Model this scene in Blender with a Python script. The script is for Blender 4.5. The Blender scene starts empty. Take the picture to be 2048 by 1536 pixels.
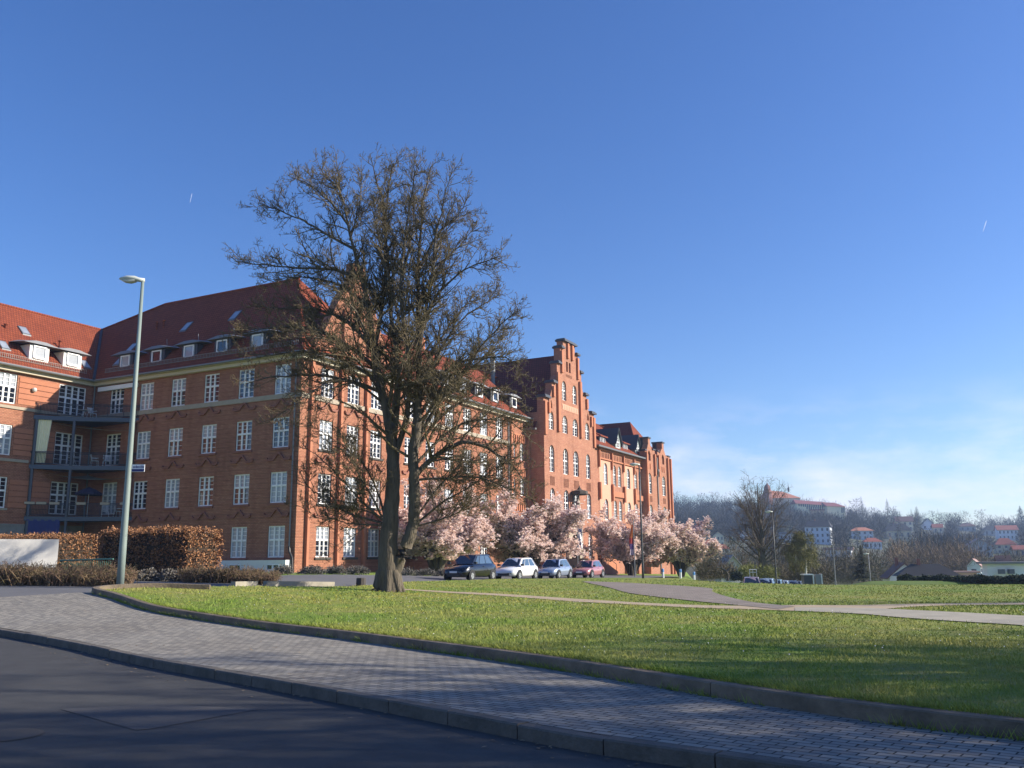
import bpy, bmesh, math, random
import numpy as np
from mathutils import Vector, Matrix
from mathutils.geometry import tessellate_polygon

SC = bpy.context.scene
COL = SC.collection
R = math.radians

# ------------------------------------------------------------------ camera
F_PX, PITCH, ROLL, EYE = 1780.0, R(11.12), R(-0.48), 1.6
cam_d = bpy.data.cameras.new('camera')
cam_d.sensor_width = 36.0
cam_d.lens = 36.0 * F_PX / 2048.0
cam_d.clip_end = 20000
cam = bpy.data.objects.new('camera', cam_d)
COL.objects.link(cam)
cam.matrix_world = Matrix.Translation((0, 0, EYE)) @ Matrix.Rotation(R(90) + PITCH, 4, 'X') @ Matrix.Rotation(ROLL, 4, 'Z')
SC.camera = cam

# ------------------------------------------------------------------ light
SUN_EL = R(25)
w = bpy.data.worlds.new('World'); SC.world = w
w.use_nodes = True
nt = w.node_tree; nt.nodes.clear()
out = nt.nodes.new('ShaderNodeOutputWorld'); bg = nt.nodes.new('ShaderNodeBackground')
sky = nt.nodes.new('ShaderNodeTexSky'); sky.sky_type = 'NISHITA'
sky.sun_disc = False; sky.sun_elevation = SUN_EL; sky.sun_rotation = R(90)
sky.altitude = 300; sky.air_density = 1.0; sky.dust_density = 0.6; sky.ozone_density = 4.0
bg.inputs['Strength'].default_value = 0.106
hs = nt.nodes.new('ShaderNodeHueSaturation'); hs.inputs['Saturation'].default_value = 1.20; hs.inputs['Hue'].default_value = .513
nt.links.new(sky.outputs[0], hs.inputs['Color'])
# thin cirrus low over the hill
tc = nt.nodes.new('ShaderNodeTexCoord'); mp = nt.nodes.new('ShaderNodeMapping'); mp.inputs['Scale'].default_value = (3, 3, 9)
nz = nt.nodes.new('ShaderNodeTexNoise'); nz.inputs['Scale'].default_value = 2.2; nz.inputs['Detail'].default_value = 6; nz.inputs['Roughness'].default_value = .6
nt.links.new(tc.outputs['Generated'], mp.inputs['Vector']); nt.links.new(mp.outputs[0], nz.inputs['Vector'])
sx = nt.nodes.new('ShaderNodeSeparateXYZ'); nt.links.new(tc.outputs['Generated'], sx.inputs[0])
r1 = nt.nodes.new('ShaderNodeMapRange'); r1.inputs[1].default_value = .18; r1.inputs[2].default_value = .06; nt.links.new(sx.outputs['Z'], r1.inputs[0])
r2 = nt.nodes.new('ShaderNodeMapRange'); r2.inputs[1].default_value = .42; r2.inputs[2].default_value = .72; nt.links.new(nz.outputs['Fac'], r2.inputs[0])
m1 = nt.nodes.new('ShaderNodeMath'); m1.operation = 'MULTIPLY'; nt.links.new(r1.outputs[0], m1.inputs[0]); nt.links.new(r2.outputs[0], m1.inputs[1])
m2 = nt.nodes.new('ShaderNodeMath'); m2.operation = 'MULTIPLY'; m2.inputs[1].default_value = .85; nt.links.new(m1.outputs[0], m2.inputs[0])
cx = nt.nodes.new('ShaderNodeMixRGB'); cx.inputs['Color2'].default_value = (7.0, 6.6, 7.6, 1)
nt.links.new(m2.outputs[0], cx.inputs['Fac']); nt.links.new(hs.outputs[0], cx.inputs['Color1'])
nt.links.new(cx.outputs[0], bg.inputs['Color']); nt.links.new(bg.outputs[0], out.inputs['Surface'])

sun_d = bpy.data.lights.new('sun', 'SUN'); sun_d.energy = 5.0; sun_d.angle = R(0.5); sun_d.color = (1.0, .91, .77)
sun = bpy.data.objects.new('sun', sun_d); COL.objects.link(sun)
SUN_DIR = Vector((math.cos(SUN_EL), 0.0, math.sin(SUN_EL)))          # towards the sun
sun.rotation_euler = SUN_DIR.to_track_quat('Z', 'Y').to_euler()
sun.location = SUN_DIR * 100

SC.view_settings.view_transform = 'Standard'; SC.view_settings.look = 'None'
SC.view_settings.gamma = 1.0; SC.view_settings.use_curve_mapping = False
SC.view_settings.exposure = 0.82
SC.render.engine = 'CYCLES'
SC.cycles.use_denoising = True
SC.cycles.max_bounces = 5; SC.cycles.diffuse_bounces = 3; SC.cycles.glossy_bounces = 2
SC.cycles.transparent_max_bounces = 4; SC.cycles.volume_bounces = 0
SC.cycles.caustics_reflective = False; SC.cycles.caustics_refractive = False

# ------------------------------------------------------------------ camera maths (photo pixels 2048 x 1536)
def ray(x, y):
    X, Y = x - 1024, y - 768
    c, s = math.cos(ROLL), math.sin(ROLL)
    a, b = c * X + s * Y, -s * X + c * Y
    return np.array([a / F_PX, math.cos(PITCH) + b / F_PX * math.sin(PITCH), math.sin(PITCH) - b / F_PX * math.cos(PITCH)])
def atY(x, y, Y):
    d = ray(x, y); t = Y / d[1]
    return np.array([d[0] * t, Y, d[2] * t + EYE])

TH = R(27.46)
UV = np.array([math.sin(TH), math.cos(TH)])          # along the long facade, away from the camera
VV = np.array([-math.cos(TH), math.sin(TH)])         # along the shaded facade, to the left
NN = -VV
CC = np.array([-18.11 * 64 / 75, 64.0])              # near corner of the brick block
class Frame:
    def __init__(s, O, sd, n): s.O, s.sd, s.n = np.array(O), np.array(sd), np.array(n)
    def P(s, a, off, z):
        p = s.O + s.sd * a + s.n * off
        return (p[0], p[1], z)
    def mat(s, a, off, z):                            # x along wall, y inward, z up
        y = Vector((-s.n[0], -s.n[1], 0)); zz = Vector((0, 0, 1)); x = y.cross(zz)
        m = Matrix((x, y, zz)).transposed().to_4x4()
        m.translation = s.P(a, off, z)
        return m
FL = Frame(CC, VV, -UV); FR = Frame(CC, UV, NN); FW = Frame(CC + VV * 22.65, UV, NN)

# ------------------------------------------------------------------ ground heights
def sstep(t): t = np.clip(t, 0, 1); return t * t * (3 - 2 * t)
def G(x, y):
    x = np.asarray(x, float); y = np.asarray(y, float)
    L = np.interp(x, [-60, -25, -15, -11, -7, -4.4, -2.5, 2, 10, 20, 60], [1.3, 1.15, 1.0, .92, .68, .5, .4, .28, .2, .15, 0]) - .15
    g = sstep((y - 15) / 16) * L
    e = x - .19 * y
    y0 = np.interp(e, [-3, 0, 3, 8], [62, 58, 52, 47])
    k = np.interp(e, [-14, -8, 0, 3.5, 10, 40], [0, .007, .011, .05, .06, .05])
    g = g - np.minimum(np.maximum(y - y0, 0) * k, 5.5)
    return g
def ghit(px, py, off=0.0, ymax=300):
    d = ray(px, py)
    lo, t = 3.0, 3.0
    while t < ymax:
        p = d * t / d[1]
        if p[2] + EYE <= float(G(p[0], p[1])) + off:
            a, b = t - .25, t
            for _ in range(24):
                m = (a + b) / 2; p = d * m / d[1]
                if p[2] + EYE <= float(G(p[0], p[1])) + off: b = m
                else: a = m
            p = d * b / d[1]
            return np.array([p[0], p[1], p[2] + EYE])
        t += .25
    p = d * ymax / d[1]
    return np.array([p[0], p[1], p[2] + EYE])
def onG(px, Y, off=0.0):
    x = atY(px, 1150, Y)[0]
    return np.array([x, Y, float(G(x, Y)) + off])

# ------------------------------------------------------------------ materials
def newmat(name):
    m = bpy.data.materials.new(name); m.use_nodes = True
    return m, m.node_tree, m.node_tree.nodes['Principled BSDF']
def mat(name, col, rough=.7, metal=0.0, var=.0, vscale=3.0, col2=None, coat=0.0, island=0.0, spec=None, bump=0.0, bscale=30, coord='Object', stretch=None):
    m, t, b = newmat(name)
    b.inputs['Roughness'].default_value = rough; b.inputs['Metallic'].default_value = metal
    if spec is not None: b.inputs['Specular IOR Level'].default_value = spec
    if coat: b.inputs['Coat Weight'].default_value = coat; b.inputs['Coat Roughness'].default_value = .05
    col = tuple(col) + (1,)
    c2 = tuple(col2) + (1,) if col2 else tuple(c * .6 for c in col[:3]) + (1,)
    src = None
    tcn = t.nodes.new('ShaderNodeTexCoord')
    vec = tcn.outputs[coord]
    if stretch:
        mpn = t.nodes.new('ShaderNodeMapping'); mpn.inputs['Scale'].default_value = stretch
        t.links.new(vec, mpn.inputs[0]); vec = mpn.outputs[0]
    if var:
        n = t.nodes.new('ShaderNodeTexNoise'); n.inputs['Scale'].default_value = vscale; n.inputs['Detail'].default_value = 10; n.inputs['Roughness'].default_value = .7
        t.links.new(vec, n.inputs['Vector'])
        rr = t.nodes.new('ShaderNodeMapRange'); rr.inputs[1].default_value = .3; rr.inputs[2].default_value = .7; rr.inputs[4].default_value = var
        t.links.new(n.outputs['Fac'], rr.inputs[0])
        mx = t.nodes.new('ShaderNodeMixRGB'); mx.inputs['Color1'].default_value = col; mx.inputs['Color2'].default_value = c2
        t.links.new(rr.outputs[0], mx.inputs['Fac']); src = mx.outputs[0]
    if island:
        g = t.nodes.new('ShaderNodeNewGeometry')
        mx = t.nodes.new('ShaderNodeMixRGB'); mx.inputs['Color2'].default_value = c2
        if src: t.links.new(src, mx.inputs['Color1'])
        else: mx.inputs['Color1'].default_value = col
        mm = t.nodes.new('ShaderNodeMath'); mm.operation = 'MULTIPLY'; mm.inputs[1].default_value = island
        t.links.new(g.outputs['Random Per Island'], mm.inputs[0]); t.links.new(mm.outputs[0], mx.inputs['Fac']); src = mx.outputs[0]
    if src: t.links.new(src, b.inputs['Base Color'])
    else: b.inputs['Base Color'].default_value = col
    if bump:
        n = t.nodes.new('ShaderNodeTexNoise'); n.inputs['Scale'].default_value = bscale; n.inputs['Detail'].default_value = 6
        t.links.new(vec, n.inputs['Vector'])
        bn = t.nodes.new('ShaderNodeBump'); bn.inputs['Strength'].default_value = bump; bn.inputs['Distance'].default_value = .06 if bump >= 1 else .03
        t.links.new(n.outputs['Fac'], bn.inputs['Height']); t.links.new(bn.outputs[0], b.inputs['Normal'])
    return m
def brickmat(name, c1, c2, mortar, bw, bh, ms=.012, rough=.85, off=.5, bump=.3, var=.35, dark=.6, freq=2, band=0):
    """courses laid out on the UV map, whose unit is one metre"""
    m, t, b = newmat(name); b.inputs['Roughness'].default_value = rough; b.inputs['Specular IOR Level'].default_value = .08
    uv = t.nodes.new('ShaderNodeUVMap')
    br = t.nodes.new('ShaderNodeTexBrick'); br.inputs['Scale'].default_value = 1.0
    br.inputs['Brick Width'].default_value = bw; br.inputs['Row Height'].default_value = bh
    br.inputs['Mortar Size'].default_value = ms; br.inputs['Mortar Smooth'].default_value = .2; br.offset = off; br.offset_frequency = freq
    br.inputs['Color1'].default_value = c1 + (1,); br.inputs['Color2'].default_value = c2 + (1,); br.inputs['Mortar'].default_value = mortar + (1,)
    t.links.new(uv.outputs[0], br.inputs['Vector'])
    n = t.nodes.new('ShaderNodeTexNoise'); n.inputs['Scale'].default_value = .45; n.inputs['Detail'].default_value = 8; n.inputs['Roughness'].default_value = .7
    t.links.new(uv.outputs[0], n.inputs['Vector'])
    rr = t.nodes.new('ShaderNodeMapRange'); rr.inputs[1].default_value = .35; rr.inputs[2].default_value = .75; rr.inputs[4].default_value = var
    t.links.new(n.outputs['Fac'], rr.inputs[0])
    mx = t.nodes.new('ShaderNodeMixRGB'); mx.blend_type = 'MULTIPLY'; mx.inputs['Color2'].default_value = (dark, dark * .95, dark * .93, 1)
    t.links.new(br.outputs['Color'], mx.inputs['Color1']); t.links.new(rr.outputs[0], mx.inputs['Fac'])
    fin = mx.outputs[0]
    if band:
        b2 = t.nodes.new('ShaderNodeTexBrick'); b2.inputs['Scale'].default_value = 1.0; b2.inputs['Brick Width'].default_value = 400; b2.inputs['Row Height'].default_value = band; b2.inputs['Mortar Size'].default_value = band * .10; b2.inputs['Mortar Smooth'].default_value = .6
        for k_, v_ in (('Color1', 1.0), ('Color2', .86), ('Mortar', .55)): b2.inputs[k_].default_value = (v_, v_, v_, 1)
        t.links.new(uv.outputs[0], b2.inputs['Vector']); m5 = t.nodes.new('ShaderNodeMixRGB'); m5.blend_type = 'MULTIPLY'; m5.inputs[0].default_value = .55
        t.links.new(fin, m5.inputs['Color1']); t.links.new(b2.outputs['Color'], m5.inputs['Color2']); fin = m5.outputs[0]
        # soot and rain streaks
        mp5 = t.nodes.new('ShaderNodeMapping'); mp5.inputs['Scale'].default_value = (1.3, .16, 1); t.links.new(uv.outputs[0], mp5.inputs[0]); n5 = t.nodes.new('ShaderNodeTexNoise'); n5.inputs['Scale'].default_value = 1.0; n5.inputs['Detail'].default_value = 6; t.links.new(mp5.outputs[0], n5.inputs['Vector'])
        r5 = t.nodes.new('ShaderNodeMapRange'); r5.inputs[1].default_value = .5; r5.inputs[2].default_value = .75; r5.inputs[4].default_value = .6; t.links.new(n5.outputs['Fac'], r5.inputs[0])
        m6 = t.nodes.new('ShaderNodeMixRGB'); m6.blend_type = 'MULTIPLY'; m6.inputs['Color2'].default_value = (.62, .58, .58, 1); t.links.new(r5.outputs[0], m6.inputs[0]); t.links.new(fin, m6.inputs['Color1']); fin = m6.outputs[0]
    t.links.new(fin, b.inputs['Base Color'])
    if bump:
        bn = t.nodes.new('ShaderNodeBump'); bn.inputs['Strength'].default_value = bump; bn.inputs['Distance'].default_value = .02; bn.invert = True
        t.links.new(br.outputs['Fac'], bn.inputs['Height']); t.links.new(bn.outputs[0], b.inputs['Normal'])
    return m
M = {}
M['brick'] = brickmat('brick', (.48, .22, .135), (.38, .155, .095), (.22, .12, .085), .26, .11, .016, var=.5, band=.36)
M['brick_plain'] = mat('brick_plain', (.46, .20, .12), .85, var=.6, vscale=1.2, col2=(.35, .135, .08), spec=.1)
M['brick_dark'] = mat('brick_dark', (.27, .105, .07), .8, var=.5, vscale=4)
M['brick_tower'] = brickmat('brick_tower', (.51, .26, .17), (.43, .195, .13), (.24, .12, .09), .26, .10, .012, var=.5, dark=.62, band=.2)
M['plaster_pink'] = mat('plaster_pink', (.60, .32, .22), .9, var=.3, vscale=1.5, col2=(.5, .25, .17))
M['tile'] = brickmat('tile', (.29, .080, .040), (.22, .060, .033), (.10, .027, .02), .24, .34, .03, rough=.75, var=.5, dark=.6)
M['tile_shaded'] = brickmat('tile_shaded', (.19, .045, .04), (.15, .036, .033), (.06, .018, .018), .24, .36, .035, rough=.6, var=.4, dark=.65)  # darker copy of the tile, shade of left-facing slopes put into its colour
M['stone'] = mat('stone', (.40, .34, .26), .85, var=.6, vscale=3, col2=(.25, .21, .16))
M['stone_grey'] = mat('stone_grey', (.28, .27, .25), .9, var=.7, vscale=2.5, col2=(.15, .14, .13))
M['stone_dark'] = mat('stone_dark', (.075, .065, .055), .9, var=.6, vscale=3)
M['cream'] = mat('cream', (.56, .50, .38), .8, var=.4, vscale=2, col2=(.42, .36, .27))
M['white'] = mat('white', (.80, .80, .80), .45)
M['white_wall'] = mat('white_wall', (.78, .77, .74), .8, var=.25, vscale=2, col2=(.62, .6, .56))
M['slate'] = mat('slate', (.045, .05, .065), .5, var=.5, vscale=5)
M['zinc'] = mat('zinc', (.20, .21, .225), .6, metal=.15, var=.3, vscale=4)
M['gutter'] = mat('gutter', (.13, .14, .15), .5, metal=.4)
M['steel_blue'] = mat('steel_blue', (.07, .085, .115), .45, metal=.5)
M['rail'] = mat('rail', (.035, .04, .05), .5, metal=.4)
M['glass'] = mat('glass', (.012, .016, .028), .04, spec=.9)
M['glass_net'] = mat('glass_net', (.34, .38, .43), .35, var=.8, vscale=1.6, col2=(.16, .18, .22), coat=1.0)
M['glass_warm'] = mat('glass_warm', (.06, .05, .05), .05, spec=.9)
M['dark'] = mat('dark', (.012, .012, .014), .7)
M['bark'] = mat('bark', (.17, .14, .10), .95, var=1.0, vscale=3.0, col2=(.05, .042, .034), bump=1.0, bscale=6, stretch=(3.2, 3.2, .55))
M['twig'] = mat('twig', (.110, .082, .060), .95, var=.75, vscale=1.0, col2=(.150, .122, .050), island=.4)
M['twig_grey'] = mat('twig_grey', (.105, .085, .07), .95, var=.5, vscale=.5, col2=(.06, .05, .045))
M['petal'] = mat('petal', (.92, .82, .74), .7, island=.6, col2=(.82, .58, .56))
_t = M['petal'].node_tree; _b = _t.nodes['Principled BSDF']; _tr = _t.nodes.new('ShaderNodeBsdfTranslucent'); _mx = _t.nodes.new('ShaderNodeMixShader'); _mx.inputs[0].default_value = .45
_tr.inputs['Color'].default_value = (.92, .76, .70, 1); _t.links.new(_b.outputs[0], _mx.inputs[1]); _t.links.new(_tr.outputs[0], _mx.inputs[2]); _t.links.new(_mx.outputs[0], [n for n in _t.nodes if n.type == 'OUTPUT_MATERIAL'][0].inputs['Surface'])
M['beech_leaf'] = mat('beech_leaf', (.40, .19, .075), .7, island=.9, col2=(.16, .065, .028))
M['hedge_core'] = mat('hedge_core', (.04, .025, .015), .95)
M['heather'] = mat('heather', (.21, .125, .085), .9, island=.8, col2=(.12, .11, .04))
M['lavender'] = mat('lavender', (.17, .155, .14), .9, island=.7, col2=(.09, .08, .06))
M['asphalt'] = mat('asphalt', (.060, .060, .059), .85, var=.8, vscale=2.2, col2=(.030, .030, .031), bump=.35, bscale=120)
M['asphalt_side'] = mat('asphalt_side', (.13, .13, .135), .9, var=.6, vscale=.7, col2=(.085, .085, .09))
M['kerb'] = mat('kerb', (.15, .13, .11), .9, var=.9, vscale=2.5, col2=(.06, .055, .045), bump=.5, bscale=25)
M['edging'] = mat('edging', (.25, .19, .13), .92, var=1.0, vscale=1.6, col2=(.075, .062, .045), bump=.6, bscale=18)
M['concrete'] = mat('concrete', (.62, .60, .56), .85, var=.5, vscale=1.5, col2=(.45, .44, .42), stretch=(1, 1, .25))
M['concrete_old'] = mat('concrete_old', (.40, .36, .28), .9, var=.8, vscale=1.5, col2=(.20, .19, .15))
M['sand'] = mat('sand', (.42, .33, .22), .95, var=.6, vscale=2, col2=(.28, .21, .13))
M['lamp_pole'] = mat('lamp_pole', (.22, .27, .25), .6, var=.6, vscale=1.6, col2=(.15, .20, .19), stretch=(2, 2, .35))
M['lamp_head'] = mat('lamp_head', (.52, .55, .50), .5)
M['lamp_glass'] = mat('lamp_glass', (.60, .62, .60), .2, coat=.6)
M['dark_pole'] = mat('dark_pole', (.035, .04, .045), .5)
M['green_paint'] = mat('green_paint', (.06, .16, .12), .5)
M['plastic_white'] = mat('plastic_white', (.75, .75, .76), .4)
M['cloth_cream'] = mat('cloth_cream', (.86, .79, .56), .9)
M['cloth_grey'] = mat('cloth_grey', (.36, .36, .34), .9)
M['cloth_navy'] = mat('cloth_navy', (.018, .022, .06), .9)
M['cloth_blue'] = mat('cloth_blue', (.03, .04, .16), .8)
M['cloth_white'] = mat('cloth_white', (.82, .82, .84), .8)
M['flower_box'] = mat('flower_box', (.40, .33, .25), .8)
M['tyre'] = mat('tyre', (.015, .015, .016), .8)
M['rim'] = mat('rim', (.55, .55, .57), .3, metal=.8)
M['headlight'] = mat('headlight', (.62, .65, .70), .08, coat=1.0)
M['black_plastic'] = mat('black_plastic', (.014, .014, .016), .5)
M['soil'] = mat('soil', (.12, .085, .06), .95, var=.6, vscale=3)
def grassmat(name, a, b_, c, sc=.35, island=.0):
    m, t, b = newmat(name); b.inputs['Roughness'].default_value = .9; b.inputs['Specular IOR Level'].default_value = .15
    tcn = t.nodes.new('ShaderNodeNewGeometry')
    def noise(scale, lo, hi, det=6):
        n = t.nodes.new('ShaderNodeTexNoise'); n.inputs['Scale'].default_value = scale; n.inputs['Detail'].default_value = det; n.inputs['Roughness'].default_value = .7
        t.links.new(tcn.outputs['Position'], n.inputs['Vector'])
        r = t.nodes.new('ShaderNodeMapRange'); r.inputs[1].default_value = lo; r.inputs[2].default_value = hi; t.links.new(n.outputs['Fac'], r.inputs[0]); return r.outputs[0]
    x1 = t.nodes.new('ShaderNodeMixRGB'); x1.inputs['Color1'].default_value = a + (1,); x1.inputs['Color2'].default_value = b_ + (1,)
    t.links.new(noise(sc, .38, .62), x1.inputs['Fac'])
    x2 = t.nodes.new('ShaderNodeMixRGB'); x2.inputs['Color2'].default_value = c + (1,)
    t.links.new(x1.outputs[0], x2.inputs['Color1']); t.links.new(noise(sc * 7, .52, .8), x2.inputs['Fac'])
    src = x2.outputs[0]
    if island:
        x3 = t.nodes.new('ShaderNodeMixRGB'); x3.blend_type = 'MULTIPLY'; x3.inputs['Color2'].default_value = (.45, .5, .35, 1)
        mm = t.nodes.new('ShaderNodeMath'); mm.operation = 'MULTIPLY'; mm.inputs[1].default_value = island
        t.links.new(tcn.outputs['Random Per Island'], mm.inputs[0]); t.links.new(mm.outputs[0], x3.inputs['Fac']); t.links.new(src, x3.inputs['Color1']); src = x3.outputs[0]
    t.links.new(src, b.inputs['Base Color'])
    return m
M['lawn'] = grassmat('lawn', (.14, .21, .035), (.23, .24, .06), (.30, .24, .11), .22)
M['blade'] = grassmat('blade', (.205, .31, .05), (.38, .37, .10), (.47, .38, .16), .22, island=.45)
M['meadow'] = grassmat('meadow', (.15, .24, .04), (.19, .26, .055), (.24, .22, .09), .2)

def pavemat():
    m = brickmat('paving_blocks', (.37, .345, .295), (.235, .225, .205), (.055, .052, .046), .21, .105, .008, rough=.85, bump=.5, var=.6, dark=.6)
    return m
M['paving'] = pavemat()
M['paving_square'] = brickmat('paving_square', (.31, .27, .235), (.24, .21, .185), (.12, .105, .09), .3, .3, .01, rough=.9, bump=.3, var=.5, dark=.65)

# ------------------------------------------------------------------ objects
WM = {}
def wm(o):
    return WM.get(o.name, Matrix.Identity(4))
def put(o, parent=None, m=None):
    m = m or Matrix.Identity(4)
    COL.objects.link(o)
    WM[o.name] = m
    if parent is not None:
        o.parent = parent; o.matrix_parent_inverse = Matrix.Identity(4)
        o.matrix_basis = wm(parent).inverted() @ m
    else:
        o.matrix_basis = m
    return o
def tag(o, label=None, cat=None, group=None, kind=None):
    if label: o['label'] = label
    if cat: o['category'] = cat
    if group: o['group'] = group
    if kind: o['kind'] = kind
    return o
def thing(name, loc, label, cat, group=None, rz=0.0):
    o = bpy.data.objects.new(name, None); o.empty_display_size = .3
    put(o, None, Matrix.Translation(loc) @ Matrix.Rotation(rz, 4, 'Z'))
    return tag(o, label, cat, group)
def np_mesh(name, V, F, mats, uv=None, mi=None, smooth=False):
    """V (n,3); F list of index arrays, each (k,3) or (k,4)"""
    me = bpy.data.meshes.new(name)
    V = np.asarray(V, np.float32)
    me.vertices.add(len(V)); me.vertices.foreach_set('co', V.ravel())
    F = [np.asarray(f, np.int32) for f in F if len(f)]
    loops = np.concatenate([f.ravel() for f in F]); tot = np.concatenate([np.full(len(f), f.shape[1], np.int32) for f in F])
    me.loops.add(len(loops)); me.loops.foreach_set('vertex_index', loops)
    me.polygons.add(len(tot))
    st = np.zeros(len(tot), np.int32); st[1:] = np.cumsum(tot)[:-1]
    me.polygons.foreach_set('loop_start', st)
    if smooth: me.polygons.foreach_set('use_smooth', np.ones(len(tot), bool))
    if mi is not None: me.polygons.foreach_set('material_index', np.asarray(mi, np.int32))
    if uv is not None:
        l = me.uv_layers.new(name='UVMap'); l.data.foreach_set('uv', np.asarray(uv, np.float32).ravel())
    for x in (mats if isinstance(mats, (list, tuple)) else [mats]): me.materials.append(x)
    me.update(); me.validate()
    return me
class MB:
    """collects faces, then becomes one mesh object"""
    def __init__(s): s.v, s.f, s.uv, s.m = [], [], [], []
    def face(s, pts, uv=None, mi=0):
        k = len(s.v); s.v += [tuple(p) for p in pts]; s.f.append(tuple(range(k, k + len(pts)))); s.m.append(mi)
        if uv is None:
            a = Vector(pts[0]); e = (Vector(pts[1]) - a)
            nrm = e.cross(Vector(pts[2]) - a)
            if nrm.length < 1e-9: uv = [(0, 0)] * len(pts)
            else:
                nrm.normalize()
                if abs(nrm.z) < .9: ax = Vector((0, 0, 1)).cross(nrm).normalized(); ay = nrm.cross(ax)
                else: ax = Vector((1, 0, 0)); ay = Vector((0, 1, 0))
                uv = [(Vector(p).dot(ax), Vector(p).dot(ay)) for p in pts]
        s.uv += list(uv)
    def hexa(s, P, mi=0):                     # 8 points: bottom 4, top 4
        for q in ((0, 3, 2, 1), (4, 5, 6, 7), (0, 1, 5, 4), (1, 2, 6, 5), (2, 3, 7, 6), (3, 0, 4, 7)): s.face([P[i] for i in q], mi=mi)
    def box(s, x0, x1, y0, y1, z0, z1, mi=0, T=None):
        P = [(x0, y0, z0), (x1, y0, z0), (x1, y1, z0), (x0, y1, z0), (x0, y0, z1), (x1, y0, z1), (x1, y1, z1), (x0, y1, z1)]
        if T: P = [T(*p) for p in P]
        s.hexa(P, mi)
    def fbox(s, Fm, a0, a1, o0, o1, z0, z1, mi=0):
        s.box(a0, a1, o0, o1, z0, z1, mi, T=Fm.P)
    def tube(s, pts, rad, n=8, mi=0, cap=True):
        pts = [Vector(p) for p in pts]; rad = rad if hasattr(rad, '__len__') else [rad] * len(pts)
        rings = []; ref = Vector((.31, .95, .05))
        for i, p in enumerate(pts):
            d = (pts[min(i + 1, len(pts) - 1)] - pts[max(i - 1, 0)]).normalized()
            if abs(d.dot(ref)) > .95: ref = Vector((0, .1, 1))
            a = d.cross(ref).normalized(); b = d.cross(a)
            rings.append([p + (a * math.cos(2 * math.pi * k / n) + b * math.sin(2 * math.pi * k / n)) * rad[i] for k in range(n)])
        for i in range(len(rings) - 1):
            for k in range(n):
                s.face([rings[i][k], rings[i][(k + 1) % n], rings[i + 1][(k + 1) % n], rings[i + 1][k]], mi=mi)
        if cap: s.face(rings[0][::-1], mi=mi); s.face(rings[-1], mi=mi)
    def lathe(s, c, prof, n=12, mi=0):        # prof [(r,z)]
        for i in range(len(prof) - 1):
            for k in range(n):
                a, b = 2 * math.pi * k / n, 2 * math.pi * (k + 1) / n
                (r0, z0), (r1_, z1) = prof[i], prof[i + 1]
                s.face([(c[0] + r0 * math.cos(a), c[1] + r0 * math.sin(a), c[2] + z0), (c[0] + r0 * math.cos(b), c[1] + r0 * math.sin(b), c[2] + z0),
                        (c[0] + r1_ * math.cos(b), c[1] + r1_ * math.sin(b), c[2] + z1), (c[0] + r1_ * math.cos(a), c[1] + r1_ * math.sin(a), c[2] + z1)], mi=mi)
    def panel(s, Fm, outline, holes=(), off=0.0, reveal=.2, thick=0.0, backs=(), mi=0):
        """flat wall with openings; holes = lists of (s,z); backs = indices of holes closed at the reveal's depth"""
        loops = [outline] + list(holes)
        tri = tessellate_polygon([[Vector((a, z, 0)) for a, z in l] for l in loops])
        flat = [p for l in loops for p in l]
        for t in tri: s.face([Fm.P(flat[i][0], off, flat[i][1]) for i in t], [(flat[i][0], flat[i][1]) for i in t], mi)
        for hi, h in enumerate(holes):
            for i in range(len(h)):
                a, b = h[i], h[(i + 1) % len(h)]
                s.face([Fm.P(a[0], off, a[1]), Fm.P(b[0], off, b[1]), Fm.P(b[0], off - reveal, b[1]), Fm.P(a[0], off - reveal, a[1])],
                       [(a[0], a[1]), (b[0], b[1]), (b[0] + reveal, b[1]), (a[0] + reveal, a[1])], mi)
            if hi in backs: s.face([Fm.P(a, off - reveal, z) for a, z in h], h, mi)
        if thick:
            for i in range(len(outline)):
                a, b = outline[i], outline[(i + 1) % len(outline)]
                s.face([Fm.P(a[0], off, a[1]), Fm.P(b[0], off, b[1]), Fm.P(b[0], off - thick, b[1]), Fm.P(a[0], off - thick, a[1])],
                       [(a[0], a[1]), (b[0], b[1]), (b[0] + thick, b[1]), (a[0] + thick, a[1])], mi)
            for t in tri: s.face([Fm.P(flat[i][0], off - thick, flat[i][1]) for i in t][::-1], [(flat[i][0], flat[i][1]) for i in t][::-1], mi)
    def mesh(s, name, mats, smooth=False):
        me = bpy.data.meshes.new(name); me.from_pydata(s.v, [], s.f)
        for x in (mats if isinstance(mats, (list, tuple)) else [mats]): me.materials.append(x)
        me.polygons.foreach_set('material_index', s.m)
        if smooth: me.polygons.foreach_set('use_smooth', [True] * len(s.f))
        l = me.uv_layers.new(name='UVMap'); l.data.foreach_set('uv', [c for p in s.uv for c in p])
        me.update(); return me
    def build(s, name, mats, parent=None, m=None, smooth=False, weld=False):
        me = s.mesh(name, mats, smooth)
        if weld or smooth:
            bm = bmesh.new(); bm.from_mesh(me); bmesh.ops.remove_doubles(bm, verts=bm.verts, dist=.0005); bm.to_mesh(me); bm.free()
        inv = (m.inverted() if m else None)
        o = bpy.data.objects.new(name, me)
        if parent is not None and m is None:             # world-space geometry: keep the origin at the parent
            pm = wm(parent); me.transform(pm.inverted()); return put(o, parent, pm.copy())
        return put(o, parent, m)
class Pieces:
    """boxes that each become a part of their own"""
    def __init__(s, name, m, parent): s.a = (name, m, parent)
    def fbox(s, *k):
        mb = MB(); mb.fbox(*k); return mb.build(*s.a)
def rect(a0, a1, z0, z1): return [(a0, z0), (a1, z0), (a1, z1), (a0, z1)]
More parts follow.
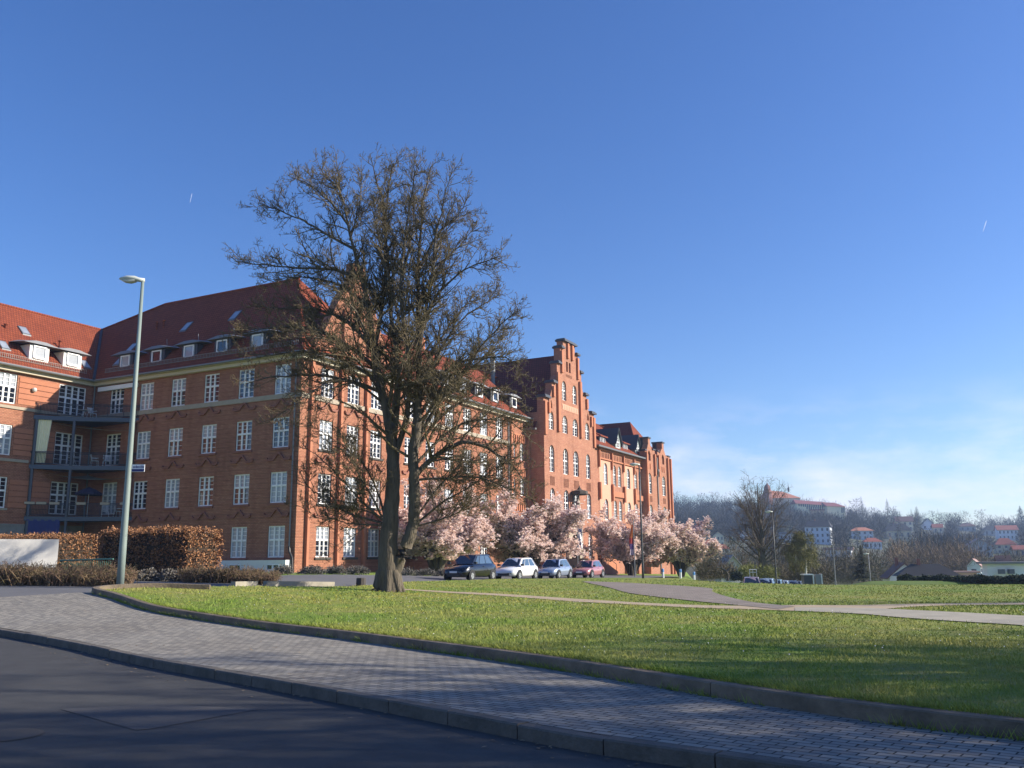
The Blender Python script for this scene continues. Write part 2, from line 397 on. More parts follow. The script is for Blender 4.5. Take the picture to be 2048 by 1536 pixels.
def arch(a0, a1, z0, z1, rise=None, n=6, point=False):
    w_ = a1 - a0; rise = rise if rise is not None else w_ * .5
    c = (a0 + a1) / 2; pts = [(a0, z0), (a1, z0)]
    for k in range(n + 1):
        t = math.pi * k / n
        pts.append((c + w_ / 2 * math.cos(t), z1 - rise + rise * (math.sin(t) if not point else (1 - abs(math.cos(t))) ** .8)))
    return pts
rng = np.random.default_rng(7); random.seed(7)

# ================================================================== SETTING
def grid_sheet(name, x0, x1, y0, y1, step, zf, m, keep=None, kind='structure', yg=None, xg=None):
    xs = np.arange(x0, x1 + step / 2, step) if xg is None else np.array(xg, float)
    ys = np.arange(y0, y1 + step / 2, step) if yg is None else np.array(yg, float)
    X, Y = np.meshgrid(xs, ys); Z = zf(X, Y)
    nx, ny = len(xs), len(ys)
    idx = np.arange(nx * ny).reshape(ny, nx)
    q = np.stack([idx[:-1, :-1], idx[:-1, 1:], idx[1:, 1:], idx[1:, :-1]], -1).reshape(-1, 4)
    if keep is not None:
        cxx = (X[:-1, :-1] + X[1:, 1:]) / 2; cyy = (Y[:-1, :-1] + Y[1:, 1:]) / 2
        q = q[keep(cxx.ravel(), cyy.ravel())]
    V = np.stack([X.ravel(), Y.ravel(), Z.ravel()], -1)
    used = np.unique(q); remap = np.zeros(len(V), int); remap[used] = np.arange(len(used))
    q = remap[q]; V = V[used]
    uv = V[q.ravel()][:, :2]
    o = bpy.data.objects.new(name, np_mesh(name, V, [q], m, uv=uv, smooth=True))
    put(o); return tag(o, kind=kind)
def inpoly(x, y, poly):
    x = np.asarray(x); y = np.asarray(y); r = np.zeros(x.shape, bool); n = len(poly); j = n - 1
    for i in range(n):
        xi, yi = poly[i][0], poly[i][1]; xj, yj = poly[j][0], poly[j][1]
        c = ((yi > y) != (yj > y)) & (x < (xj - xi) * (y - yi) / (yj - yi + 1e-12) + xi)
        r ^= c; j = i
    return r
def smooth_curve(pts, n):
    """arc-length resampled Catmull-Rom through the points"""
    P = np.array(pts, float); Q = []
    ext = np.vstack([2 * P[0] - P[1], P, 2 * P[-1] - P[-2]])
    for i in range(1, len(ext) - 2):
        for t in np.linspace(0, 1, 12, endpoint=False):
            a, b, c, d = ext[i - 1], ext[i], ext[i + 1], ext[i + 2]
            Q.append(.5 * ((2 * b) + (c - a) * t + (2 * a - 5 * b + 4 * c - d) * t * t + (3 * b - a - 3 * c + d) * t ** 3))
    Q.append(P[-1]); Q = np.array(Q)
    s = np.r_[0, np.cumsum(np.linalg.norm(np.diff(Q, axis=0), axis=1))]
    t = np.linspace(0, s[-1], n)
    return np.stack([np.interp(t, s, Q[:, k]) for k in range(Q.shape[1])], -1), t
def lawn_z(x, y):
    x = np.asarray(x, float); y = np.asarray(y, float)
    return G(x, y) + .27 - .15 * sstep((y - 21) / 9)

grid_sheet('ground', -90, 90, -30, 300, 3, lambda x, y: G(x, y) - .06, M['meadow'])
ROADK = [(-300, 1236), (-140, 1252), (0, 1272), (150, 1300), (300, 1335), (520, 1376), (790, 1429), (1144, 1500), (1369, 1535)]
kb = [ghit(a, b, 0) for a, b in ROADK]
d_ = kb[-1] - kb[-2]; kb += [kb[-1] + d_ * k for k in (1, 3, 6, 12)]
KC, KS = smooth_curve([p[:2] for p in kb], 160)
def normals(C):
    d = np.gradient(C, axis=0); d /= np.linalg.norm(d, axis=1)[:, None]
    return np.stack([-d[:, 1], d[:, 0]], -1)
KN = normals(KC)                                            # to the left of travel = away from the road
EDGB = [(183, 1186), (230, 1199), (300, 1222), (400, 1240), (500, 1255), (700, 1280), (1020, 1325), (1274, 1367), (1524, 1410), (1774, 1447), (2044, 1480)]
eb = [ghit(a, b, .13) for a, b in EDGB]
d_ = eb[-1] - eb[-2]; eb += [eb[-1] + d_ * k for k in (1, 3, 6, 12)]
back = [np.array(q_) for q_ in ((-12.15, 26.85, 0), (-11.6, 27.6, 0), (-10.7, 28.1, 0), (-9.4, 28.3, 0))]
EDC, ES = smooth_curve([p[:2] for p in (back[::-1] + eb)], 200)
EDN = normals(EDC)
def sweep(mb, C, N, S, prof, seg, zf, gap=.012, i0=0.0, i1=None, wob=0.0):
    """profile [(offset, height)] carried along a curve in stones of length seg"""
    i1 = i1 if i1 is not None else S[-1]
    a = i0; r_ = random.Random(3)
    while a < i1 - .05:
        b = min(a + seg, i1); k = max(2, int((b - a) / .14) + 1)
        ts = np.linspace(a + gap / 2, b - gap / 2, k); dz = r_.uniform(-wob, wob)
        rows = []
        for t in ts:
            x, y = np.interp(t, S, C[:, 0]), np.interp(t, S, C[:, 1]); nx, ny = np.interp(t, S, N[:, 0]), np.interp(t, S, N[:, 1])
            z = zf(x, y)
            rows.append([(x + nx * o, y + ny * o, z + h + (dz if h > 0 else 0)) for o, h in prof])
        for p, q in zip(rows[:-1], rows[1:]):
            for j in range(len(prof) - 1): mb.face([p[j], q[j], q[j + 1], p[j + 1]])
        mb.face(rows[0]); mb.face(rows[-1][::-1])
        a = b
gz = lambda x, y: float(G(x, y))
# road in front of the camera
grid_sheet('road', -34, 30, -12, 30, .5, lambda x, y: G(x, y), M['asphalt'])
patch = [ghit(a, b, .004) for a, b in [(120, 1418), (320, 1408), (520, 1418), (300, 1458), (270, 1460)]]
def sheet_poly(name, pts, off, m, kind='structure', zf=None, n=10):
    mb = MB(); P = [Vector((p[0], p[1], 0)) for p in pts]
    bm = bmesh.new(); vs = [bm.verts.new(p) for p in P]; bm.faces.new(vs)
    bmesh.ops.triangulate(bm, faces=bm.faces[:]); 
    for _ in range(2): bmesh.ops.subdivide_edges(bm, edges=bm.edges[:], cuts=2, use_grid_fill=True)
    for v in bm.verts: v.co.z = (zf or G)(v.co.x, v.co.y) + off
    uvl = bm.loops.layers.uv.new('UVMap')
    for f in bm.faces:
        if f.normal.z < 0: f.normal_flip()
        for l in f.loops: l[uvl].uv = (l.vert.co.x, l.vert.co.y)
    me = bpy.data.meshes.new(name); bm.to_mesh(me); bm.free(); me.materials.append(m)
    o = put(bpy.data.objects.new(name, me)); return tag(o, kind=kind)
M['asphalt_patch'] = mat('asphalt_patch', (.078, .075, .075), .9, var=.6, vscale=3, col2=(.05, .05, .053), bump=.5, bscale=90)
sheet_poly('road_patch', patch, .005, M['asphalt_patch'])
mb = MB(); c_ = ghit(8, 1470, .006)
mb.lathe((c_[0], c_[1], 0), [(0, .009), (.30, .009), (.34, .006)], 20); tag(mb.build('manhole_cover', M['stone_dark'], m=None), 'round iron manhole cover in the shaded road at the left edge', 'manhole cover')
mb = MB(); sweep(mb, KC, KN, KS, [(0, -.1), (0, .115), (.015, .13), (.15, .13), (.15, -.05)], 1.0, gz, gap=.014, wob=.006)
tag(mb.build('kerb', M['kerb']), kind='structure')
# pavement between road kerb and lawn edging
Bp = [ghit(a, b, .13)[:2] for a, b in [(-320, 1212), (-140, 1203), (0, 1195), (100, 1189)]] + [p[:2] for p in eb]
BC, BS = smooth_curve(Bp, 161)
AC, AS = KC + KN * .15, KS
# match by the nearest fraction of a shared axis so that the courses cross squarely
n_, k_ = 161, 14
A2 = np.stack([np.interp(np.linspace(0, 1, n_), AS / AS[-1], AC[:, j]) for j in (0, 1)], -1)
B2 = BC + normals(BC) * .12
V = []; U = []
for i in range(n_):
    for j in range(k_ + 1):
        f = j / k_; p = A2[i] * (1 - f) + B2[i] * f
        V.append((p[0], p[1], gz(p[0], p[1]) + .128)); 
V = np.array(V); I = np.arange(n_ * (k_ + 1)).reshape(n_, k_ + 1)
q = np.stack([I[:-1, :-1], I[1:, :-1], I[1:, 1:], I[:-1, 1:]], -1).reshape(-1, 4)
dirv = np.array([.78, -.62]); prp = np.array([.62, .78])
vu = np.stack([V[:, :2] @ dirv, V[:, :2] @ prp], -1)
o = put(bpy.data.objects.new('pavement', np_mesh('pavement', V, [q], M['paving'], uv=vu[q.ravel()], smooth=True))); tag(o, kind='structure')
# lawn edging, one long low wall of concrete lengths
mb = MB(); sweep(mb, EDC, EDN, ES, [(0, -.1), (.01, .262), (.03, .275), (.18, .275), (.2, .262), (.2, 0)], 6.4, gz, gap=.012, wob=.004)
tag(mb.build('lawn_edging', M['edging']), 'long low weathered concrete edging that curves between pavement and lawn', 'edging wall')
# side street behind the lawn
SIDE = [(-50, 20), (-14.5, 21.5), (-12, 24), (-8.7, 29), (-5, 33), (-3, 50), (-1, 57), (6.5, 66), (18, 95), (12, 100), (-5, 66), (-17, 42), (-50, 33)]
grid_sheet('side_street', -48, 20, 20, 100, .6, lambda x, y: G(x, y) + .02, M['asphalt_side'], keep=lambda x, y: inpoly(x, y, SIDE) & ~(inpoly(x, y, [tuple(p) for p in KC[:70]] + [tuple(p) for p in B2[:70][::-1]]) ))
LAWNP = [tuple(p) for p in (EDC + EDN * .13)[8:]] + [(70, -9), (70, 66), (30, 66), (16, 70), (8, 70), (5.3, 67.5), (-1.2, 59.2), (-3.8, 51.4), (-5.3, 45.6), (-5.9, 39.7), (-6.3, 36), (-6.9, 34.2), (-8.7, 31.2)]
lx = np.r_[np.arange(-13, 14, .2), np.arange(14, 70, .8)]; ly = np.r_[np.arange(-3, 40, .2), np.arange(40, 71, .5)]
grid_sheet('lawn', 0, 0, 0, 0, 1, lawn_z, M['lawn'], keep=lambda x, y: inpoly(x, y, LAWNP), xg=lx, yg=ly)
# paths trodden and paved across the lawn, as upper and lower borders
def path(name, up, lo, m, off):
    a = np.array([ghit_l(*p) for p in up]); b = np.array([ghit_l(*p) for p in lo])
    a, _ = smooth_curve(a[:, :2], 70); b, _ = smooth_curve(b[:, :2], 70)
    V = []; 
    for i in range(70):
        for j in range(7):
            p = a[i] * (1 - j / 6) + b[i] * j / 6; V.append((p[0], p[1], float(lawn_z(p[0], p[1])) + off))
    V = np.array(V); I = np.arange(490).reshape(70, 7)
    q = np.stack([I[:-1, :-1], I[:-1, 1:], I[1:, 1:], I[1:, :-1]], -1).reshape(-1, 4)
    tag(put(bpy.data.objects.new(name, np_mesh(name, V, [q], m, uv=V[q.ravel()][:, :2], smooth=True))), kind='structure')
    PATHS.append([tuple(p) for p in a] + [tuple(p) for p in b[::-1]])
def ghit_l(px, py):
    d = ray(px, py); t = 5.0
    while t < 66:
        p = d * t / d[1]
        if p[2] + EYE <= float(lawn_z(p[0], p[1])): break
        t += .03
    return np.array([p[0], p[1], p[2] + EYE])
PATHS = []
path('sand_path', [(790, 1177), (900, 1183.5), (1024, 1189.5), (1200, 1201), (1400, 1211), (1500, 1212), (1600, 1210.5), (1700, 1211), (1850, 1208), (2048, 1206), (2300, 1204), (2900, 1200)],
     [(790, 1179), (900, 1186.5), (1024, 1194), (1200, 1206.5), (1400, 1216.5), (1500, 1219), (1600, 1223), (1700, 1225), (1850, 1213), (2048, 1210), (2300, 1208), (2900, 1205)], M['sand'], .012)
path('gravel_path', [(1590, 1216), (1720, 1217), (1800, 1220), (1900, 1225), (2048, 1233), (2300, 1248), (2900, 1284)],
     [(1590, 1223), (1720, 1229), (1800, 1236), (1900, 1243), (2048, 1252), (2300, 1268), (2900, 1310)], M['concrete_old'], .018)
path('paved_path', [(1175, 1163), (1250, 1166), (1340, 1171), (1418, 1177), (1425, 1184), (1450, 1193), (1510, 1206), (1590, 1214)],
     [(1165, 1164), (1215, 1175), (1255, 1186), (1310, 1194), (1370, 1201), (1430, 1207), (1490, 1213), (1560, 1220)], M['paving_square'], .022)
# low concrete lengths at the back of the lawn
def low_wall(name, p0, p1, Y0, Y1, h, label):
    a = onG(p0, Y0); b = onG(p1, Y1); d = np.array([b[0] - a[0], b[1] - a[1]]); d /= np.linalg.norm(d); n = np.array([-d[1], d[0]]) * .18
    mb = MB(); z0, z1 = a[2], b[2]
    mb.hexa([(a[0], a[1], z0 - .1), (b[0], b[1], z1 - .1), (b[0] + n[0], b[1] + n[1], z1 - .1), (a[0] + n[0], a[1] + n[1], z0 - .1),
             (a[0], a[1], z0 + h), (b[0], b[1], z1 + h), (b[0] + n[0], b[1] + n[1], z1 + h), (a[0] + n[0], a[1] + n[1], z0 + h)])
    tag(mb.build(name, M['concrete_old']), label, 'low wall', 'concrete lengths behind the lawn')
low_wall('low_wall', 472, 517, 30.6, 32.0, .26, 'grey concrete length in front of the heather bed, left of the gap')
low_wall('low_wall', 534, 670, 32.3, 35.0, .27, 'stained concrete length right of the heather, nearest the big tree')

# grass blades
def blades(n, ylo, yhi, seed, hs_, wf):
    r = np.random.default_rng(seed)
    u = r.random(n); e = .55
    Y = (ylo ** -e + u * (yhi ** -e - ylo ** -e)) ** (-1 / e)
    X = (r.random(n) * 2 - 1) * (Y * .60 + 3)
    k = inpoly(X, Y, LAWNP)
    for p in PATHS: k &= ~inpoly(X, Y, p)
    X, Y = X[k], Y[k]; n = len(X)
    pat = .5 + .5 * np.sin(X * 1.3 + 2 * np.sin(Y * .7)) * np.sin(Y * 1.1 + 1.5 * np.sin(X * .8))
    H = (hs_[0] + hs_[1] * r.random(n)) * (.6 + .7 * pat); W = wf * (.6 + .8 * r.random(n)) * np.clip(Y / 10, .6, 5)
    a = r.random(n) * 2 * np.pi; la = r.random(n) * 2 * np.pi; ln = H * (.2 + .9 * r.random(n))
    Z = lawn_z(X, Y) - .005
    b0 = np.stack([X - np.cos(a) * W, Y - np.sin(a) * W, Z], -1); b1 = np.stack([X + np.cos(a) * W, Y + np.sin(a) * W, Z], -1)
    tp = np.stack([X + np.cos(la) * ln, Y + np.sin(la) * ln, Z + H], -1)
    return np.stack([b0, b1, tp], 1).reshape(-1, 3), n
V, n = blades(360000, 7.5, 62, 11, (.02, .042), .0045)
o = put(bpy.data.objects.new('grass', np_mesh('grass', V, [np.arange(n * 3).reshape(-1, 3)], M['blade'])))
tag(o, 'patchy spring grass of the lawn, green with straw yellow patches', 'grass', kind='stuff')
def specks(name, n, m, label, cat, seed, size, region):
    r = np.random.default_rng(seed); X, Y = region(r, n)
    k = inpoly(X, Y, LAWNP)
    for p in PATHS: k &= ~inpoly(X, Y, p)
    X, Y = X[k], Y[k]; n = len(X); Z = lawn_z(X, Y) + .05 + r.random(n) * .02; a = r.random(n) * 6.3
    V = [np.stack([X + size * np.cos(a + k * 1.571), Y + size * np.sin(a + k * 1.571), Z + .012 * (k % 2)], -1) for k in range(4)]
    V = np.stack(V, 1).reshape(-1, 3)
    tag(put(bpy.data.objects.new(name, np_mesh(name, V, [np.arange(n * 4).reshape(-1, 4)], m))), label, cat, kind='stuff')
M['dandelion'] = mat('dandelion', (.75, .52, .02), .7); M['daisy'] = mat('daisy', (.8, .8, .76), .7)
specks('dandelions', 420, M['dandelion'], 'yellow dandelions scattered in the grass around the big tree', 'flowers', 5, .028, lambda r, n: (r.normal(-4, 3.5, n), r.normal(30, 4.5, n)))
specks('daisies', 1400, M['daisy'], 'tiny white daisies scattered over the lawn', 'flowers', 6, .012, lambda r, n: (r.uniform(-11, 12, n), r.uniform(12, 40, n)))

# ragged grass along the edging, weeds at its foot, leaves blown onto the paving
r_ = np.random.default_rng(17)
def tufts(name, n, inner, zf, h0, h1, label, clump=0):
    t = r_.uniform(ES[20], ES[-1] * .8, n) if not clump else np.repeat(r_.uniform(ES[20], ES[-1] * .8, n // clump), clump) + r_.normal(size=n // clump * clump) * .12
    n = len(t); x, y = np.interp(t, ES, EDC[:, 0]), np.interp(t, ES, EDC[:, 1]); nx, ny = np.interp(t, ES, EDN[:, 0]), np.interp(t, ES, EDN[:, 1])
    o_ = r_.uniform(*inner, n); X, Y = x + nx * o_, y + ny * o_; Z = zf(X, Y); H = r_.uniform(h0, h1, n) * r_.random(n) ** .5; a = r_.random(n) * 6.28; la = r_.random(n) * 6.28; w_ = .005
    V = np.stack([np.stack([X - np.cos(a) * w_, Y - np.sin(a) * w_, Z], -1), np.stack([X + np.cos(a) * w_, Y + np.sin(a) * w_, Z], -1), np.stack([X + np.cos(la) * H * .7 - nx * .04, Y + np.sin(la) * H * .7 - ny * .04, Z + H], -1)], 1).reshape(-1, 3)
    tag(put(bpy.data.objects.new(name, np_mesh(name, V, [np.arange(n * 3).reshape(-1, 3)], M['blade']))), label, 'grass', kind='stuff')
tufts('edge_grass', 16000, (.16, .36), lambda x, y: lawn_z(x, y) - .01, .05, .13, 'longer ragged grass growing along the inner side of the lawn edging')
tufts('weeds', 3600, (-.05, .005), lambda x, y: G(x, y) + .125, .04, .14, 'weeds growing in the joint between paving and lawn edging', clump=24)
n = 520; t = r_.uniform(0, KS[-1] * .75, n); k_in = r_.random(n) < .5; o_ = np.where(k_in, -r_.random(n) ** 2 * .5 - .03, r_.random(n) * 3.0 + .2)
X = np.interp(t, KS, KC[:, 0]) + np.interp(t, KS, KN[:, 0]) * o_; Y = np.interp(t, KS, KC[:, 1]) + np.interp(t, KS, KN[:, 1]) * o_; Z = G(X, Y) + np.where(k_in, .008, .14); a = r_.random(n) * 6.28; sz_ = r_.uniform(.012, .035, n)
V = np.stack([np.stack([X + sz_ * np.cos(a + q * 1.571) * (1 if q % 2 else .55), Y + sz_ * np.sin(a + q * 1.571) * (1 if q % 2 else .55), Z + .012 * r_.random(n)], -1) for q in range(4)], 1).reshape(-1, 3)
M['litter'] = mat('litter', (.30, .22, .13), .9, island=.9, col2=(.10, .07, .04))
tag(put(bpy.data.objects.new('fallen_leaves', np_mesh('fallen_leaves', V, [np.arange(n * 4).reshape(-1, 4)], M['litter']))), 'dry leaf scraps scattered over paving and gutter', 'leaves', kind='stuff')

# ------------------------------------------------------------------ valley and hill
PXS = np.r_[np.arange(-700, 1200, 60), np.arange(1200, 2400, 20), np.arange(2400, 3000, 60)]
SKY_PX = ([-700, 1000, 1300, 1460, 1540, 1600, 1690, 1760, 1850, 1950, 2048, 2300, 3000], [1060, 1035, 1024, 1021, 1018, 1022, 1034, 1046, 1054, 1060, 1066, 1076, 1090])
YB, YT = 240.0, 720.0
def hill_py(px, Y):
    f = np.clip((Y - YB) / (YT - YB), 0, 1)
    return 1150 + (np.interp(px, *SKY_PX) - 1150) * f ** .72
def hill_pt(px, Y):
    return atY(px, hill_py(px, Y), Y)
def hill_hit(px, py):
    a, b = YB, YT
    for _ in range(30):
        m = (a + b) / 2
        if hill_py(px, m) > py: a = m
        else: b = m
    return hill_pt(px, a)
ys_ = np.r_[np.linspace(YB, YT, 40), [760, 850, 1000]]
V = []
for Y in ys_:
    for px_ in PXS:
        p = hill_pt(px_, min(Y, YT)) * 1.0
        if Y > YT: q_ = atY(px_, 1200, Y); p = np.array([q_[0], Y, p[2] - (Y - YT) * .06])
        V.append(p)
V = [np.array([p[0], p[1] - 2, -9.0]) for p in V[:len(PXS)]] + V
V = np.array(V); I = np.arange(len(V)).reshape(len(ys_) + 1, len(PXS))
q = np.stack([I[:-1, :-1], I[:-1, 1:], I[1:, 1:], I[1:, :-1]], -1).reshape(-1, 4)
M['hill'] = mat('hill', (.075, .068, .042), .95, var=.9, vscale=.03, col2=(.065, .085, .03))
tag(put(bpy.data.objects.new('hill', np_mesh('hill', V, [q], M['hill'], smooth=True))), kind='structure')
# valley floor between the near ground and the foot of the hill
zf = lambda x, y: np.minimum(-5.8, -5.8) + 0 * x
grid_sheet('valley', -900, 900, -300, 400, 50, lambda x, y: -6.2 + 0 * x, M['meadow'])

# ================================================================== BRICK BLOCK (apartment building)
ZA, ZB_, ZC, ZD, WH, WW = 13.76, 9.75, 5.73, 1.84, 2.24, 1.57
LC = [1.0 + 3.61 * i for i in range(5)]
RC = [2.25, 5.47, 8.55] + [13.45 + 3.275 * i for i in range(6)]
house = thing('apartment_building', FL.P(0, 0, 1.0), 'long red brick apartment building with dormers and white windows behind the big bare tree', 'building')
MESHES = {}
def win_meshes(w_, h, cols, up, lo, tr=.56, bar=.07, outer=.09, kind='rect', rise=None):
    key = (round(w_, 2), round(h, 2), cols, up, lo, kind)
    if key in MESHES: return MESHES[key]
    f = MB(); x0, x1 = -w_ / 2, w_ / 2; rise = rise if rise is not None else w_ * .5
    D0, D1 = -.05, .04
    f.box(x0, x0 + outer, D0, D1, 0, h if kind == 'rect' else h - rise * .6); f.box(x1 - outer, x1, D0, D1, 0, h if kind == 'rect' else h - rise * .6)
    f.box(x0 + outer, x1 - outer, D0, D1, 0, outer)
    if kind == 'rect': f.box(x0 + outer, x1 - outer, D0, D1, h - outer, h)
    else:
        n = 8; pts = [(w_ / 2 * math.cos(math.pi * k / n), h - rise + rise * math.sin(math.pi * k / n)) for k in range(n + 1)]
        for a, b in zip(pts[:-1], pts[1:]):
            ia = (a[0] * .84, a[1] - outer); ib = (b[0] * .84, b[1] - outer)
            f.hexa([(ia[0], D1, ia[1]), (ib[0], D1, ib[1]), (b[0], D1, b[1]), (a[0], D1, a[1]), (ia[0], D0, ia[1]), (ib[0], D0, ib[1]), (b[0], D0, b[1]), (a[0], D0, a[1])])
    zt = h * tr
    f.box(x0 + outer, x1 - outer, D0 - .02, D1 - .01, zt - .07, zt + .07)
    top = h if kind == 'rect' else h - rise * .25
    cw = (w_ - 2 * outer) / cols
    for c in range(1, cols):
        xc = x0 + outer + cw * c
        f.box(xc - bar, xc + bar, D0 - .01, D1 - .02, outer, zt - .07); f.box(xc - bar, xc + bar, D0 - .01, D1 - .02, zt + .07, top - .03)
    for c in range(cols):
        xa = x0 + outer + cw * c + (bar if c else 0); xb = x0 + outer + cw * (c + 1) - (bar if c < cols - 1 else 0)
        for k in range(1, lo):
            z = outer + (zt - .07 - outer) * k / lo; f.box(xa, xb, D0 + .02, D1 - .03, z - .016, z + .016)
        for k in range(1, up):
            z = zt + .07 + (top - .06 - zt - .07) * k / up; f.box(xa, xb, D0 + .02, D1 - .03, z - .016, z + .016)
    p = MB()
    if kind == 'rect': p.face([(x0 + .02, 0, .02), (x1 - .02, 0, .02), (x1 - .02, 0, h - .02), (x0 + .02, 0, h - .02)])
    else: p.face([(a, 0, z) for a, z in arch(x0 + .02, x1 - .02, .02, h - .02, rise)])
    ph = MB(); hh = h * .56
    ph.face([(x0 + .02, 0, .02), (x1 - .02, 0, .02), (x1 - .02, 0, hh), (x0 + .02, 0, hh)], mi=1)
    if kind == 'rect': ph.face([(x0 + .02, 0, hh), (x1 - .02, 0, hh), (x1 - .02, 0, h - .02), (x0 + .02, 0, h - .02)], mi=0)
    else: ph.face([(x0 + .02, 0, hh), (x1 - .02, 0, hh)] + [(a, 0, z) for a, z in arch(x0 + .02, x1 - .02, .02, h - .02, rise)][2:], mi=0)
    r_ = (f.mesh('window', M['white']), p.mesh('pane', M['glass']), p.mesh('pane', M['glass_net']), p.mesh('pane', M['glass_warm']), ph.mesh('pane', [M['glass'], M['glass_net']]), ph.mesh('pane', [M['glass_net'], M['glass']]))
    MESHES[key] = r_; return r_
WR = random.Random(21)
SILLS = {}
def window(parent, Fm, sc, off, z, w_, h, cols=3, up=3, lo=3, kind='rect', net=.35, rise=None, name='window', tr=.56, sill=None):
    ms = win_meshes(w_, h, cols, up, lo, kind=kind, rise=rise, tr=tr)
    m = Fm.mat(sc, off, z)
    o = put(bpy.data.objects.new(name, ms[0]), parent, m)
    q = WR.random(); me = ms[2] if q < net * .55 else (ms[4] if q < net * .8 else (ms[5] if q < net * 1.15 else (ms[3] if q > .9 else ms[1])))
    put(bpy.data.objects.new('pane', me), o, m @ Matrix.Translation((0, .005, 0)))
    if sill:
        k = (round(w_, 2), round(off, 2), sill)
        if k not in SILLS:
            sm = MB(); sm.box(-w_ / 2 - .13, w_ / 2 + .13, off - .12, off + .1 , -.17, -.012); SILLS[k] = sm.mesh('sill', M[sill])
        put(bpy.data.objects.new('sill', SILLS[k]), o, m)
    return o
b = MB(); s_ = Pieces('string_course', M['stone'], house)
# --- shaded short side
holesL = []
def add_row(lst, cols_, z, h=WH, w_=WW):
    for c in cols_: lst.append(rect(c, c + w_, z, z + h))
for z in (ZA, ZB_, ZC, ZD): add_row(holesL, LC, z)
doorsL = [(18.95, 20.6, 13.36, 2.66), (18.95, 20.7, 9.42, 2.62), (18.95, 20.7, 5.42, 2.6)]
holesL += [rect(a, b2, z, z + h) for a, b2, z, h in doorsL]
b.panel(FL, rect(0, 22.65, .3, 16.6), holesL, 0, .2)
for z in (ZA, ZB_, ZC, ZD):
    for c in LC:
        window(house, FL, c + WW / 2, -.13, z, WW, WH, net=.45, sill='brick_dark' if z != ZA else None)
for a, b2, z, h in doorsL: window(house, FL, (a + b2) / 2, -.13, z, b2 - a, h, cols=3, up=3, lo=4, name='balcony_door', net=.1, tr=.6)
# --- left wing
holesW = []
WC = [-8.48, -12.4]
for z in (ZA, ZB_, ZC): add_row(holesW, WC, z, 2.35, 1.57)
doorsW = [(-3.27, -.79, 13.36, 2.66), (-3.23, -.72, 9.42, 2.62), (-3.23, -.75, 5.42, 2.6)]
holesW += [rect(a, b2, z, z + h) for a, b2, z, h in doorsW]
b.panel(FW, rect(-18, 0, 4.4, 16.6), holesW, 0, .2)
for z in (ZA, ZB_, ZC):
    for c in WC:
        window(house, FW, c + WW / 2, -.13, z, WW, 2.35, net=.3, sill='stone' if z == ZC else None)
for a, b2, z, h in doorsW: window(house, FW, (a + b2) / 2, -.13, z, b2 - a, h, cols=4, up=3, lo=4, name='balcony_door', net=.1, tr=.6)
bb_ = Pieces('brick_band', M['brick_plain'], house)
for z in (ZA, ZB_, ZC):                                         # banded brickwork between wing windows
    for k in range(5): bb_.fbox(FW, -6.75, -3.35, 0, .045, z + .06 + k * .44, z + .06 + k * .44 + .37)
st = MB(); st.panel(FW, rect(-18, 0, .3, 4.4), (), .05, .1); st.fbox(FW, -18, 0, 0, .09, 4.4, 4.55)
st.build('stone_base', M['stone_grey'], house)
# --- sunlit long side
holesR = []
for z in (ZA, ZB_, ZC, ZD): add_row(holesR, RC, z)
nar = [(33.25, 34.2), (35.25, 36.2)]
narz = [(12.0, 13.95), (8.2, 10.1), (4.4, 6.3)]
for a, b2 in nar:
    for z0, z1 in narz: holesR.append(arch(a, b2, z0, z1))
b.panel(FR, rect(0, 37.2, -.6, 16.6), holesR, 0, .24)
for z in (ZA, ZB_, ZC, ZD):
    for c in RC:
        window(house, FR, c + WW / 2, -.17, z, WW, WH, net=.4, sill='stone_dark' if z != ZA else None)
for a, b2 in nar:
    for z0, z1 in narz:
        window(house, FR, (a + b2) / 2, -.17, z0, b2 - a, z1 - z0, 2, 2, 3, kind='arch', net=.2, sill='brick_dark')
pr = Pieces('brick_pier', M['brick_plain'], house)
for a in (.95, 4.42, 7.66, 11.25): pr.fbox(FR, a, a + .26, 0, .26, -.4, 16.3)
for a in (32.75, 36.7): pr.fbox(FR, a, a + .42, 0, .3, -.6, 15.8)
for z in (11.0, 7.3, 14.6):
    pr = MB(); pr.fbox(FR, 33.0, 36.5, 0, .12, z, z + .2)
    for k in range(7): pr.fbox(FR, 33.1 + k * .48, 33.34 + k * .48, 0, .16, z - .75, z - .003)
    pr.build('corbel_band', M['brick_plain'], house)
# gable front over the three nearest bays
g_ = MB()
gout = [(.95, 16.4), (11.75, 16.4), (11.75, 18.2), (10.75, 18.2), (8.5, 22.2), (7.2, 23.8), (7.2, 25.3), (5.6, 25.3), (5.6, 23.8), (4.2, 22.2), (1.95, 18.2), (.95, 18.2)]
gh = [arch(3.2, 3.9, 17.4, 18.8), arch(6.0, 6.7, 19.2, 21.0), arch(8.8, 9.5, 17.4, 18.8), arch(5.6, 7.1, 17.2, 18.6)]
g_.panel(FR, gout, gh, .12, .18, .75, backs=(0, 1, 2, 3))
for a in (.95, 4.42, 7.66, 11.25): g_.fbox(FR, a, a + .26, .12, .34, 16.3, 18.0 if a in (.95, 11.25) else 21.0)
g_.build('gable', M['brick'], house)
b.build('brick_wall', M['brick'], house)
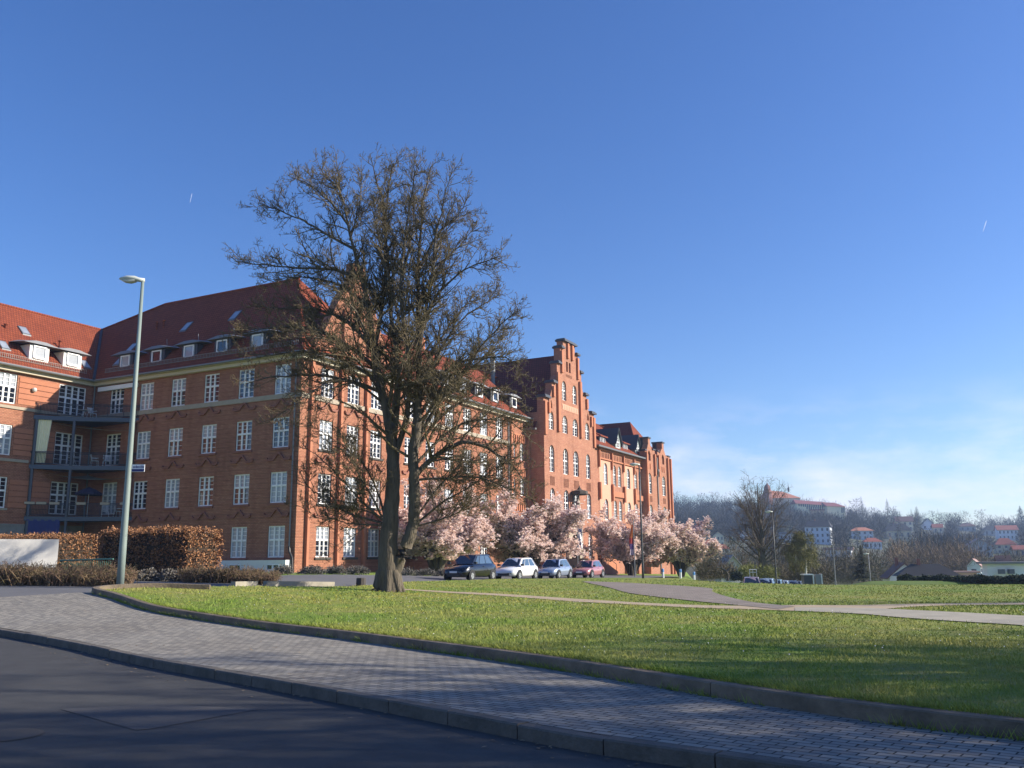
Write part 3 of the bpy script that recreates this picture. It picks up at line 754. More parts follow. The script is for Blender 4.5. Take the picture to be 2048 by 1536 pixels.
# string course, sills, cornice
s_.fbox(FL, -.09, 22.6, 0, .09, 13.38, 13.74); s_.fbox(FR, 0, 32.7, 0, .09, 13.38, 13.74)
s_.fbox(FW, -18, -.09, 0, .10, 13.36, 13.58); s_.fbox(FW, -18, -5.4, 0, .09, 9.28, 9.5)
c_ = Pieces('cornice', M['cream'], house)
c_.fbox(FL, -.35, 22.3, 0, .35, 16.25, 16.52); c_.fbox(FW, -18, -.35, 0, .35, 16.25, 16.52); c_.fbox(FR, 0, 37.0, 0, .35, 16.25, 16.52)
def pipe(name, m, parent, pts, rad, n=8):
    mb = MB(); mb.tube(pts, rad, n); return mb.build(name, m, parent)
def gutter(pts): pipe('gutter', M['zinc'], house, pts, .09, 6)
gutter([FL.P(-.6, .72, 16.62), FL.P(22.0, .72, 16.62)]); gutter([FW.P(-18, .72, 16.62), FW.P(-.7, .72, 16.62)]); gutter([FR.P(-.6, .72, 16.62), FR.P(37, .72, 16.62)])
pipe('downpipe', M['zinc'], house, [FL.P(.45, .55, 16.5), FL.P(.42, .13, 16.0), FL.P(.42, .13, 2.6)], .06)
pipe('downpipe', M['zinc'], house, [FL.P(22.3, .3, 16.4), FL.P(22.45, .15, 15.9), FL.P(22.45, .15, 4.0)], .06)
pipe('pipe_elbow', M['black_plastic'], house, [FL.P(.42, .13, 2.6), FL.P(.30, .2, 2.2), FL.P(.05, .22, 1.8), FL.P(-.02, .22, .9)], .085)
pipe('downpipe', M['zinc'], house, [FR.P(32.45, .1, 16.2), FR.P(32.45, .1, .2)], .07)
# relief ornaments under the sills
orn = [(-1.15, .13), (-1.02, 0), (-.5, 0), (-.08, .46), (.08, .46), (.5, 0), (1.02, 0), (1.15, .13)]
ob = MB()
for p, q_ in zip(orn[:-1], orn[1:]):
    ob.hexa([(p[0], -.15, p[1]), (q_[0], -.15, q_[1]), (q_[0], 0, q_[1]), (p[0], 0, p[1]), (p[0], -.15, p[1] + .15), (q_[0], -.15, q_[1] + .15), (q_[0], 0, q_[1] + .15), (p[0], 0, p[1] + .15)])
om = ob.mesh('brick_ornament', M['brick_dark'])
for z in (12.78, 8.78, 4.72):
    for c in LC: put(bpy.data.objects.new('brick_ornament', om), house, FL.mat(c + WW / 2, 0, z))
    for c in RC: put(bpy.data.objects.new('brick_ornament', om), house, FR.mat(c + WW / 2, 0, z))
# roofs
def roofpoly(mb, pts, mi=0):
    P = [Vector(p) for p in pts]; nrm = (P[1] - P[0]).cross(P[2] - P[0])
    if nrm.z < 0: P = P[::-1]; nrm = -nrm
    nrm.normalize(); ax = Vector((0, 0, 1)).cross(nrm).normalized(); ay = nrm.cross(ax)
    mb.face(P, [(p.dot(ax), p.dot(ay)) for p in P], mi)
rf = MB()
a_ = FL.P(-.65, .65, 16.7); r0 = FL.P(6.34, -6.5, 25.2); r1 = FL.P(22.4, -6.5, 25.2); inner = FL.P(22.0, .65, 16.7); hv = FL.P(28.65, -4.73, 23.12)
bfar = FR.P(13.65, .65, 16.7)
roofpoly(rf, [a_, inner, hv, r1, r0]); roofpoly(rf, [r1, hv, FL.P(34, -13.6, 16.7)]); roofpoly(rf, [a_, r0, bfar]); roofpoly(rf, [bfar, r0, r1, FL.P(34, -13.6, 16.7)])
roofpoly(rf, [inner, hv, FW.P(-18, -6.0, 23.12), FW.P(-18, .65, 16.7)]); roofpoly(rf, [hv, FW.P(-18, -6.0, 23.12), FW.P(-18, -12.6, 16.7), FL.P(34, -4.7, 16.7)])
roofpoly(rf, [FR.P(7.5, .65, 16.7), FR.P(37.4, .65, 16.7), FR.P(37.4, -6.5, 23.0), FR.P(7.5, -6.5, 23.0)])
roofpoly(rf, [FR.P(7.5, -6.5, 23.0), FR.P(44, -6.5, 23.0), FR.P(44, -13.6, 16.7), FR.P(7.5, -13.6, 16.7)])
roof = rf.build('roof', M['tile'], house)
for p, q_ in ((r0, r1), (r1, hv), (hv, FW.P(-18, -6.0, 23.12)), (FR.P(9.5, -6.5, 23.0), FR.P(37.4, -6.5, 23.0)), (a_, r0)): pipe('ridge_tiles', M['tile'], roof, [p, q_], .13, 6)
pipe('valley_gutter', M['slate'], roof, [tuple(np.array(inner) + [0, 0, .04]), tuple(np.array(hv) + [0, 0, .04])], .14, 6)
# dormers
def slopeL(off): return 16.7 + 1.187 * (.65 - off)
def slopeW(off): return 16.7 + .968 * (.65 - off)
def slopeR(off): return 16.7 + .881 * (.65 - off)
def dormer(Fm, sc, off, slope, w_=1.7, z0=17.62, h=1.15, light=False):
    root = MB(); zt = z0 + h; zb_ = slope(off)
    root.fbox(Fm, sc - w_ / 2, sc + w_ / 2, off - 2.4, off, min(zb_, z0) - .15, zt, 0)
    o = root.build('dormer', M['white_wall'] if light else M['slate'], house)
    t = MB()
    P0 = [Fm.P(sc - w_ / 2 - .75, off + .30, zt + .06), Fm.P(sc + w_ / 2 + .75, off + .30, zt + .06)]
    tl, tr_ = Fm.P(sc - w_ * .28, off + .18, zt + .34), Fm.P(sc + w_ * .28, off + .18, zt + .34)
    bl, br = Fm.P(sc - w_ / 2 - .9, off - 2.2, zt + .25), Fm.P(sc + w_ / 2 + .9, off - 2.2, zt + .25)
    ml, mr = Fm.P(sc - w_ * .28, off - 2.6, zt + .75), Fm.P(sc + w_ * .28, off - 2.6, zt + .75)
    t.face([P0[0], P0[1], tr_, tl]); t.face([P0[0], tl, ml, bl]); t.face([P0[1], br, mr, tr_]); t.face([tl, tr_, mr, ml])
    t.face([P0[0], bl, br, P0[1]])
    t.build('dormer_roof', M['zinc'], o)
    ms = win_meshes(1.12, 1.02, 1, 1, 1, tr=.02, outer=.11)
    m = Fm.mat(sc, off + .05, z0 + .1)
    put(bpy.data.objects.new('dormer_window', ms[0]), o, m)
    put(bpy.data.objects.new('pane', ms[2 if WR.random() < .5 else 1]), o, m @ Matrix.Translation((0, .01, 0)))
for sc in (4.75, 8.45, 12.05, 15.75, 19.5): dormer(FL, sc, -.35, slopeL)
for sc in (-5.15, -2.15, -11.5): dormer(FW, sc, -.25, slopeW, z0=17.66, light=True)
for sc in (20.2, 23.5, 26.9, 30.2, 34.4): dormer(FR, sc, -.3, slopeR, z0=17.55)
# skylights, vents
def skylight(Fm, sc, off, slope, w_=.75, l=1.1):
    mb = MB(); k = .10
    d0, d1 = off, off - l * .75
    P = [Fm.P(sc - w_ / 2, d0, slope(d0)), Fm.P(sc + w_ / 2, d0, slope(d0)), Fm.P(sc + w_ / 2, d1, slope(d1)), Fm.P(sc - w_ / 2, d1, slope(d1))]
    mb.hexa([tuple(np.array(p) - [0, 0, .05]) for p in P] + [tuple(np.array(p) + [0, 0, k]) for p in P])
    o = mb.build('skylight', M['gutter'], roof)
    mb = MB(); c = sum(np.array(p) for p in P) / 4
    mb.face([tuple(c + (np.array(p) - c) * .82 + [0, 0, k + .012]) for p in P]); mb.build('pane', M['glass_net'], o)
for a, o_ in ((15.9, -2.9), (21.0, -1.6), (20.9, -.45), (10.6, -3.2)): skylight(FL, a, o_, slopeL)
for a, o_ in ((-4.6, -2.9), (-7.6, -.7), (-.45, -.5)): skylight(FW, a, o_, slopeW)
vm = MB()
for a, o_, hh, Fm, sl in ((20.0, -3.7, .55, FL, slopeL), (19.2, -3.75, .55, FL, slopeL), (21.4, -2.8, .5, FL, slopeL), (-2.0, -2.3, .55, FW, slopeW), (-6.3, -3.2, .25, FW, slopeW), (-1.0, -1.9, .2, FW, slopeW)):
    z = sl(o_); vm = MB(); vm.tube([Fm.P(a, o_, z - .1), Fm.P(a, o_, z + hh)], .09, 8); vm.tube([Fm.P(a, o_, z + hh), Fm.P(a, o_, z + hh + .1)], .15, 8); vm.build('vent_pipe', M['tile'], roof)
for a in (8.0, 11.9, 15.5, 19.0): 
    mb = MB(); mb.tube([FL.P(a, -1.1, 19.0), FL.P(a + .1, -1.1, 19.85)], .025, 5); mb.build('lightning_rod', M['zinc'], roof)
# snow guards
def guard(Fm, a0, a1, off, slope, step=.16):
    z = slope(off); sg = MB()
    for h in (.05, .36): sg.fbox(Fm, a0, a1, off - .012, off + .012, z + h, z + h + .03)
    k = a0
    while k < a1: sg.fbox(Fm, k, k + .03, off - .01, off + .01, z + .02, z + .36); k += step
    sg.build('snow_guard', M['stone_grey'], house)
guard(FL, .3, 21.4, .15, slopeL); guard(FW, -15, -1.0, .15, slopeW)
ch = Pieces('chimney', M['brick_plain'], house); ch.fbox(FR, 25.4, 26.3, -7.2, -6.4, 22.0, 24.3); ch.fbox(FR, 13.0, 14.2, -6.9, -6.0, 22.0, 24.5)
# white basement front
wb = MB(); wb.panel(FL, rect(.15, 8.6, .3, 1.66), [rect(.7, 1.9, .95, 1.4), rect(4.3, 5.5, .95, 1.4)], .75, .1, .75, backs=(0, 1)); 
wbo = wb.build('basement_front', M['white_wall'], house)
for a in (1.3, 4.9):
    ms = win_meshes(1.2, .45, 2, 1, 1, tr=.02); m = FL.mat(a, .72, .95)
    put(bpy.data.objects.new('basement_window', ms[0]), wbo, m); put(bpy.data.objects.new('pane', ms[1]), wbo, m @ Matrix.Translation((0, .02, 0)))
# roller awning under the eaves
aw = MB(); aw.fbox(FL, 17.3, 21.9, .02, .28, 15.75, 16.1); aw.build('awning_case', M['cloth_white'], house)
gl = MB(); gl.lathe(FW.P(-5.55, .18, 15.1), [(0, -.2), (.14, -.14), (.2, 0), (.14, .14), (0, .2)], 10); gl.build('wall_lamp', M['lamp_glass'], house)

so_ = Pieces('soffit', M['cream'], house)
so_.fbox(FL, -.6, 21.98, 0, .62, 16.535, 16.66); so_.fbox(FW, -18, -.64, 0, .62, 16.535, 16.66); so_.fbox(FL, 21.98, 22.65, 0, .66, 16.54, 16.655); so_.fbox(FR, .02, 37.0, 0, .62, 16.535, 16.66)
# --- steel balconies in the inner corner
balc = MB()
def Q(s, d): return FL.P(s, d, 0)[:2]
foot = [(16.9, .05), (20.9, 3.0), (22.6, 5.3)]
LEV = [(13.12, 'top'), (9.2, 'mid'), (5.15, 'low')]
for zdeck, nm in LEV:
    d = MB(); poly = [Q(16.9, .03), Q(20.9, 3.0), Q(22.62, 5.3), Q(22.62, .03)]
    d.face([(x, y, zdeck + .02) for x, y in poly]); d.face([(x, y, zdeck - .32) for x, y in poly][::-1])
    for i in range(4):
        p, q_ = poly[i], poly[(i + 1) % 4]; d.face([(p[0], p[1], zdeck - .32), (q_[0], q_[1], zdeck - .32), (q_[0], q_[1], zdeck + .02), (p[0], p[1], zdeck + .02)])
    deck = d.build('balcony', M['steel_blue'], house)
    r_ = MB()
    for i in range(2):
        p, q_ = np.array(poly[i]), np.array(poly[i + 1]); L = np.linalg.norm(q_ - p)
        for h in (.12, .95, 1.05): r_.tube([(*p, zdeck + h), (*q_, zdeck + h)], .03, 5)
        n = int(L / .10)
        for k in range(1, n):
            x, y = p + (q_ - p) * k / n; r_.tube([(x, y, zdeck + .12), (x, y, zdeck + .95)], .017 if k % 12 else .04, 4, cap=False)
    r_.build('railing', M['rail'], deck)
    for (s, dd), hgt in (((20.9, 2.93), 4.0), ((22.5, 5.1), 4.0), ((17.2, .25), 4.0)):
        x, y = Q(s, dd); zb_ = {'top': 9.22, 'mid': 5.17, 'low': .8}[nm]; pipe('balcony_post', M['steel_blue'], deck, [(x, y, zb_), (x, y, zdeck - .3)], .12)

# ================================================================== GABLED BUILDING (tower front, middle part, end block)
TO, MO, BO = 2.0, 1.5, 2.1
school = thing('gabled_building', FR.P(44.5, 2.0, -.3), 'tall red brick building with stepped gable, arched windows and stone portal behind the blossoming trees', 'building')
t_ = MB()
SP = 44.5
Lh = [(37.1, -.8), (37.1, 19.0), (38.3, 19.0), (38.3, 18.4), (39.35, 20.3), (39.35, 21.0), (40.15, 21.0), (40.15, 20.9), (40.8, 22.1), (40.8, 23.5), (41.5, 23.5), (41.5, 23.4), (41.75, 24.1), (41.75, 25.5), (42.4, 25.5), (42.6, 25.6), (42.6, 26.5)]
Rh = [(2 * SP - .35 - a, z) for a, z in Lh]
outT = Lh + Rh[::-1]
tw = {'T': [(38.42, 39.7), (42.05, 43.5), (44.95, 46.5), (48.7, 50.0)], 'G': [(42.1, 43.3), (45.1, 46.3)]}
hT = []; wins = []
for a, b2 in tw['T']:
    for z0, z1 in ((15.65, 17.72), (10.95, 13.92)): hT.append(arch(a, b2, z0, z1)); wins.append((a, b2, z0, z1))
for i, (a, b2) in enumerate(tw['T']): hT.append(arch(a, b2, 6.2, 9.2)); wins.append((a, b2, 6.2, 9.2))
for a, b2 in tw['G']: hT.append(arch(a, b2, 19.45, 21.75)); wins.append((a, b2, 19.45, 21.75))
hT.append(arch(48.85, 50.05, 1.6, 4.5)); wins.append((48.85, 50.05, 1.6, 4.5))
hT.append(arch(39.0, 40.1, 1.6, 4.5)); wins.append((39.0, 40.1, 1.6, 4.5))
hT.append(arch(43.15, 45.45, 1.0, 4.35))
nb = len(hT)
backs = []
for r_ in ([rect(43.4, 43.9, 23.0, 24.2), rect(44.2, 44.7, 23.0, 24.2), arch(38.85, 39.35, 18.05, 19.0, .5, 4, True), arch(49.4, 49.9, 18.05, 19.0, .5, 4, True)]
           + [rect(43.3 + k * .3, 43.45 + k * .3, 22.35, 22.7) for k in range(6)]
           + [rect(a + k * (b2 - a) / 5 + .05, a + k * (b2 - a) / 5 + .2, 9.45, 10.45) for a, b2 in tw['T'] for k in range(5)]):
    backs.append(len(hT)); hT.append(r_)
t_.panel(FR, outT, hT, TO, .28, .8, backs=backs)
t_.fbox(FR, 37.11, 37.7, -14, TO - .8, -.8, 15.7); t_.fbox(FR, 51.3, 51.89, -14, TO - .8, -.8, 15.7)
t_.fbox(FR, 37.11, 37.9, TO - .8 - 2.2, TO - .8, 15.7, 17.4)
t_.build('brick_wall', M['brick_tower'], school)
for a, b2, z0, z1 in wins: window(school, FR, (a + b2) / 2, TO - .2, z0, b2 - a, z1 - z0, 2, 3, 3, kind='arch', net=.12, tr=.52, sill='brick_plain')
p_ = Pieces('brick_pilaster', M['brick_plain'], school)
for a, zt in ((40.55, 22.4), (46.95, 22.4)): p_.fbox(FR, a, a + .5, TO, TO + .26, 15.6, zt)
for a in (37.1, 51.05): p_.fbox(FR, a, a + .5, TO, TO + .22, 14.9, 18.6)
for a, z0, z1 in ((38.1, 17.4, 18.6), (50.3, 17.4, 18.6), (39.4, 19.4, 20.6), (49.0, 19.4, 20.6), (41.8, 22.6, 25.2), (46.4, 22.6, 25.2), (43.55, 24.6, 26.4), (44.85, 24.6, 26.4)): p_.fbox(FR, a, a + .42, TO, TO + .24, z0, z1)
def cap(a0, a1, o0, o1, z, h=.22):
    cp = MB(); cp.fbox(FR, a0 - .14, a1 + .14, o0 - .14, o1 + .14, z, z + h); cp.fbox(FR, a0 - .02, a1 + .02, o0 - .02, o1 + .02, z + h, z + h + .12); cp.build('gable_cap', M['slate'], school)
for L in (Lh,):
    for a, b2, z in ((37.1, 38.3, 19.0), (39.35, 40.15, 21.0), (40.8, 41.5, 23.5), (41.75, 42.4, 25.5)):
        for aa, bb in ((a, b2), (2 * SP - .35 - b2, 2 * SP - .35 - a)): cap(aa, bb, TO - .8, TO + .2, z)
cap(42.6, 2 * SP - .35 - 42.6, TO - .8, TO + .2, 26.5)
dia = MB(); dia.fbox(FR, 42.0, 46.5, TO, TO + .04, 18.35, 19.0)
for k in range(9): dia.fbox(FR, 42.05 + k * .5, 42.3 + k * .5, TO + .04, TO + .07, 18.45, 18.9)
dia.build('patterned_band', M['plaster_pink'], school)
# portal with canopy, statue and stairs
po = MB(); po.panel(FR, rect(42.4, 46.5, -.3, 5.7), [arch(43.15, 45.45, .9, 4.35)], TO + .35, .6, .345)
po.fbox(FR, 42.2, 46.7, TO, TO + .5, 5.7, 5.95)
portal = po.build('stone_portal', M['stone'], school)
dr = MB(); dr.fbox(FR, 43.1, 45.5, TO - .7, TO - .55, .9, 4.4); dr.fbox(FR, 43.3, 44.2, TO - .55, TO - .48, 1.1, 3.2); dr.build('door', M['dark'], portal)
# bay with statue
cy = MB(); c0 = FR.P(44.75, TO + .75, 8.7)
cy.lathe(c0, [(0, 1.15), (.12, .85), (.3, .62), (.95, .45), (1.0, .1), (.85, 0), (0, 0)], 8)
cy.lathe(FR.P(44.55, TO + .45, 5.9), [(0, -.4), (.25, -.3), (.55, .3), (.7, .75), (.7, .9), (0, .9)], 8)
for dx in (-.75, .75): cy.tube([FR.P(44.75 + dx, TO + .3, 6.8), FR.P(44.75 + dx, TO + .3, 8.8)], .11, 6)
cy.build('statue_canopy', M['stone_dark'], school)
sb = MB(); c0 = FR.P(44.7, TO + .55, 6.8)
sb.lathe(c0, [(.26, 0), (.28, .3), (.24, .7), (.27, 1.0), (.24, 1.25), (.1, 1.36), (.08, 1.42), (.12, 1.5), (.13, 1.6), (.08, 1.7), (0, 1.72)], 10)
sb.tube([FR.P(44.45, TO + .6, 8.0), FR.P(44.5, TO + .85, 7.7), FR.P(44.7, TO + .9, 7.75)], [.07, .06, .05], 6)
sb.build('statue', M['stone'], school, smooth=True)
stp = MB()
for k in range(8): stp.fbox(FR, 42.6, 46.3 + k * .62, TO + .35, TO + 2.2, -1.0, .85 - k * .17)
stp.fbox(FR, 42.2, 42.6, TO + .35, TO + 2.5, -1, 1.6)
stairs = stp.build('entrance_stairs', M['stone'], school)
sw = MB()
for i in range(5):
    a = 46.3 + i * 1.1; z = 1.6 - i * .32; sw.hexa([FR.P(a, TO + 2.2, -1), FR.P(a + 1.1, TO + 2.2, -1), FR.P(a + 1.1, TO + 2.5, -1), FR.P(a, TO + 2.5, -1), FR.P(a, TO + 2.2, z), FR.P(a + 1.1, TO + 2.2, z - .32), FR.P(a + 1.1, TO + 2.5, z - .32), FR.P(a, TO + 2.5, z)])
sw.build('stair_wall', M['brick_dark'], stairs)
hr = MB(); hr.tube([FR.P(44.0, TO + 2.35, 2.55), FR.P(46.3, TO + 2.35, 2.5), FR.P(51.6, TO + 2.35, .9)], .035, 6)
for a, z in ((44.0, 2.55), (46.3, 2.5), (49, 1.7), (51.6, .9)): hr.tube([FR.P(a, TO + 2.35, z - 1.0), FR.P(a, TO + 2.35, z)], .03, 6)
hr.build('handrail', M['dark_pole'], stairs)
lp = MB(); lp.tube([FR.P(46.2, TO + 2.7, -.3), FR.P(46.2, TO + 2.7, 2.6)], .06, 6); lp.lathe(FR.P(46.2, TO + 2.7, 2.6), [(.08, 0), (.2, .1), (.22, .5), (.05, .62), (0, .75)], 8); lp.build('stair_lantern', M['stone_dark'], stairs)
# --- middle part
m_ = MB(); hM = []; mw = []
for a, b2 in ((55.5, 56.8), (58.8, 59.9), (60.6, 61.75), (63.8, 65.1), (66.85, 67.95), (68.6, 69.8)):
    for z0, z1 in ((10.75, 13.5), (6.35, 8.95), (1.8, 4.3)): hM.append(arch(a, b2, z0, z1)); mw.append((a, b2, z0, z1))
bk = []
for a, b2 in ((54.5, 57.6), (58.6, 62.2), (63.0, 66.1), (66.7, 69.9)):
    for k in range(6): bk.append(len(hM)); x = a + .1 + k * (b2 - a) / 6; hM.append(rect(x, x + .26, 14.05, 14.75))
m_.panel(FR, rect(51.8, 70.7, -1.6, 15.3), hM, MO, .24, 0, backs=bk)
m_.build('brick_wall', M['brick_tower'], school)
pl = MB(); pl.panel(FR, rect(54.0, 57.9, 6.2, 13.75), [arch(55.5, 56.8, 10.75, 13.5), arch(55.5, 56.8, 6.35, 8.95)], MO + .03, .03, .03); pl.build('plaster_panel', M['plaster_pink'], school); pl = MB(); pl.panel(FR, rect(62.7, 66.3, 6.2, 13.75), [arch(63.8, 65.1, 10.75, 13.5), arch(63.8, 65.1, 6.35, 8.95)], MO + .03, .03, .03)
pl.build('plaster_panel', M['plaster_pink'], school)
for a, b2, z0, z1 in mw: window(school, FR, (a + b2) / 2, MO - .17, z0, b2 - a, z1 - z0, 2, 3, 4, kind='arch', net=.1, tr=.55)
pp = Pieces('brick_buttress', M['brick_plain'], school)
for a in (53.6, 57.95, 62.25, 66.35, 70.1): pp.fbox(FR, a, a + .4, MO, MO + .35, 8.8, 10.9); pp.fbox(FR, a + .08, a + .32, MO, MO + .3, 12.8, 14.9); pp.fbox(FR, a, a + .4, MO, MO + .45, -1.4, 5.6)
for z in (13.85, 15.0): pp.fbox(FR, 54.0, 70.3, MO, MO + .2, z, z + .18)
for a in (58.5, 66.5):
    for z in (9.35, 5.0): pp.fbox(FR, a, a + 3.6, MO, MO + .22, z, z + .7)
pp.fbox(FR, 52.0, 57.0, MO, MO + 1.2, -1.4, 4.9)
md = MB(); md.hexa([FR.P(51.9, MO, 4.9), FR.P(57.2, MO, 4.9), FR.P(57.2, MO + 1.5, 4.9), FR.P(51.9, MO + 1.5, 4.9), FR.P(51.9, MO, 6.1), FR.P(57.2, MO, 6.1), FR.P(57.2, MO + 1.5, 5.0), FR.P(51.9, MO + 1.5, 5.0)]); md.build('porch_roof', M['tile'], school)
# --- end block with twin gables
e_ = MB(); hE = []; ew = []
for a, b2 in ((70.9, 72.5), (77.2, 78.75)):
    for z0, z1 in ((10.55, 13.45), (6.1, 9.0), (1.6, 4.2)): hE.append(arch(a, b2, z0, z1)); ew.append((a, b2, z0, z1))
bkE = []
for a, b2 in ((71.2, 72.35), (77.45, 78.55)):
    bkE.append(len(hE)); hE.append(arch(a, b2, 15.2, 16.75, .55, 6, True))
    for k in range(4): bkE.append(len(hE)); hE.append(rect(a - .1 + k * .36, a + .1 + k * .36, 9.35, 10.2))
outE = [(69.9, -1.8), (69.9, 16.4), (70.7, 16.6), (71.5, 17.6), (71.5, 18.4), (72.35, 18.4), (72.35, 17.6), (73.2, 16.6), (73.4, 16.9), (74.3, 16.9), (74.4, 16.0), (75.4, 16.0), (75.5, 16.9), (76.6, 16.7), (77.75, 17.6), (77.75, 18.4), (78.6, 18.4), (78.6, 17.5), (79.5, 16.6), (81.4, 16.6), (81.4, -1.8)]
e_.panel(FR, outE, hE, BO, .25, .8, backs=bkE)
e_.fbox(FR, 69.91, 70.4, -9, BO - .8, -1.6, 15.8); e_.fbox(FR, 80.9, 81.39, -9, BO - .8, -1.6, 15.8)
e_.build('brick_wall', M['brick_tower'], school)
for a, b2, z0, z1 in ew: window(school, FR, (a + b2) / 2, BO - .18, z0, b2 - a, z1 - z0, 2, 3, 4, kind='arch', net=.1, tr=.52)
ep = Pieces('brick_pilaster', M['brick_plain'], school)
for a in (69.95, 73.6, 75.3, 79.6, 80.95): ep.fbox(FR, a, a + .42, BO, BO + .3, 13.2 if a in (73.6, 75.3) else -1.6, 16.3)
for a in (71.0, 77.3): ep.fbox(FR, a, a + .35, BO, BO + .1, 14.0, 14.8); ep.fbox(FR, a + .9, a + 1.25, BO, BO + .1, 14.0, 14.8)
ec = Pieces('gable_cap', M['slate'], school)
for a, b2, z in ((71.5, 72.35, 18.4), (77.75, 78.6, 18.4)):
    ec.fbox(FR, a - .15, b2 + .15, BO - 1.6, BO + .12, z, z + .2); ec.fbox(FR, a, b2, BO - 1.5, BO - .82, 15.8, z)
for a, b2, z in ((73.4, 74.3, 16.9), (75.5, 76.0, 16.9), (80.4, 81.4, 16.6), (69.9, 70.5, 16.5)): ec.fbox(FR, a - .1, b2 + .1, BO - .85, BO + .12, z, z + .18)
dp = MB(); dp.tube([FR.P(74.85, BO + .12, 15.9), FR.P(74.85, BO + .12, -1.5)], .09, 6); dp.lathe(FR.P(74.85, BO + .15, 13.9), [(.1, -.5), (.28, 0), (.28, .3), (0, .3)], 8); dp.build('downpipe', M['gutter'], school)
# roofs
sr = MB()
rT0 = FR.P(44.35, TO - .8, 25.3); rT1 = FR.P(44.35, -16, 25.3)
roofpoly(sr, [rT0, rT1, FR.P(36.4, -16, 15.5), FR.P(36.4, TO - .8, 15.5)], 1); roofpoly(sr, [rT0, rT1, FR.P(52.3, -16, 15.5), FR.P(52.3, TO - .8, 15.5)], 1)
roofpoly(sr, [FR.P(51, MO + .5, 15.25), FR.P(70.9, MO + .5, 15.25), FR.P(70.9, -5.5, 21.0), FR.P(51, -5.5, 21.0)]); roofpoly(sr, [FR.P(51, -12, 15), FR.P(74, -12, 15), FR.P(74, -5.5, 21.0), FR.P(51, -5.5, 21.0)])
aE, aE2 = FR.P(75.6, -2.0, 21.6), FR.P(75.6, -10, 21.6)
roofpoly(sr, [FR.P(69.6, BO - .8, 15.8), aE, aE2, FR.P(69.6, -13, 15.8)], 1); roofpoly(sr, [FR.P(81.6, BO - .8, 15.8), aE, aE2, FR.P(81.6, -13, 15.8)]); roofpoly(sr, [FR.P(69.6, BO - .8, 15.8), FR.P(81.6, BO - .8, 15.8), aE])  # left slope takes the darker tile as painted shade, the others the plain one
sroof = sr.build('roof', [M['tile'], M['tile_shaded']], school)
eg = Pieces('gutter', M['gutter'], sroof); eg.fbox(FR, 52.4, 70.6, MO + .2, MO + .75, 15.22, 15.42); eg.fbox(FR, 36.2, 36.5, -14, TO - .6, 15.35, 15.55);
mc = MB(); mc.tube([FR.P(40.2, -6, 21.0), FR.P(40.2, -6, 25.6)], .28, 10); mc.tube([FR.P(40.2, -6, 25.9), FR.P(40.2, -6, 26.3)], .34, 10); mc.build('metal_chimney', M['zinc'], sroof)
def slopeM(off): return 15.25 + (21.0 - 15.25) / 7.0 * (MO + .5 - off)
for sc in (58.2, 66.6):                                   # long shed dormers
    mb = MB(); mb.fbox(FR, sc - 1.0, sc + 1.0, -1.8, .35, 15.9, 17.15); o = mb.build('dormer', M['slate'], school)
    mb = MB(); mb.hexa([FR.P(sc - 1.3, .7, 17.1), FR.P(sc + 1.3, .7, 17.1), FR.P(sc + 1.3, -2.6, 18.6), FR.P(sc - 1.3, -2.6, 18.6), FR.P(sc - 1.3, .7, 17.25), FR.P(sc + 1.3, .7, 17.25), FR.P(sc + 1.3, -2.6, 18.75), FR.P(sc - 1.3, -2.6, 18.75)]); mb.build('dormer_roof', M['tile'], o)
    ms = win_meshes(1.7, .95, 3, 1, 1, tr=.02); m = FR.mat(sc, .4, 16.15); put(bpy.data.objects.new('dormer_window', ms[0]), o, m); put(bpy.data.objects.new('pane', ms[1]), o, m @ Matrix.Translation((0, .01, 0)))
M['copper'] = mat('copper', (.22, .28, .27), .6, var=.5, vscale=3)
for sc in (62.4, 70.2):                                   # pointed green-grey dormers
    mb = MB(); mb.panel(FR, [(sc - .95, 15.9), (sc + .95, 15.9), (sc + .95, 16.9), (sc, 18.7), (sc - .95, 16.9)], [arch(sc - .55, sc + .55, 16.1, 17.6, .8, 6, True)], .95, .1, 2.0)
    o = mb.build('dormer', M['copper'], school)
    mb = MB()
    for sg_ in (-1, 1): mb.hexa([FR.P(sc, 1.2, 18.72), FR.P(sc + sg_ * 1.25, 1.2, 16.5), FR.P(sc + sg_ * 1.25, -1.5, 16.5), FR.P(sc, -3.2, 18.72), FR.P(sc, 1.2, 18.86), FR.P(sc + sg_ * 1.25, 1.2, 16.64), FR.P(sc + sg_ * 1.25, -1.5, 16.64), FR.P(sc, -3.2, 18.86)])
    mb.build('dormer_roof', M['slate'], o)
    ms = win_meshes(1.1, 1.5, 2, 1, 2, kind='arch', rise=.8, tr=.5); m = FR.mat(sc, .9, 16.1); put(bpy.data.objects.new('dormer_window', ms[0]), o, m); put(bpy.data.objects.new('pane', ms[1]), o, m @ Matrix.Translation((0, .01, 0)))

# ================================================================== TREES
def norm(a): return a / (np.linalg.norm(a, axis=-1, keepdims=True) + 1e-9)
def tubes_np(P, Rr, n=3):
    """P (B,k,3), R (B,k) -> verts, quads"""
    B, k, _ = P.shape
    T = norm(np.gradient(P, axis=1)); ref = np.where(np.abs(T[..., 2:3]) > .9, np.array([1., 0, 0]), np.array([0, 0, 1.]))
    A = norm(np.cross(T, ref)); Bv = np.cross(T, A)
    ang = np.arange(n) * 2 * np.pi / n
    V = P[:, :, None, :] + Rr[:, :, None, None] * (A[:, :, None, :] * np.cos(ang)[None, None, :, None] + Bv[:, :, None, :] * np.sin(ang)[None, None, :, None])
    I = np.arange(B * k * n).reshape(B, k, n); J = np.roll(I, -1, axis=2)
    F = np.stack([I[:, :-1], J[:, :-1], J[:, 1:], I[:, 1:]], -1).reshape(-1, 4)
    return V.reshape(-1, 3), F
def resample(pts, k):
    c, _ = smooth_curve(pts, k); return c
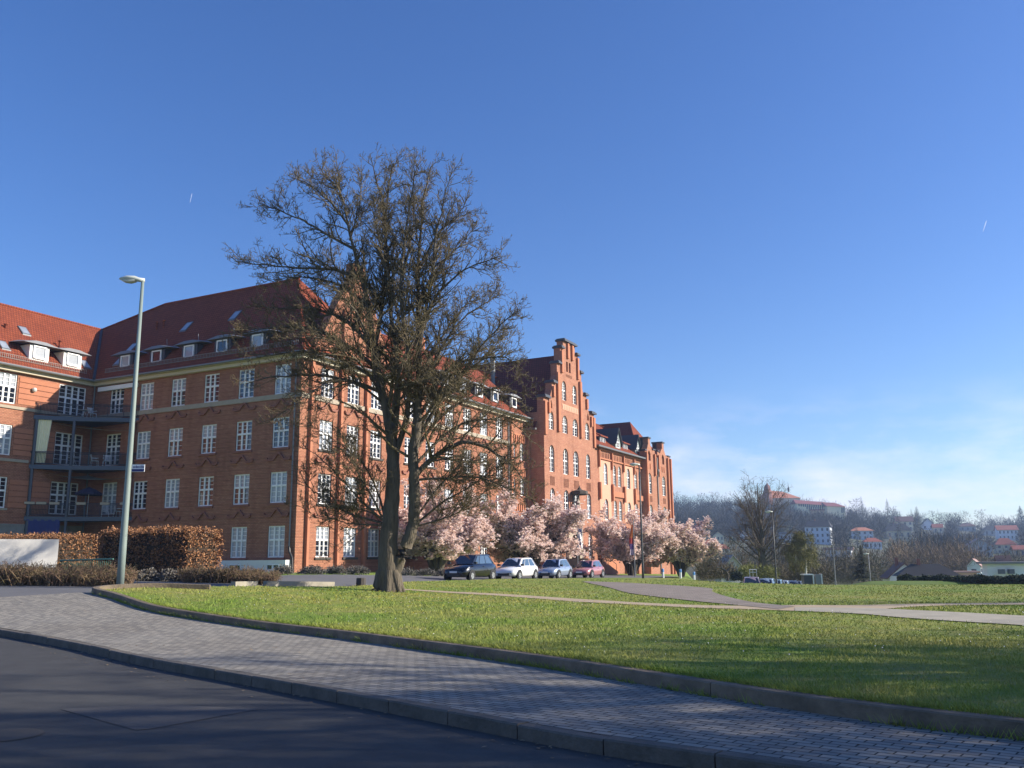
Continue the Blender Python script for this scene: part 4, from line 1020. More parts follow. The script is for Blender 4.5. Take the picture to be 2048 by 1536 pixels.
def children(P, Rr, spacing, length, ang, k, up, jit, rg, t0=.12, rratio=.6, rmin=.006, taper=.45, lvar=.5, tipshrink=.55, rend=.4):
    seg = np.linalg.norm(np.diff(P, axis=1), axis=2); L = seg.sum(1)
    n = np.maximum(1, (L * (1 - t0) / spacing + rg.random(len(L))).astype(int))
    pi = np.repeat(np.arange(len(P)), n); N = len(pi)
    t = t0 + (1 - t0) * rg.random(N); f = t * (P.shape[1] - 1); i = np.minimum(f.astype(int), P.shape[1] - 2); fr = (f - i)[:, None]
    base = P[pi, i] * (1 - fr) + P[pi, i + 1] * fr
    tan = norm(P[pi, i + 1] - P[pi, i]); r0 = (Rr[pi, i] * (1 - fr[:, 0]) + Rr[pi, i + 1] * fr[:, 0])
    rnd = rg.normal(size=(N, 3)); perp = norm(rnd - (rnd * tan).sum(1, keepdims=True) * tan)
    a = ang * (.6 + .8 * rg.random(N))[:, None]
    d = norm(tan * np.cos(a) + perp * np.sin(a) + np.array([0, 0, up]))
    ln = length * (1 - lvar + 2 * lvar * rg.random(N)) * (1 - tipshrink * t)
    if np.ndim(length): pass
    out = [base]; p = base
    for j in range(k - 1):
        p = p + d * (ln / (k - 1))[:, None]; out.append(p)
        d = norm(d + rg.normal(size=(N, 3)) * jit + np.array([0, 0, up * .5]))
    rr = np.maximum(np.minimum(r0 * rratio, ln * .03 + .004), rmin)
    Rn = rr[:, None] * np.linspace(1, rend, k)[None, :]
    return np.stack(out, 1), Rn
def merge(parts):
    V, F, o = [], [], 0
    for v, f in parts: V.append(v); F.append(f + o); o += len(v)
    return np.concatenate(V), np.concatenate(F)
def add_mesh(name, me, parent=None, m=None): return put(bpy.data.objects.new(name, me), parent, m)

# --- the big bare tree on the lawn
TB = ghit_l(776, 1183); TY = TB[1]
def tp(px, py, dy=0.0): return atY(px, py, TY + dy)
rg = np.random.default_rng(42)
big = thing('bare_tree', TB, 'big forked bare tree with dense lichen covered twigs standing on the lawn', 'tree')
stems = [
 ([(778, 1192), (777, 1140), (777, 1090), (780, 1040), (785, 985), (786, 920), (781, 860), (772, 815), (763, 780), (752, 730), (746, 690)], [.46, .39, .335, .30, .265, .24, .22, .19, .165, .14, .12], 0),
 ([(784, 1165), (795, 1130), (808, 1100), (821, 1068), (828, 1035), (829, 995), (828, 950), (826, 910), (832, 860), (836, 800), (839, 740)], [.2, .24, .225, .21, .205, .2, .195, .185, .165, .15, .13], -.3),
]
limbs = [
 ([(746, 690), (738, 620), (722, 540), (705, 470), (690, 400), (672, 352)], .12, -.6), ([(748, 700), (760, 640), (768, 560), (766, 480), (758, 400), (735, 318)], .10, .8),
 ([(786, 890), (796, 800), (792, 720), (782, 640), (776, 560), (772, 470), (780, 380), (790, 332)], .13, .4), ([(787, 920), (812, 840), (820, 760), (812, 680), (802, 590), (812, 480), (826, 390), (838, 345)], .13, -1.0),
 ([(839, 740), (836, 650), (838, 560), (845, 470), (852, 400), (870, 340)], .12, .6), ([(838, 700), (850, 620), (862, 540), (872, 450), (885, 380), (893, 334)], .09, -1.0),
 ([(828, 955), (850, 930), (880, 905), (905, 893), (935, 882), (975, 893), (1015, 912), (1045, 935), (1066, 962)], .13, -1.2), ([(830, 890), (868, 822), (910, 765), (955, 705), (1005, 648), (1036, 622)], .10, -.8),
 ([(837, 800), (875, 715), (915, 650), (950, 615), (988, 592)], .08, .8), ([(838, 680), (870, 600), (910, 555), (955, 528), (1003, 512)], .08, -.6), ([(838, 600), (880, 525), (918, 485), (945, 440)], .07, 1.0), ([(846, 520), (880, 460), (915, 425), (930, 395)], .06, -.4),
 ([(830, 900), (880, 835), (940, 795), (1000, 775), (1058, 795)], .08, 1.5), ([(834, 840), (895, 745), (955, 722), (1020, 720), (1055, 745)], .08, -2.0), ([(830, 930), (900, 860), (960, 840), (1020, 850), (1062, 885)], .07, 2.2), ([(832, 870), (880, 790), (940, 740), (990, 690), (1020, 660)], .07, 2.5),
 ([(752, 735), (700, 695), (640, 664), (580, 652), (520, 655), (468, 662)], .10, -1.0), ([(748, 700), (692, 642), (632, 618), (570, 612), (512, 612)], .09, 1.0), ([(725, 560), (668, 540), (608, 538), (548, 530), (492, 522)], .08, -.8), ([(735, 612), (680, 572), (610, 560), (550, 570)], .07, 1.5),
 ([(712, 500), (652, 468), (592, 432), (532, 405)], .07, .4), ([(700, 455), (662, 402), (620, 362), (588, 340)], .06, -.8), ([(690, 410), (660, 360), (630, 325)], .05, 1.0), ([(765, 785), (700, 762), (635, 750), (565, 745), (505, 748)], .09, -1.8),
 ([(760, 765), (690, 720), (620, 700), (550, 705), (490, 700)], .08, 2.0), ([(770, 810), (720, 770), (660, 760), (600, 790), (550, 820)], .06, -2.4), ([(765, 790), (720, 730), (660, 690), (590, 680)], .07, -3.0), ([(775, 830), (830, 770), (880, 770), (930, 800)], .06, -3.0), ([(780, 850), (800, 760), (830, 690), (860, 640)], .08, -3.2), ([(760, 760), (740, 690), (700, 620), (660, 590)], .07, -3.2),
 ([(775, 820), (790, 740), (800, 650), (790, 560), (800, 480)], .08, 3.0), ([(750, 720), (720, 640), (690, 560), (650, 520)], .07, 3.0), ([(838, 760), (880, 680), (930, 620), (970, 580)], .07, 3.2), ([(700, 480), (720, 400), (715, 340)], .05, 1.6), ([(805, 560), (820, 460), (815, 380)], .06, 1.8), ([(790, 600), (760, 500), (735, 420)], .06, -2.0),
 ([(765, 1040), (722, 1000), (682, 962), (642, 925), (606, 888)], .05, -.8), ([(764, 1046), (702, 1028), (652, 1000), (602, 958)], .05, .6), ([(764, 1034), (742, 988), (716, 945), (692, 900), (672, 855)], .05, -1.4), ([(764, 1050), (712, 1048), (664, 1042), (622, 1028)], .04, -.6), ([(768, 1028), (752, 978), (718, 922), (664, 884), (606, 850)], .05, 1.6), ([(766, 1040), (730, 1020), (690, 1015), (650, 1020)], .035, 1.0),
 ([(836, 1045), (880, 1010), (930, 980), (980, 945), (1022, 905)], .05, -1.0), ([(836, 1030), (872, 978), (912, 930), (952, 890)], .05, 1.2), ([(836, 1052), (900, 1032), (960, 1002), (1004, 965)], .04, .4), ([(830, 960), (880, 955), (940, 950), (1000, 965), (1060, 990)], .06, -2.0),
]
stemP = []; stemR = []; parts = []
for pts, rad, dy in stems:
    c = resample([tp(a, b_, dy * i / len(pts)) for i, (a, b_) in enumerate(pts)], 36)
    r_ = np.interp(np.linspace(0, 1, 36), np.linspace(0, 1, len(rad)), rad)
    c += rg.normal(size=c.shape) * .015
    parts.append(tubes_np(c[None], r_[None], 14)); stemP.append(c); stemR.append(r_)
# root flare
for k in range(7):
    a = k * .9 + .3; e = TB + np.array([math.cos(a) * .56, math.sin(a) * .5, -.05]); s0 = TB + np.array([math.cos(a) * .24, math.sin(a) * .22, .7])
    c = resample([s0, (s0 * .45 + e * .55) - [0, 0, .05], e], 8); parts.append(tubes_np(c[None], np.linspace(.22, .10, 8)[None], 8))
LP, LR = [], []
for pts, r0, dy in limbs:
    n = len(pts)
    c = resample([tp(a, b_, dy * (i / (n - 1))) for i, (a, b_) in enumerate(pts)], 24); c += np.cumsum(rg.normal(size=c.shape) * .03, 0) * np.linspace(0, 1, 24)[:, None]
    r_ = r0 * .9 * np.linspace(1, .16, 24)
    LP.append(c); LR.append(r_)
LP = np.array(LP); LR = np.array(LR)
parts.append(tubes_np(LP[LR[:, 0] >= .0], LR, 8))
V, F = merge(parts)
# uneven bark
V = V + norm(rg.normal(size=V.shape)) * .006
add_mesh('trunk', np_mesh('trunk', V - TB, [F], M['bark'], smooth=True), big, Matrix.Translation(TB))
P1, R1 = children(LP, LR, .15, 1.7, .8, 7, .14, .17, rg, t0=.14, rratio=.55, rmin=.014, tipshrink=.60)
P1b, R1b = children(np.array(stemP)[:, 18:], np.array(stemR)[:, 18:], .25, 2.2, 1.0, 7, .15, .2, rg, rratio=.3, rmin=.014)
P1 = np.concatenate([P1, P1b]); R1 = np.concatenate([R1, R1b])
P2, R2 = children(P1, R1, .125, .58, .85, 5, .12, .26, rg, t0=.08, rratio=.6, rmin=.0095)
PL, RL = children(LP, LR, .2, .5, .9, 5, .15, .3, rg, t0=.3, rratio=.5, rmin=.009)
P2 = np.concatenate([P2, PL]); R2 = np.concatenate([R2, RL])
P3, R3 = children(P2, R2, .085, .19, .95, 3, .35, .35, rg, t0=.1, rratio=.7, rmin=.0088, rend=.75)
V, F = merge([tubes_np(P1, R1, 5), tubes_np(P2, R2, 3), tubes_np(P3, R3, 3)])
add_mesh('crown', np_mesh('crown', V - TB, [F], M['twig']), big, Matrix.Translation(TB))
print('big tree', len(P1), len(P2), len(P3), len(F))

def bare_tree_meshes(h, spread, seed, trunk_r, twig_r, n_limb=16, first=.25, sp1=.6, sp2=.35, l1=.22, dome=False, m_t='bark', m_c='twig_grey', lev3=None, upb=.12, flat=False):
    """generic leafless tree at the origin: (trunk mesh, crown mesh)"""
    r_ = np.random.default_rng(seed)
    tpts = [(0, 0, -.3)] + [(r_.normal() * .012 * h * f, r_.normal() * .012 * h * f, h * f) for f in (.15, .3, .45, .6, .75, .9)]
    c = resample(tpts, 24); rr = trunk_r * (np.linspace(1.25, .16, 24) if not dome else np.interp(np.linspace(0, 1, 24), [0, .1, .35, .6, 1], [1.3, 1.0, .75, .3, .05])); rr[0] *= 1.3
    LPs, LRs = [], []
    for i in range(n_limb):
        f = first + (.86 - first) * (i + .5 * r_.random()) / n_limb; z = h * f; a = i * 2.4 + r_.random()
        b0 = np.array([np.interp(z, c[:, 2], c[:, k]) for k in range(3)])
        L = spread * (math.sin(math.pi * min(1, .22 + .62 * (f - first) / (1 - first) + .16)) ** .7) * (.8 + .35 * r_.random())
        rise = h * (.10 + .22 * (f - first)) * (0.9 + .5 * r_.random())
        d = np.array([math.cos(a), math.sin(a), 0])
        if dome:
            z = h * (first + .42 * (i + .5) / n_limb); b0 = np.array([np.interp(z, c[:, 2], c[:, k]) for k in range(3)]); ph = (-.25 + 1.75 * ((i + .5) / n_limb) ** .8)
            ch = max(.02, math.cos(ph)) ** .5; tip = np.array([d[0] * spread * ch, d[1] * spread * ch, h * .47 + h * .47 * math.sin(ph)]) * (.93 + .1 * r_.random()); v_ = tip - b0
            up_ = np.array([0, 0, .12 * h * math.cos(ph)]) * (-.3 if ph < .3 else .4)
            LPs.append(resample(np.array([b0, b0 + v_ * .33 + up_ * .6, b0 + v_ * .7 + up_ * .6, tip]) + r_.normal(size=(4, 3)) * .015 * h, 12)); LRs.append(np.interp(z, c[:, 2], rr) * .23 * np.linspace(1, .25, 12)); continue
        P = [b0, b0 + d * L * .35 + [0, 0, rise * .45], b0 + d * L * .7 + [0, 0, rise * .85], b0 + d * L + [0, 0, rise * 1.25]]
        LPs.append(resample(np.array(P) + r_.normal(size=(4, 3)) * .02 * L, 12)); LRs.append(np.interp(z, c[:, 2], rr) * .62 * np.linspace(1, .2, 12))
    LPs, LRs = np.array(LPs), np.array(LRs)
    V, F = merge([tubes_np(c[None], rr[None], 10), tubes_np(LPs, LRs, 6)])
    tm = np_mesh('trunk', V, [F], M[m_t], smooth=True)
    P1, R1 = children(LPs, LRs, sp1, h * l1, .75, 6, upb, .16, r_, t0=.2, rratio=.55, rmin=twig_r * 1.6)
    Pt, Rt = children(c[None, 10:], rr[None, 10:], sp1 * (2.5 if dome else .5), h * l1, .8, 6, upb, .16, r_, t0=.1, rratio=.4, rmin=twig_r * 1.6)
    P1 = np.concatenate([P1, Pt]); R1 = np.concatenate([R1, Rt])
    P2, R2 = children(P1, R1, sp2, h * l1 * .42, .75, 4, upb, .22, r_, t0=.1, rratio=.6, rmin=twig_r)
    ps = [tubes_np(P1, R1, 4), tubes_np(P2, R2, 3)]
    if lev3:
        P3, R3 = children(P2, R2, lev3, h * l1 * .16, .8, 3, upb, .3, r_, t0=.1, rmin=twig_r * .8); ps.append(tubes_np(P3, R3, 3))
    V, F = merge(ps)
    return tm, np_mesh('crown', V, [F], M[m_c])
def tree_from(meshes, name, loc, label, group=None, s=1.0, rz=0.0, sz=None):
    o = thing(name, loc, label, 'tree', group, rz)
    m = WM[o.name] @ Matrix.Diagonal((s, s, sz or s, 1))
    add_mesh('trunk', meshes[0], o, m); add_mesh('crown', meshes[1], o, m)
    return o

# --- street trees right of the camera: out of frame, they throw the dappled shade
ms = bare_tree_meshes(13.5, 5.2, 5, .30, .013, n_limb=22, sp1=.48, sp2=.26, first=.2, lev3=.30)
k_ = 0
for x, y, s in ((17, 4.5, 1.0), (21.5, 10.5, .95), (26, -1.0, 1.05), (27, 6.5, 1.1), (33, 12.5, 1.05), (35, 3.0, 1.15), (42, 8.5, 1.2), (44, -2.5, 1.2), (17, -3.0, .9)):
    tree_from(ms, 'street_tree', (x, y, float(G(x, y)) - .1), 'bare street tree standing to the right beyond the edge of the view', 'street trees right of the view', s, rz=k_ * 1.7); k_ += 1
tree_from(ms, 'street_tree', (29, 27.3, float(lawn_z(29, 27.3)) - .1), 'bare street tree on the lawn right of the view, shading the gravel path', None, .62, rz=.4)

# --- magnolias in blossom
def magnolia(seed, W, H, n_fl):
    r_ = np.random.default_rng(seed); LPs, LRs = [], []
    for i in range(26):
        a = i * 2.4 + r_.random() * .6; L = W * (.55 + .5 * r_.random()); z = H * (.24 + .76 * r_.random() ** .7 * (1 - .45 * (L / W) ** 2))
        d = np.array([math.cos(a), math.sin(a), 0])
        P = [np.array([0, 0, -.1]) + d * .12, d * L * .25 + [0, 0, H * .22], d * L * .6 + [0, 0, z * .75], d * L + [0, 0, z]]
        LPs.append(resample(np.array(P) + r_.normal(size=(4, 3)) * .12, 12)); LRs.append((.11 + .03 * r_.random()) * np.linspace(1, .2, 12))
    LPs, LRs = np.array(LPs), np.array(LRs)
    P1, R1 = children(LPs, LRs, .2, 1.6, .85, 6, .10, .2, r_, t0=.35, rmin=.016)
    P2, R2 = children(P1, R1, .17, .55, .85, 4, .15, .25, r_, rmin=.009)
    V, F = merge([tubes_np(LPs, LRs, 7), tubes_np(P1, R1, 4), tubes_np(P2, R2, 3)])
    tm = np_mesh('trunk', V, [F], M['bark'])
    C = np.concatenate([P2[:, -1], P2[:, 2], P2[:, 1], P2[:, 3], P1[:, -1], P1[:, 3]]); C = np.concatenate([C, C + r_.normal(size=C.shape) * .16]); C = C + r_.normal(size=C.shape) * .05; C = C[C[:, 2] > H * .13]
    C = C[r_.permutation(len(C))[:n_fl]]; n = len(C); Vs = []
    for k in range(5):
        a = k * 1.257 + r_.random(n) * .5; w_ = .075; L = .15 + .07 * r_.random(n); el = .1 + 1.2 * r_.random(n)
        d = np.stack([np.cos(a) * np.cos(el), np.sin(a) * np.cos(el), np.sin(el)], -1) * L[:, None]; s = np.stack([-np.sin(a), np.cos(a), 0 * a], -1) * w_
        Vs.append(np.stack([C, C + d * .55 + s, C + d, C + d * .55 - s], 1))
    V = np.stack(Vs, 1).reshape(-1, 3)
    return tm, np_mesh('blossom', V, [np.arange(len(V)).reshape(-1, 4)], M['petal'])
MG = [('broad pink magnolia in full bloom behind the forked trunk of the big tree', 874, 73, 4.6, 8.0, 19000), ('tall round pink magnolia in bloom above the white and dark parked cars', 1055, 79, 5.0, 8.4, 22000),
      ('pink magnolia in bloom behind the rainbow flag, right of the entrance stairs', 1266, 96, 4.5, 8.2, 18000), ('rightmost pink magnolia in bloom, at the end of the brick facade', 1362, 104, 4.7, 7.6, 17000)]
for i, (lab, px_, Y, W_, H_, nf) in enumerate(MG):
    p = onG(px_, Y); a, b2 = magnolia(60 + i, W_, H_, nf)
    o = thing('magnolia_tree', p, lab, 'tree', 'magnolias along the facade'); add_mesh('trunk', a, o, WM[o.name].copy()); add_mesh('blossom', b2, o, WM[o.name].copy())

# ================================================================== HEDGES, SHRUBS
def leaf_cards(P, size, rg_, flat=None):
    n = len(P); a = norm(rg_.normal(size=(n, 3))); b2 = norm(np.cross(a, rg_.normal(size=(n, 3)))); s = size * (.6 + .8 * rg_.random(n))[:, None]
    V = np.stack([P - a * s * .6, P + b2 * s * .42, P + a * s * .6, P - b2 * s * .42], 1).reshape(-1, 3)
    return V, np.arange(n * 4).reshape(-1, 4)
def hedge(name, corner, along, L, T, H, m, label, n, leaf=.07, group=None, core=M['hedge_core'], cat='hedge'):
    """box hedge: corner (x,y,z), unit vector along, thickness to the left of it"""
    r_ = np.random.default_rng(len(label)); al = np.array(along); th = np.array([al[1], -al[0]])
    o = thing(name, corner, label, cat, group)
    mb = MB(); T_ = lambda a, t, z: (corner[0] + al[0] * a + th[0] * t, corner[1] + al[1] * a + th[1] * t, corner[2] + z)
    mb.box(.12, L - .12, .12, T - .12, 0, H - .14, T=T_); mb.build('core', core, o)
    u = r_.random((n, 3)); face = r_.random(n); tot = 2 * L * H + 2 * T * H + L * T
    A = np.stack([u[:, 0] * L, u[:, 1] * T, u[:, 2] * H], -1); c1, c2, c3 = L * H / tot, 2 * L * H / tot, (2 * L * H + T * H) / tot; c4 = (2 * L * H + 2 * T * H) / tot
    A[face < c1, 1] = 0; A[(face >= c1) & (face < c2), 1] = T; A[(face >= c2) & (face < c3), 0] = 0; A[(face >= c3) & (face < c4), 0] = L; A[face >= c4, 2] = H
    lump = .10 * np.sin(A[:, 0] * 2.3 + A[:, 2] * 1.7) + .07 * np.sin(A[:, 0] * 5.1 - A[:, 2] * 3)
    A += r_.normal(size=A.shape) * .07; A[:, 1] += lump * .6; A[:, 2] += lump * (A[:, 2] > H * .6) * .6
    W = np.stack([corner[0] + al[0] * A[:, 0] + th[0] * A[:, 1], corner[1] + al[1] * A[:, 0] + th[1] * A[:, 1], corner[2] + A[:, 2]], -1)
    V, F = leaf_cards(W, leaf, r_)
    add_mesh('foliage', np_mesh('foliage', V - np.array(corner), [F], m), o, WM[o.name].copy())
    if leaf < .12:                                     # thin shoots above the clipped top
        k = int(L * T * 14); b0 = np.stack([r_.random(k) * L, r_.random(k) * T, np.full(k, H - .1)], -1)
        W0 = np.stack([corner[0] + al[0] * b0[:, 0] + th[0] * b0[:, 1], corner[1] + al[1] * b0[:, 0] + th[1] * b0[:, 1], corner[2] + b0[:, 2]], -1)
        W1 = W0 + np.stack([r_.normal(size=k) * .07, r_.normal(size=k) * .07, .15 + .25 * r_.random(k)], -1)
        V, F = tubes_np(np.stack([W0, W1], 1), np.tile([.008, .005], (k, 1)), 3); add_mesh('shoots', np_mesh('shoots', V - np.array(corner), [F], M['twig_grey']), o, WM[o.name].copy())
    return o
cH = onG(372, 38.5); hedge('beech_hedge', cH, VV, 5.6, 1.9, 2.15, M['beech_leaf'], 'long clipped beech hedge with russet winter leaves, right of the tall lamp post', 16000)
cH2 = onG(110, 44); hedge('beech_hedge', cH2, VV, 7.0, 2.2, 1.95, M['beech_leaf'], 'clipped russet beech hedge behind the pale concrete wall at the left edge', 15000)
def strands(name, pts, h, m, label, n, spread=.35, w_=.012, group=None, cat='shrub', lean=.35):
    """bed of upright twiggy stems over a closed outline of ground points"""
    r_ = np.random.default_rng(len(label) + n); poly = [(p[0], p[1]) for p in pts]
    x0, x1 = min(p[0] for p in poly), max(p[0] for p in poly); y0, y1 = min(p[1] for p in poly), max(p[1] for p in poly)
    X = r_.uniform(x0, x1, n * 6); Y = r_.uniform(y0, y1, n * 6); k = inpoly(X, Y, poly); X, Y = X[k][:n], Y[k][:n]; n = len(X)
    Z = G(X, Y); lump = .82 + .18 * np.sin(X * 2.1 + Y) * np.sin(Y * 1.7 - X * .8)
    B = np.stack([X, Y, Z], -1); d = np.stack([r_.normal(size=n) * lean, r_.normal(size=n) * lean, np.ones(n)], -1); H = (h * (.55 + .5 * r_.random(n)) * lump)[:, None]
    mid = B + d * H * .55; top = mid + (d + r_.normal(size=(n, 3)) * .3) * H * .45
    V1, F1 = tubes_np(np.stack([B, mid, top], 1), np.tile([w_, w_ * .8, w_ * .5], (n, 1)), 3)
    q = 5; C = np.repeat(mid, q, 0) + (np.repeat(top - mid, q, 0)) * r_.random((n * q, 1)); e = C + norm(r_.normal(size=C.shape) + [0, 0, .5]) * (.09 + .1 * r_.random((n * q, 1)))
    V2, F2 = tubes_np(np.stack([C, e], 1), np.tile([w_ * .7, w_ * .5], (n * q, 1)), 3)
    V, F = merge([(V1, F1), (V2, F2)])
    c = V.mean(0); c[2] = V[:, 2].min()
    return tag(add_mesh(name, np_mesh(name, V - c, [F], m), None, Matrix.Translation(c)), label, cat, group)
def bed(px0, px1, Y0, Y1): return [onG(px0, Y0), onG(px1, Y0), onG(px1 - 5, Y1), onG(px0 + 5, Y1)]
strands('heather_bed', bed(-120, 268, 29.6, 32.2), .70, M['heather'], 'long brown heather bed beside the tall lamp post, in front of the pale wall', 2600)
strands('heather_bed', bed(366, 553, 34.4, 37.0), .60, M['heather'], 'brown heather bed behind the low concrete length, right of the beech hedge', 1500)
GR = 'grey lavender bushes along the facade'
def bush(px_, Y, w_, h, label, m=M['lavender'], group=GR, n=260, name='lavender_bush', cat='shrub'):
    c = onG(px_, Y); r_ = np.random.default_rng(int(px_ * 7 + Y)); d = norm(r_.normal(size=(n, 3)) * [1, 1, .7] + [0, 0, .45]); d[:, 2] = np.abs(d[:, 2])
    L = (.7 + .35 * r_.random(n))[:, None]; tip = d * L * np.array([w_ / 2, w_ / 2, h]); b0 = tip * .15
    V1, F1 = tubes_np(np.stack([b0, tip * .6, tip], 1), np.tile([.016, .014, .010], (n, 1)), 3)
    q = 6; C = np.repeat(tip, q, 0) * (.6 + .4 * r_.random((n * q, 1))); V2, F2 = leaf_cards(C + r_.normal(size=C.shape) * .05, .07, r_)
    V2, F2 = V2, F2; V = np.concatenate([V1, V2]); me = np_mesh(name, V, [F1, F2 + len(V1)], m)
    return tag(add_mesh(name, me, None, Matrix.Translation(c)), label, cat, group)
for px_, Y, w_, t in ((296, 36, 1.0, 'grey lavender bush between the lamp post and the beech hedge'), (340, 36, 1.0, 'grey lavender bush below the beech hedge, left of the second heather bed'), (566, 56, 1.4, 'grey lavender bush in front of the white basement corner'), (625, 58, 1.9, 'grey lavender bush below the first sunlit ground floor window'), (672, 59.5, 1.7, 'grey lavender bush below the second sunlit ground floor window'), (715, 61, 1.8, 'grey lavender bush just left of the big trunk'), (812, 64.5, 1.6, 'grey lavender bush just right of the big trunk'), (850, 66, 1.8, 'grey lavender bush at the foot of the leftmost magnolia'), (885, 67.5, 1.5, 'grey lavender bush behind the black car')):
    bush(px_, Y, w_, .55, t)

# ================================================================== STREET FURNITURE
def lamp_post(name, p, H, r0, r1_, head, label, toward=(-1, 0), m=M['lamp_pole'], group=None, sign=False):
    o = thing(name, p, label, 'street lamp', group); x, y, z = p; d = Vector((toward[0], toward[1], 0)).normalized(); s = Vector((-d.y, d.x, 0))
    mb = MB(); mb.tube([(x, y, z - .1), (x, y, z + H * .12), (x, y, z + H * .5), (x, y, z + H)], [r0, r0 * .97, (r0 + r1_) / 2, r1_], 14)
    mb.build('pole', m, o, smooth=True)
    hb = MB(); c = Vector((x, y, z + H)); L = head
    def ring(t, w_, zt, zb):
        q = c + d * t; return [q + s * w_ + Vector((0, 0, (zt + zb) / 2)), q + s * w_ * .6 + Vector((0, 0, zt)), q - s * w_ * .6 + Vector((0, 0, zt)), q - s * w_ + Vector((0, 0, (zt + zb) / 2)), q - s * w_ * .6 + Vector((0, 0, zb)), q + s * w_ * .6 + Vector((0, 0, zb))]
    R_ = [ring(-.08 * L, .07 * L, .12 * L, -.06 * L), ring(.14 * L, .10 * L, .14 * L, -.04 * L), ring(.35 * L, .22 * L, .2 * L, .0), ring(.7 * L, .25 * L, .2 * L, .0), ring(1.0 * L, .16 * L, .12 * L, .03 * L), ring(1.08 * L, .04 * L, .07 * L, .05 * L)]
    for a, b2 in zip(R_[:-1], R_[1:]):
        for k in range(6): hb.face([a[k], a[(k + 1) % 6], b2[(k + 1) % 6], b2[k]])
    hb.face(R_[0][::-1]); hb.face(R_[-1])
    h = hb.build('lamp_head', M['lamp_head'], o, smooth=True)
    gb = MB(); G_ = [ring(.32 * L, .19 * L, .02 * L, -.06 * L), ring(.55 * L, .21 * L, .02 * L, -.12 * L), ring(.8 * L, .19 * L, .02 * L, -.09 * L), ring(.98 * L, .1 * L, .03 * L, -.0)]
    for a, b2 in zip(G_[:-1], G_[1:]):
        for k in range(6): gb.face([a[k], a[(k + 1) % 6], b2[(k + 1) % 6], b2[k]])
    gb.build('lamp_glass', M['lamp_glass'], h, smooth=True)
    return o
def text_mesh(txt, size, m, name='lettering'):
    cu = bpy.data.curves.new(name, 'FONT'); cu.body = txt; cu.size = size; cu.align_x = 'CENTER'; cu.align_y = 'CENTER'; cu.extrude = .002
    ob = bpy.data.objects.new('tmp_text', cu); COL.objects.link(ob)
    dg = bpy.context.evaluated_depsgraph_get(); me = bpy.data.meshes.new_from_object(ob.evaluated_get(dg))
    bpy.data.objects.remove(ob); bpy.data.curves.remove(cu); me.name = name; me.materials.clear(); me.materials.append(m); return me
Lp = ghit(240, 1171, .1)
lampL = lamp_post('street_lamp', Lp, (ray(262, 562)[2] / ray(262, 562)[1] * Lp[1] + EYE) - Lp[2], .118, .052, .72, 'tall grey green street lamp with a street name sign, left of the lawn', (-1, -.12))
zs = atY(270, 937, Lp[1])[2]
sgn = MB(); X0 = Lp[0] + .10; sgn.box(X0, X0 + .42, Lp[1] - .012, Lp[1] + .012, zs - .11, zs + .13); so = sgn.build('street_sign', M['cloth_white'], lampL)
sb_ = MB(); sb_.box(X0 + .01, X0 + .41, Lp[1] - .017, Lp[1] - .013, zs - .10, zs - .02); sb_.build('sign_stripe', M['cloth_blue'], so)
rs_ = random.Random(4); lt = MB(); xx = X0 + .04
while xx < X0 + .37:
    w_ = rs_.uniform(.012, .03); lt.box(xx, xx + w_, Lp[1] - .016, Lp[1] - .0125, zs + .01, zs + rs_.uniform(.07, .1)); xx += w_ + .016
lt.build('lettering', M['cloth_blue'], so)
p3 = onG(1286, 66); lamp_post('street_lamp', p3, 8.35, .085, .05, .7, 'dark street lamp in front of the brick building, between flag and magnolias', (-1, -.1), M['dark_pole'])
p2 = onG(1552, 74); lamp_post('street_lamp', p2, (ray(1539, 1024)[2] / ray(1539, 1024)[1] * 74 + EYE) - p2[2], .075, .045, .55, 'slim street lamp in front of the wide bare beech tree', (-1, .1), M['dark_pole'])
p4 = onG(1740, 96); lamp_post('street_lamp', p4, (ray(1734, 1108)[2] / ray(1734, 1108)[1] * 96 + EYE) - p4[2], .06, .04, .5, 'short street lamp beside the dark conifer', (-1, .1), M['zinc'])
p5 = onG(1670, 82); mb = MB(); mb.tube([tuple(p5), (p5[0], p5[1], atY(1667, 1086, 82)[2])], [.06, .045], 8); mb.tube([(p5[0], p5[1], atY(1667, 1086, 82)[2]), (p5[0], p5[1], atY(1667, 1086, 82)[2] + .06)], .07, 8)
tag(mb.build('metal_pole', M['zinc']), 'bare slim metal pole in front of the white villa on the hill', 'pole')
# flags
def flag_pole(p, H, label, y0, y1, w_, cols, m_list, letters=None):
    o = thing('flag_pole', p, label, 'flag'); mb = MB(); mb.tube([tuple(p), (p[0], p[1], p[2] + H)], [.05, .03], 8); mb.build('pole', M['zinc'], o)
    f = MB(); n = 16; zs = [y1 + (y0 - y1) * k / n for k in range(n + 1)]; nc = len(m_list)
    for i in range(n):
        for c in range(8):
            def pt(cc, k):
                fx = cc / 8; tz = (zs[k] - y1) / (y0 - y1); wd = w_ * (.35 + .65 * min(1, (1 - tz) * 2.2))
                return (p[0] + cols * (.05 + fx * wd), p[1] + .10 * math.sin(fx * 7 + zs[k] * 2.2) * (fx + .2), zs[k])
            mi = min(nc - 1, int((n - 1 - i) / n * nc)) if letters is None else 0
            f.face([pt(c, i), pt(c + 1, i), pt(c + 1, i + 1), pt(c, i + 1)], mi=mi)
    fl = f.build('flag_cloth', m_list, o, smooth=True)
    if letters:
        for ch_, z in letters:
            me = text_mesh(ch_, .62, M['cloth_blue']); m = Matrix.Translation((p[0] + cols * (.05 + w_ * .45), p[1] - .16, z)) @ Matrix.Rotation(R(90), 4, 'X'); put(bpy.data.objects.new('lettering', me), fl, m)
    return o
pf = onG(1156, 84); zz = lambda y: atY(1156, y, 84)[2]
